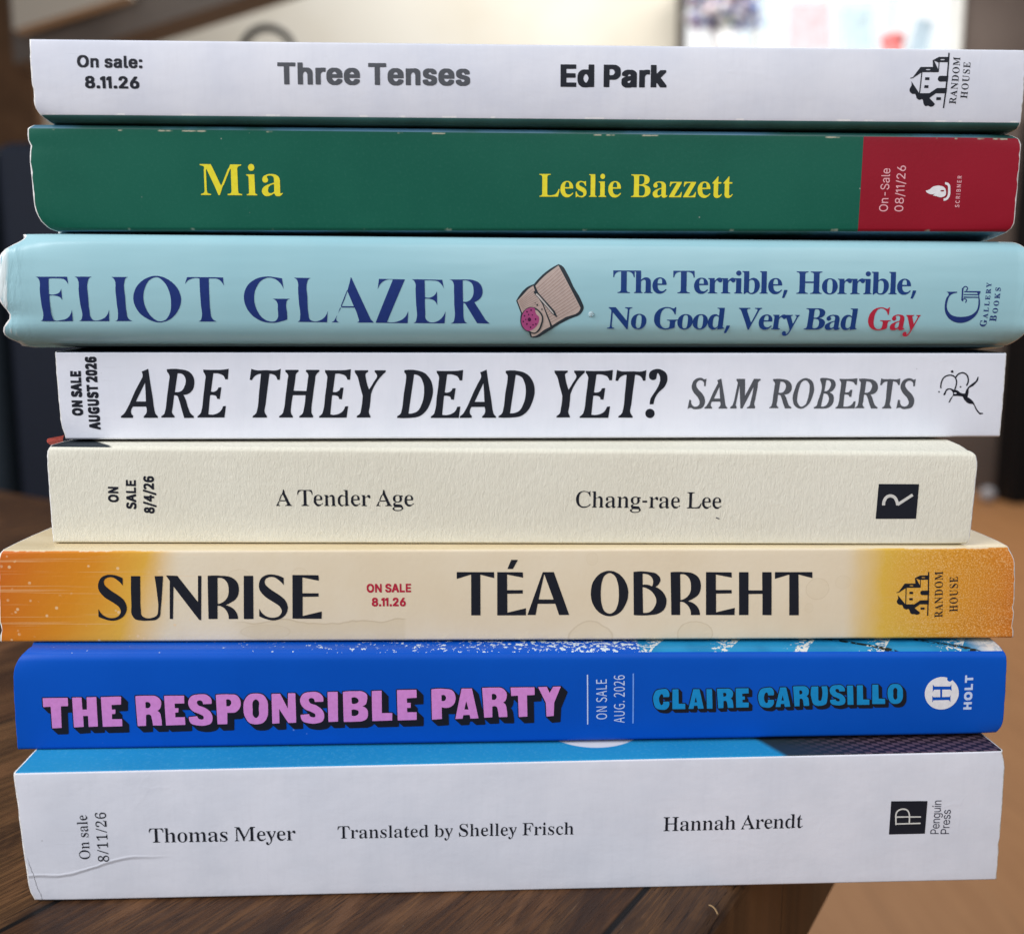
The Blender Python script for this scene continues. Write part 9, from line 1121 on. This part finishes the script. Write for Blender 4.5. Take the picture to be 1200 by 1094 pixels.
   [414,696,-8,2,-10,8,-13,18,-4,8,-2,12,1,19,6,18,5,7,7,8,19,8,19,0,5,-1,12,-7,3,-3,3,-10,-2,-13,-3,-2,-3,-1,-5,0,-5,2,-3,10,0,11,-4,6,-10,2,-10,-4,-4,-4,-3,-4,-5,-16,-1,-18,5,-20,6,-12,12,-6,14,-2,7,1,8,4,7,5,4,-3,-4,-5,-10,-4,-5,-5,-10,-7,-9,-2],
   [471,700,3,2,-2,2,-2,1,12,3,2,6,0,61,2,10,-2,5,0,48,-1,3,-3,1,-8,2,2,4,-2,2,37,0,-2,0,-1,-3,2,-12,0,-42,6,-5,4,1,14,13,10,2,10,0,6,-4,9,-14,3,-8,0,-68,2,-4,10,-2,-2,0,-1,-2,1,-3,2,0,-48,0,2,1,1,1,-1,3,-2,0,10,2,2,4,0,67,-2,9,-4,2,-8,0,-12,-1,-6,-3,-4,-3,-3,-5,0,-64,3,-5,9,-3,-1,0,-2,-2,1,-2,2,-1]]),
  ('author_name', 'ink_dark', 1, [[1620,714,2,0,2,2,-2,4,-2,0,10,2,10,2,2,4,2,4,1,62,3,5,0,5,-3,8,0,50,-1,6,-2,4,-5,3,-17,4,2,1,2,2,-2,3,-2,1,79,0,-3,0,-1,-4,1,-2,3,-1,-20,-4,-3,-2,-2,-5,0,-58,2,-2,7,0,59,0,5,1,1,1,0,52,0,8,-2,4,-4,2,-18,3,2,1,1,2,-1,4,-3,0,79,0,-2,0,-2,-4,2,-2,2,0,-18,-4,-4,-4,-2,-4,0,-56,-4,-8,0,-4,4,-6,0,-61,2,-5,4,-4,8,-2,10,-1,-3,-1,-1,-3,2,-3,2,0,-78,0,2,0,2,3,-2,3,-2,0,12,2,8,4,4,7,1,61,-2,2,-7,1,-60,0,-4,-1,-2,-1,0,-63,2,-5,3,-2,9,-3,11,-2,-3,0,0,-3,1,-3,3,0],
   [1898,710,-6,2,-3,12,-3,2,-3,0,-11,-2,-7,-6,-8,-4,-5,-2,-17,-1,-7,3,-9,16,-1,5,0,7,1,8,6,10,7,6,12,7,26,9,15,4,1,4,0,20,-4,9,-4,3,-4,2,-8,2,-10,0,-11,-4,-3,-3,0,-4,4,-11,0,-6,-2,-8,-6,-4,-8,0,-4,2,-4,8,0,15,2,7,4,6,22,9,8,1,18,0,15,-2,11,-8,6,-7,2,-9,2,-11,0,-9,-2,-7,2,-7,0,-34,-2,-10,4,-2,7,-1,7,3,0,-1,-4,-3,-2,-6,-8,-7,-8,-3],
   [1858,727,6,0,8,1,7,3,7,7,0,36,-2,4,-11,-2,-13,-6,-10,-7,-3,-6,-3,-7,0,-10,2,-6,4,-4],
   [1940,714,2,0,1,4,-1,2,-2,1,12,3,2,7,0,69,2,13,-5,9,-12,4,2,0,1,2,-1,4,-2,0,43,0,-2,0,-2,-2,1,-8,9,-6,7,3,9,10,7,5,13,1,11,-3,13,-18,2,-10,2,-77,2,-4,12,-2,-2,-1,-2,-2,2,-3,2,-1,-56,0,3,1,1,2,0,3,-3,1,11,2,2,4,0,77,-3,10,-5,2,-8,1,-14,-2,-6,-3,-6,-4,-2,-6,0,-74,2,-3,1,-1,11,-3,-2,-1,-2,-2,2,-3,2,-1],
   [2078,714,2,1,2,3,-2,2,-2,1,12,3,3,8,-1,69,2,13,-4,8,-12,4,2,0,1,3,-1,3,-2,0,42,0,-2,0,-1,-2,1,-8,9,-5,7,2,9,11,7,4,12,2,12,-3,12,-18,4,-10,0,-78,3,-3,11,-2,-2,-1,-2,-3,2,-2,2,-1,-54,0,2,1,1,2,-1,2,-2,2,10,1,3,5,1,76,-4,10,-5,2,-9,2,-13,-2,-7,-4,-4,-4,-4,-6,2,-73,0,-4,2,-1,10,-2,-2,-1,0,-3,0,-3,3,0],
   [2300,712,-6,2,-2,10,-4,3,-3,1,-11,-2,-7,-6,-8,-6,-5,-1,-17,-1,-7,3,-9,16,-1,5,0,6,2,9,5,11,7,6,12,6,26,10,16,3,0,3,0,22,-4,8,-4,4,-4,1,-8,1,-10,0,-10,-2,-4,-4,0,-4,4,-11,0,-6,-2,-9,-6,-2,-8,0,-4,1,-4,8,0,15,2,6,4,6,22,10,8,2,18,0,15,-4,11,-6,6,-8,3,-10,1,-10,0,-10,-2,-6,2,-7,0,-35,-1,-9,3,-2,7,-1,7,2,1,0,-5,-3,-2,-6,-8,-7,-8,-2],
   [2260,728,7,0,7,2,7,2,7,7,0,37,-2,2,-11,-1,-13,-6,-9,-7,-4,-6,-2,-7,-1,-11,2,-6,4,-4],
   [2342,716,2,0,1,2,-1,4,-2,0,12,3,2,7,0,70,2,12,-2,6,-1,54,-1,3,-3,2,-9,2,2,4,-1,2,-2,1,43,0,-2,-1,-2,-3,2,-14,0,-48,8,-4,5,0,3,2,12,13,10,3,13,-1,6,-3,11,-16,2,-10,2,-78,2,-4,12,-2,-2,0,-2,-3,2,-3,2,0,-55,0,2,0,1,2,0,3,-2,1,10,2,2,4,0,77,-2,10,-6,2,-8,1,-14,-2,-6,-2,-5,-5,-3,-5,0,-74,2,-4,1,-2,11,-2,-2,0,-2,-4,2,-2,2,0],
   [2529,716,2,1,1,3,-2,2,-2,1,6,1,6,4,15,36,11,5,2,5,-6,4,0,4,22,51,10,6,3,11,7,34,3,6,1,2,6,0,5,-10,7,-34,30,-68,3,-10,5,-7,16,-33,2,-2,5,-3,9,-1,-2,-1,-2,-3,2,-4,2,0,-76,0,3,0,2,4,-2,3,-3,1,20,2,4,3,1,3,-3,12,-8,20,-4,2,-6,0,-56,0,-10,-24,-1,-10,1,-4,2,-2,14,-3,-2,-1,-2,-2,2,-4,2,0],
   [2573,778,50,-1,4,1,0,3,-21,49,-2,4,-2,0,-2,1,-6,-5],
   [2700,716,2,0,2,4,-2,2,-2,1,10,1,3,2,1,3,0,63,2,16,-4,15,-2,2,-10,1,2,2,2,2,-2,4,-2,0,41,0,-2,0,-1,-4,2,-10,6,-7,9,3,9,14,6,6,11,1,9,-3,6,-22,-2,-6,-2,-4,-6,-2,-8,2,-6,10,-3,2,-7,0,-16,-4,-4,-8,-2,-9,2,-63,0,-2,4,-2,16,-3,-4,-1,0,-2,2,-3,2,-1],
   [2845,713,-9,3,-10,7,-16,23,-4,12,-2,10,0,9,4,8,-2,7,5,18,6,10,5,6,10,4,7,5,7,2,12,0,8,-1,8,-6,6,-2,8,-8,5,-12,3,-14,-4,-6,0,-6,2,-2,3,0,-65,-1,-1,-1,0,-10,5,-18,4,-8,4,-4,10,-3,9,-2,11,0,5,1,7,5,10,9,6,-4,-6,-8,-11,-4,-10,-11,-9,-5,-10,-3],
   [2834,790,34,0,5,0,-1,14,0,8,-3,8,-3,5,-6,3,-8,1,-8,-3,-4,-2,-4,-7,-3,-9,-2,-15,1,-3],
   [2910,717,2,1,2,2,-2,3,-2,1,12,2,3,8,-1,70,2,12,-4,9,-12,3,2,0,1,3,-1,3,-2,0,42,0,-2,0,-1,-2,1,-8,9,-5,7,3,9,10,7,4,12,2,12,-3,12,-18,3,-10,1,-77,3,-4,11,-2,-2,-1,-2,-3,2,-2,2,-1,-54,0,2,1,1,2,-1,2,-2,2,10,2,3,4,1,76,-4,10,-5,2,-9,2,-13,-2,-7,-3,-4,-5,-4,-5,2,-74,0,-3,2,-2,10,-2,-2,-1,-1,-3,1,-2,3,-1],
   [3087,714,-9,2,-15,15,-7,15,-4,14,-1,20,2,15,3,10,8,14,14,13,6,4,6,2,13,-1,6,-4,5,-5,12,-3,2,1,2,2,-2,48,-4,4,-15,4,3,0,0,2,0,3,-3,0,49,1,-2,-1,-2,-3,2,-15,0,-43,-2,-6,2,-14,0,-72,2,-4,11,-4,-1,-4,1,-2,2,0,-21,-2,-24,-6,-2,0,1,3,7,7,-1,4,-2,2,-17,-4,-2,-5,-6,-6,-8,-1],
   [3101,728,8,1,15,5,3,4,3,8,0,65,-2,3,-3,4,-7,4,-8,1,-14,-1,-9,-4,-6,-13,-3,-15,0,-30,3,-14,6,-13,7,-3],
   [3214,714,-4,1,-4,3,-9,20,-1,83,-1,1,-11,1,4,2,0,6,16,19,18,26,4,2,2,-2,0,-11,-6,-29,4,-2,23,0,-3,-1,-1,-5,1,-3,3,-2,-23,0,-2,-1,-2,-2,0,-70,2,-12,2,-2,4,-2,9,-1,7,3,7,10,5,-2,0,-2,-4,-8,-9,-4,-5,-6,-7,-8,-8,-2]]),
  ('publisher_logo', 'ink_dark', 1, [[4292,1024,432,-6,-4,-408,-430,0]]),
  ('publisher_logo', 'ink_cream', 2, [[4430,934,-22,-4,-24,-11,-17,-15,-9,-14,-4,-8,-4,-18,-2,-20,10,-116,16,0,2,3,6,1,278,2,-1,10,-2,7,-124,-1,-3,61,1,5,1,0,126,-1,2,1,-2,14,-128,3,-4,21,-8,27,-10,19,-10,12,-16,11,-16,7,-16,3],
   [4437,916,17,-2,16,-4,12,-6,8,-8,10,-15,6,-16,6,-21,0,-10,-146,2,0,16,2,16,6,14,6,10,8,7,14,9,18,6],
   [4495,818,18,-2,2,-27,0,-36,3,-3,-128,-1,-17,1,-5,68]]),
  ('publisher_name', 'ink_soft', 1, [[4858,603,-73,2,-1,33,3,10,3,5,10,8,12,3,14,0,12,-6,8,-7,2,-6,2,-30,36,-1,0,-11],
   [4814,615,22,-1,2,2,0,18,-2,10,-4,5,-8,3,-14,1,-2,-1,-8,-5,-3,-5,-1,-4,0,-22],
   [4842,672,-10,2,-7,4,-6,4,-5,6,-4,12,1,8,5,10,4,4,10,6,12,2,12,0,0,-46,1,-2,5,1,6,1,6,4,6,7,0,13,-3,6,-7,4,0,3,2,7,9,-3,7,-7,2,-6,2,-8,-2,-12,-4,-7,-8,-7,-8,-4,-9,-2],
   [4838,684,4,-1,2,1,0,34,-2,2,-9,-2,-7,-4,-4,-8,-1,-4,1,-6,3,-5,5,-5],
   [4859,740,-47,2,1,9,7,0,2,1,-6,7,-4,7,1,14,7,8,6,4,7,2,53,0,3,-2,1,-8,-2,-1,-48,1,-8,-2,-6,-4,-2,-2,-2,-4,2,-10,4,-6,8,-4,52,-1,0,-11],
   [4844,804,-16,6,-6,3,-6,8,-4,7,1,11,3,6,10,9,-12,0,0,10,82,-1,8,-2,5,-3,7,-6,4,-12,-1,-16,-3,-8,-10,-8,-3,0,-5,7,10,9,1,5,1,9,-4,7,-4,5,-6,2,-17,0,-1,-1,7,-5,3,-8,0,-12,-4,-9,-6,-5,-10,-6,-9,-2],
   [4844,816,14,0,4,0,7,3,5,5,4,6,0,8,-4,8,-12,6,-18,1,-9,-3,-9,-6,-2,-6,0,-7,2,-5,4,-6,8,-3],
   [4842,877,-27,1,0,10,50,0,5,1,6,3,3,4,2,6,-1,6,-4,6,-8,4,-53,2,-1,6,2,4,53,0,21,-1,0,-9,-10,-1,7,-5,4,-8,1,-10,-4,-10,-6,-4,-8,-4,-6,-1],
   [4792,943,-6,5,0,6,4,3,6,1,5,-4,1,-6,-4,-4],
   [4848,944,-32,0,-2,2,0,5,2,5,74,-2,1,0,0,-9,-1,-1],
   [4886,968,-70,2,0,9,10,1,-6,6,-4,6,-2,10,2,7,7,8,7,3,8,2,54,-1,0,-9,-2,-2,-50,1,-8,-3,-4,-4,-2,-3,0,-10,6,-8,10,-3,48,-2,2,0,0,-9,-2,-1]]),
  ('publisher_name', 'ink_soft', 1, [[4956,600,-48,1,0,37,0,5,6,12,9,7,13,3,8,0,10,-3,9,-4,5,-7,4,-11,1,-28,37,-1,0,-10,-1,-1],
   [4920,613,40,-1,2,21,-2,9,-4,5,-8,5,-6,2,-10,-2,-8,-4,-4,-7,-1,-4],
   [5006,676,-72,1,0,10,11,1,-7,6,-4,4,-2,9,2,4,10,0,2,-13,2,-4,6,-4,8,-2,48,-1,0,-10],
   [4964,717,-12,3,-4,2,-6,6,-5,6,-3,10,0,8,4,12,6,6,8,6,11,2,13,0,0,-50,4,0,7,2,7,2,6,10,2,6,-2,8,-2,4,-8,7,3,10,5,-1,6,-5,4,-5,4,-10,0,-12,-4,-12,-6,-6,-10,-6,-10,-4],
   [4961,728,3,0,2,2,0,34,0,2,-8,0,-6,-4,-6,-6,-2,-5,1,-10,3,-5,6,-5],
   [4993,787,-3,10,6,3,4,4,2,10,-2,8,-4,6,-6,2,-4,-2,-3,-2,-8,-25,-7,-9,-6,-2,-10,-1,-6,2,-7,6,-5,10,0,5,0,10,5,10,7,6,7,2,1,-10,-7,-6,-3,-6,0,-7,2,-5,4,-4,6,-2,4,1,5,6,6,21,7,10,6,3,10,0,10,-5,5,-6,3,-6,2,-8,-2,-10,-2,-8,-5,-6,-8,-4],
   [4993,850,-3,10,9,6,3,7,0,11,-6,7,-7,1,-6,-4,-7,-22,-3,-6,-5,-5,-8,-3,-6,0,-7,2,-5,4,-6,8,-2,6,0,11,2,7,3,4,5,5,6,3,3,0,3,-9,-5,-3,-5,-4,-2,-8,1,-6,3,-4,5,-4,5,0,6,4,7,22,3,6,5,5,7,3,8,0,8,-2,3,-4,4,-4,4,-11,-1,-16,-6,-11,-7,-5]]),
 ],
]

def fill_mesh(contours):
    cu = bpy.data.curves.new('c', 'CURVE'); cu.dimensions = '2D'; cu.fill_mode = 'FRONT'
    for c in contours:
        sp = cu.splines.new('POLY'); sp.points.add(len(c) - 1); sp.use_cyclic_u = True
        for p_, (a, b_) in zip(sp.points, c): p_.co = (a * 1000, b_ * 1000, 0, 1)
    o = bpy.data.objects.new('c', cu); COL.objects.link(o); bpy.context.view_layer.update()
    me = bpy.data.meshes.new_from_object(o.evaluated_get(bpy.context.evaluated_depsgraph_get()))
    bpy.data.objects.remove(o); bpy.data.curves.remove(cu)
    return me

# ------------------------------------------------------------------ books
BK = [[0.0065, 0.0287, 0.00544, 0.22629, 0.19328, 0.17571], [0.00872, 0.0293, 0.00499, 0.2302, 0.17428, 0.15195], [0.00681, 0.04103, 0.0035, 0.24057, 0.15089, 0.12513], [0.01109, 0.03513, 0.00672, 0.2312, 0.1239, 0.10256], [0.00113, 6e-05, -3e-05, 0.21926, 0.10147, 0.07849], [-0.00279, 0.02108, 0.00037, 0.23953, 0.0781, 0.0558], [-0.00783, 0.03088, 0.00157, 0.23207, 0.05514, 0.03244], [-0.01599, 0.04408, 0.00275, 0.22512, 0.03178, -0.0]]     # per book: y0, yaw, xc, L, ztop, zbottom
QD = [[[-113.71, 17.52], [112.98, 17.61], [113.23, 0.07], [-113.46, -0.08]], [[-116.07, 23.42], [115.27, 23.12], [115.06, 0.47], [-115.45, -0.39]], [[-121.37, 25.81], [121.07, 25.48], [122.56, 0.38], [-122.55, 0.13]], [[-115.82, 21.09], [115.65, 21.26], [115.59, 0.27], [-115.43, 0.03]], [[-109.53, 23.33], [109.85, 22.37], [109.27, -0.0], [-109.54, -0.04]], [[-119.38, 22.28], [119.14, 22.42], [120.55, -0.07], [-120.69, 0.11]], [[-115.76, 23.36], [115.85, 21.92], [116.31, 0.64], [-116.37, -0.53]], [[-113.36, 31.3], [112.35, 32.22], [112.69, -0.35], [-111.68, 0.31]]]     # spine outline in mm: TL, TR, BR, BL
CT = [0.19328, 0.17539, 0.15142, 0.12451, 0.10202, 0.0783, 0.05547, 0.03211, 0.0]   # contact heights between books (top of 1 first)
SPEC = [
 dict(label='thin white paperback on top of the stack, titled in dark grey sans letters', cat='book', D=0.140, rt=0.0006, rb=0.0016, sag=0.0007, mats=(m1s, m1s, m1b), core=m_core, cov=0.0004, endw=0.0003,
      dents=[(0, 0.0, 0.0030, 0.0042, 1), (0, 0.35, 0.0002, 0.0012)]),
 dict(label='dark green paperback with yellow lettering and a red panel at its right end', cat='book', D=0.145, rt=0.0013, rb=0.0009, sag=0.0001, mats=(m2s, m2t, m2t), core=m_core, cov=0.0004, endw=0.0003,
      dents=[(0, 0.0, 0.0042, 0.0058, 1), (0, 0.78, 0.0004, 0.0010), (0, 1.0, 0.0010, 0.0008), (1, 1.0, 0.0016, 0.0012), (1, 0.0, 0.0010, 0.0010)]),
 dict(label='light blue hardcover in a glossy jacket with navy lettering and crumpled ends', cat='book', D=0.150, rt=0.0028, rb=0.0050, sag=0.0016, mats=(m3s, m3s, m3s), core=m_core, cov=0.0026, endw=0.0004,
      dents=[(0, 1.0, 0.0056, 0.0030), (0, 0.26, 0.0018, 0.0022), (0, 0.0, 0.0035, 0.0012), (1, 1.0, 0.004, 0.004, 1), (1, 0.0, 0.005, 0.005, 1)]),
 dict(label='white paperback with bold black italic title, under the light blue hardcover', cat='book', D=0.145, rt=0.0006, rb=0.0006, sag=0.0002, mats=(m4s, m4t, m4s), core=m_core, cov=0.0004, endw=0.00025,
      dents=[(0, 0.0, 0.0006, 0.0025)]),
 dict(label='cream textured paperback with thin black serif lettering and a red flap at one corner', cat='book', D=0.142, rt=0.0013, rb=0.0006, sag=0.0002, mats=(m5s, m5t, m5s), core=m_core, cov=0.0005, endw=0.00025,
      dents=[(0, 1.0, 0.0006, 0.0010), (1, 1.0, 0.0016, 0.0030, 1), (1, 0.0, 0.0010, 0.0016, 1)]),
 dict(label='orange and cream paperback with large black deco lettering and water stains', cat='book', D=0.150, rt=0.0008, rb=0.0007, sag=0.0002, mats=(m6s, m6t, m6t), core=m_core, cov=0.0004, endw=0.00025,
      dents=[(1, 1.0, 0.0012, 0.0022), (0, 1.0, 0.0006, 0.0008), (1, 0.35, 0.0003, 0.001), (1, 0.15, 0.0004, 0.001), (0, 0.15, 0.0004, 0.001)]),
 dict(label='cobalt blue paperback with lilac shadowed block lettering', cat='book', D=0.150, rt=0.0024, rb=0.0009, sag=0.0004, mats=(m7s, m7t, m7s), core=m7s, cov=0.0004, endw=0.0002,
      dents=[(0, 1.0, 0.0034, 0.0062, 1), (1, 1.0, 0.0006, 0.001), (1, 0.0, 0.0010, 0.0018)]),
 dict(label='thick white paperback with a sky blue cover at the bottom of the stack', cat='book', D=0.150, rt=0.0006, rb=0.0006, sag=0.0003, mats=(m8s, m8t, m8s), core=m_core, cov=0.0005, endw=0.0003,
      dents=[(0, 0.0, 0.0006, 0.0020), (0, 0.74, 0.0003, 0.0008), (1, 0.30, 0.0002, 0.0010), (1, 0.97, 0.0006, 0.0012)]),
]
def sagf(sp, t): return sp['sag'] * (2 * t - 1) ** 2
def make_book(i):
    y0, yaw, xc, L, zt, zb = BK[i]; sp = SPEC[i]
    root = thing('book', sp['label'], sp['cat'], (xc, y0, zb), yaw, 'books in the stack')
    (tlx, tlz), (trx, trz), (brx, brz), (blx, blz) = [(a * 1e-3, b_ * 1e-3) for a, b_ in QD[i]]
    ctop = CT[i] - zb - 0.00003; cbot = CT[i + 1] - zb + 0.00003
    rnd = random.Random(100 + i)
    ph = [rnd.random() * 6.28 for _ in range(8)]
    def endnoise(t, e):
        return 0.000028 * (math.sin(23 * t + ph[e]) + math.sin(57 * t + ph[e + 2]) * 0.8 + math.sin(171 * t + ph[e + 4]) * 0.6)
    def dent(e, t, H):
        s = 0
        for dn in sp['dents']:
            ee, tc, du, wv = dn[:4]
            if ee != e: continue
            d_ = abs(t - tc) * H
            if len(dn) > 4: s += du * (1 - math.sqrt(max(0, 1 - max(0, 1 - d_ / wv) ** 2)))   # rounded corner
            else: s += du * math.exp(-(d_ / wv) ** 2)
        return s
    H = (tlz + trz) / 2 - (blz + brz) / 2
    D = sp['D']
    # profile: list of (kind, t along height 0..1, depth) from back of bottom cover to back of top cover
    prof = []
    rb, rtp = sp['rb'], sp['rt']
    for d in (D, D * 0.5, 0.04, 0.015, 0.008, 0.005): prof.append(('b', 0, max(d, rb * 1.01), 0))
    for k in range(0, 9):
        a = math.pi / 2 * k / 8; prof.append(('s', rb * (1 - math.cos(a)), rb * (1 - math.sin(a)), 0))
    for k in range(1, 18): prof.append(('m', k / 18, 0, 0))
    for k in range(0, 9):
        a = math.pi / 2 * (8 - k) / 8; prof.append(('e', rtp * (1 - math.cos(a)), rtp * (1 - math.sin(a)), 0))
    for d in (0.005, 0.008, 0.015, 0.04, D * 0.5, D): prof.append(('t', 0, max(d, rtp * 1.01), 0))
    ew = sp['endw']
    ss = [0, 1] + [2 + k for k in range(14)]
    cols = []
    us = [0.0, ew / L, 0.0012 / L, 0.003 / L, 0.006 / L, 0.010 / L, 0.018 / L] + [0.018 / L + (1 - 0.036 / L) * k / 40 for k in range(1, 40)]
    us += [1 - k for k in us[6::-1]]
    bm = bmesh.new(); uvl = bm.loops.layers.uv.new('UVMap')
    grid = []; uvs = []
    def point(s, pr, inset):
        kind, a, d, _ = pr
        s0 = s
        lo = blz + (brz - blz) * s; hi = tlz + (trz - tlz) * s
        if kind == 'b': t = 0.0; z = lo + (cbot - lo) * min(1, d / 0.012) ** 1.5; yy = d
        elif kind == 't': t = 1.0; z = hi + (ctop - hi) * min(1, d / 0.012) ** 1.5; yy = d
        elif kind == 's': z = lo + a; t = a / (hi - lo); yy = d
        elif kind == 'e': z = hi - a; t = 1 - a / (hi - lo); yy = d
        else: t = a; z = lo + rb + (hi - rtp - lo - rb) * a; t = (z - lo) / (hi - lo); yy = 0
        yy += sagf(sp, t) * (1 if kind in 'sme' else 1)
        ul = blx + (tlx - blx) * t; ur = brx + (trx - brx) * t
        fall = math.exp(-max(0, yy - 0.001) / 0.006)
        ul += (dent(0, t, H) + endnoise(t, 0)) * fall; ur -= (dent(1, t, H) + endnoise(t, 1)) * fall
        if s0 in (us[1], us[-2]):
            q_ = 0.6 + 0.3 * math.sin(19 * t + ph[6]) * math.sin(53 * t + ph[7]) + 0.12 * math.sin(150 * t + ph[1])
            q_ = max(0.12, q_ * 1.3)
            s = ew * q_ / L if s0 == us[1] else 1 - ew * q_ / L
        x = ul + (ur - ul) * s
        # dents also push the skin back a little near the ends
        yy += 0.5 * dent(0, t, H) * math.exp(-s * L / 0.004) * fall + 0.5 * dent(1, t, H) * math.exp(-(1 - s) * L / 0.004) * fall
        if inset:
            if kind in ('b',): z += inset
            elif kind == 't': z -= inset
            else:
                yy += inset; z += inset * (1 - 2 * t) * (1 if kind in 'se' else 0)
        return Vector((x, yy, z)), t
    for s in us:
        row = []; ur_ = []
        for pr in prof:
            v, t = point(s, pr, 0); row.append(bm.verts.new(v)); ur_.append((s * L, t))
        grid.append(row); uvs.append(ur_)
    ns, npf = len(us), len(prof)
    def face(vs, uv, mi):
        f = bm.faces.new(vs); f.material_index = mi; f.smooth = True
        for l, c_ in zip(f.loops, uv): l[uvl].uv = c_
    for a in range(ns - 1):
        for b_ in range(npf - 1):
            k0 = prof[b_][0]; k1 = prof[b_ + 1][0]
            if k0 == 'b': mi = 2
            elif k1 == 't' or k0 == 't': mi = 1
            elif k0 == 's' and b_ < 6 + (7 if i == 0 else 3): mi = 2
            elif k0 == 'e' and b_ >= 6 + 9 + 17 + (1 if i == 1 else 4): mi = 1
            else: mi = 0
            if (a == 0 or a == ns - 2): mi = 3
            face((grid[a][b_], grid[a + 1][b_], grid[a + 1][b_ + 1], grid[a][b_ + 1]), (uvs[a][b_], uvs[a + 1][b_], uvs[a + 1][b_ + 1], uvs[a][b_ + 1]), mi)
    # inner skin and rims
    inn = []
    for s in (us[0], us[-1]):
        inn.append([bm.verts.new(point(s, pr, sp['cov'])[0]) for pr in prof])
    for e, a in ((0, 0), (1, ns - 1)):
        for b_ in range(npf - 1):
            vs = (grid[a][b_], grid[a][b_ + 1], inn[e][b_ + 1], inn[e][b_])
            face(vs if e == 0 else vs[::-1], ((0, 0),) * 4, 3)
    for b_ in range(npf - 1):
        face((inn[0][b_], inn[0][b_ + 1], inn[1][b_ + 1], inn[1][b_]), ((0, 0),) * 4, 3)
    for b_, sgn in ((0, 1), (npf - 1, -1)):
        for a in range(ns - 1):
            pass
        vs = [g_[b_] for g_ in grid] + [inn[1][b_], inn[0][b_]]
        f = bm.faces.new(vs if sgn < 0 else vs[::-1]); f.material_index = 3
    bmesh.ops.recalc_face_normals(bm, faces=bm.faces[:])
    cov = from_bm('cover', bm, [sp['mats'][0], sp['mats'][1], sp['mats'][2], sp['core']], root)
    # page block
    rec = 0.0035 if i == 2 else 0.0003; cv = sp['cov']
    x0 = max(blx, tlx) + rec + (0 if i == 2 else 0.0009); x1 = min(brx, trx) - rec - (0 if i == 2 else 0.0009)
    zl = max(blz, brz, cbot) + cv + 0.0001; zh = min(tlz, trz, ctop) - cv - 0.0001
    yb = cv + max(sp['sag'], 0) + max(rb, rtp) + 0.0006
    from_bm('page_block', box_bm(x0, x1, yb, D - (0.004 if i == 2 else 0.0005), zl, zh, 0.0003, 1), m_page, root)
    # printing
    groups = []
    for name, mat, layer, data in PRINT[i]:
        me = fill_mesh(decode(data))
        if groups and groups[-1][0] == name: groups[-1][1].append((mat, layer, me))
        else: groups.append((name, [(mat, layer, me)]))
    for name, items in groups:
        bm = bmesh.new(); mats = []
        for mat, layer, me in items:
            b2 = bmesh.new(); b2.from_mesh(me); bpy.data.meshes.remove(me)
            for v in b2.verts: v.co *= 0.001
            bmesh.ops.triangulate(b2, faces=b2.faces[:])
            for k in range(1, 32):
                zc = k * 0.0012
                bmesh.ops.bisect_plane(b2, geom=b2.verts[:] + b2.edges[:] + b2.faces[:], plane_co=(0, zc, 0), plane_no=(0, 1, 0), dist=1e-7)
            if INK[mat] not in mats: mats.append(INK[mat])
            mi = mats.index(INK[mat])
            vmap = {}
            for v in b2.verts:
                u, z = v.co.x, v.co.y
                s = min(1, max(0, (u + L / 2) / L)); lo = blz + (brz - blz) * s; hi = tlz + (trz - tlz) * s
                t = (z - lo) / (hi - lo)
                vmap[v] = bm.verts.new((u, sagf(sp, t) - 0.00003 - 0.00002 * layer, z))
            for f in b2.faces:
                vs = [vmap[v] for v in f.verts]
                n_ = (vs[1].co - vs[0].co).cross(vs[2].co - vs[0].co)
                if n_.y > 0: vs = vs[::-1]
                try: nf = bm.faces.new(vs); nf.material_index = mi
                except ValueError: pass
            b2.free()
        from_bm(name, bm, mats, root)
    return root
books = [make_book(i) for i in range(8)]

# clear water drop stuck on the light blue jacket, dark fleck on the cream spine
b = bmesh.new(); bmesh.ops.create_uvsphere(b, u_segments=20, v_segments=12, radius=0.0007)
for v in b.verts: v.co.y *= 0.55
qd = NT('clear_water'); m_drop = qd.fin((0.75, 0.88, 0.92), 0.05, None, 0.5, Transmission_Weight=0.6, IOR=1.33)
dr = from_bm('water_drop', b, m_drop, books[2], True); dr.location = ((0.01527, 0.00761)[0], 0.0003, (0.01527, 0.00761)[1])
b = box_bm(-0.00045, 0.00045, -0.00008, 0.00004, -0.00012, 0.00012, 0.00006, 1)
fk = from_bm('dark_fleck', b, INK['ink_soft'], books[4]); fk.location = ((0.04896, 0.0063)[0], 0, (0.04896, 0.0063)[1]); fk.rotation_euler = (0, 0.35, 0)

# red inner flap turned out at the cream book's upper left corner
bk5 = books[4]; (tlx, tlz) = (QD[4][0][0] * 1e-3, QD[4][0][1] * 1e-3)
b = bmesh.new()
rows = []
for k in range(7):
    t = k / 6
    rows.append([b.verts.new((tlx + 0.0005 - 0.0042 * math.sin(t * 1.6) * (1 - 0.5 * j), 0.004 + 0.004 * j + 0.004 * t, tlz - 0.0006 + 0.0014 * t * t + 0.0004 * j)) for j in range(2)])
for k in range(6): b.faces.new((rows[k][0], rows[k + 1][0], rows[k + 1][1], rows[k][1]))
g_ = bmesh.ops.solidify(b, geom=b.faces[:], thickness=0.00035)
fl5 = from_bm('inner_flap', b, plain('coral_red_stock', (0.58, 0.14, 0.11), 0.5, 0.1, 300), bk5, True); fl5['label'] = 'coral red flap sticking out at the corner'
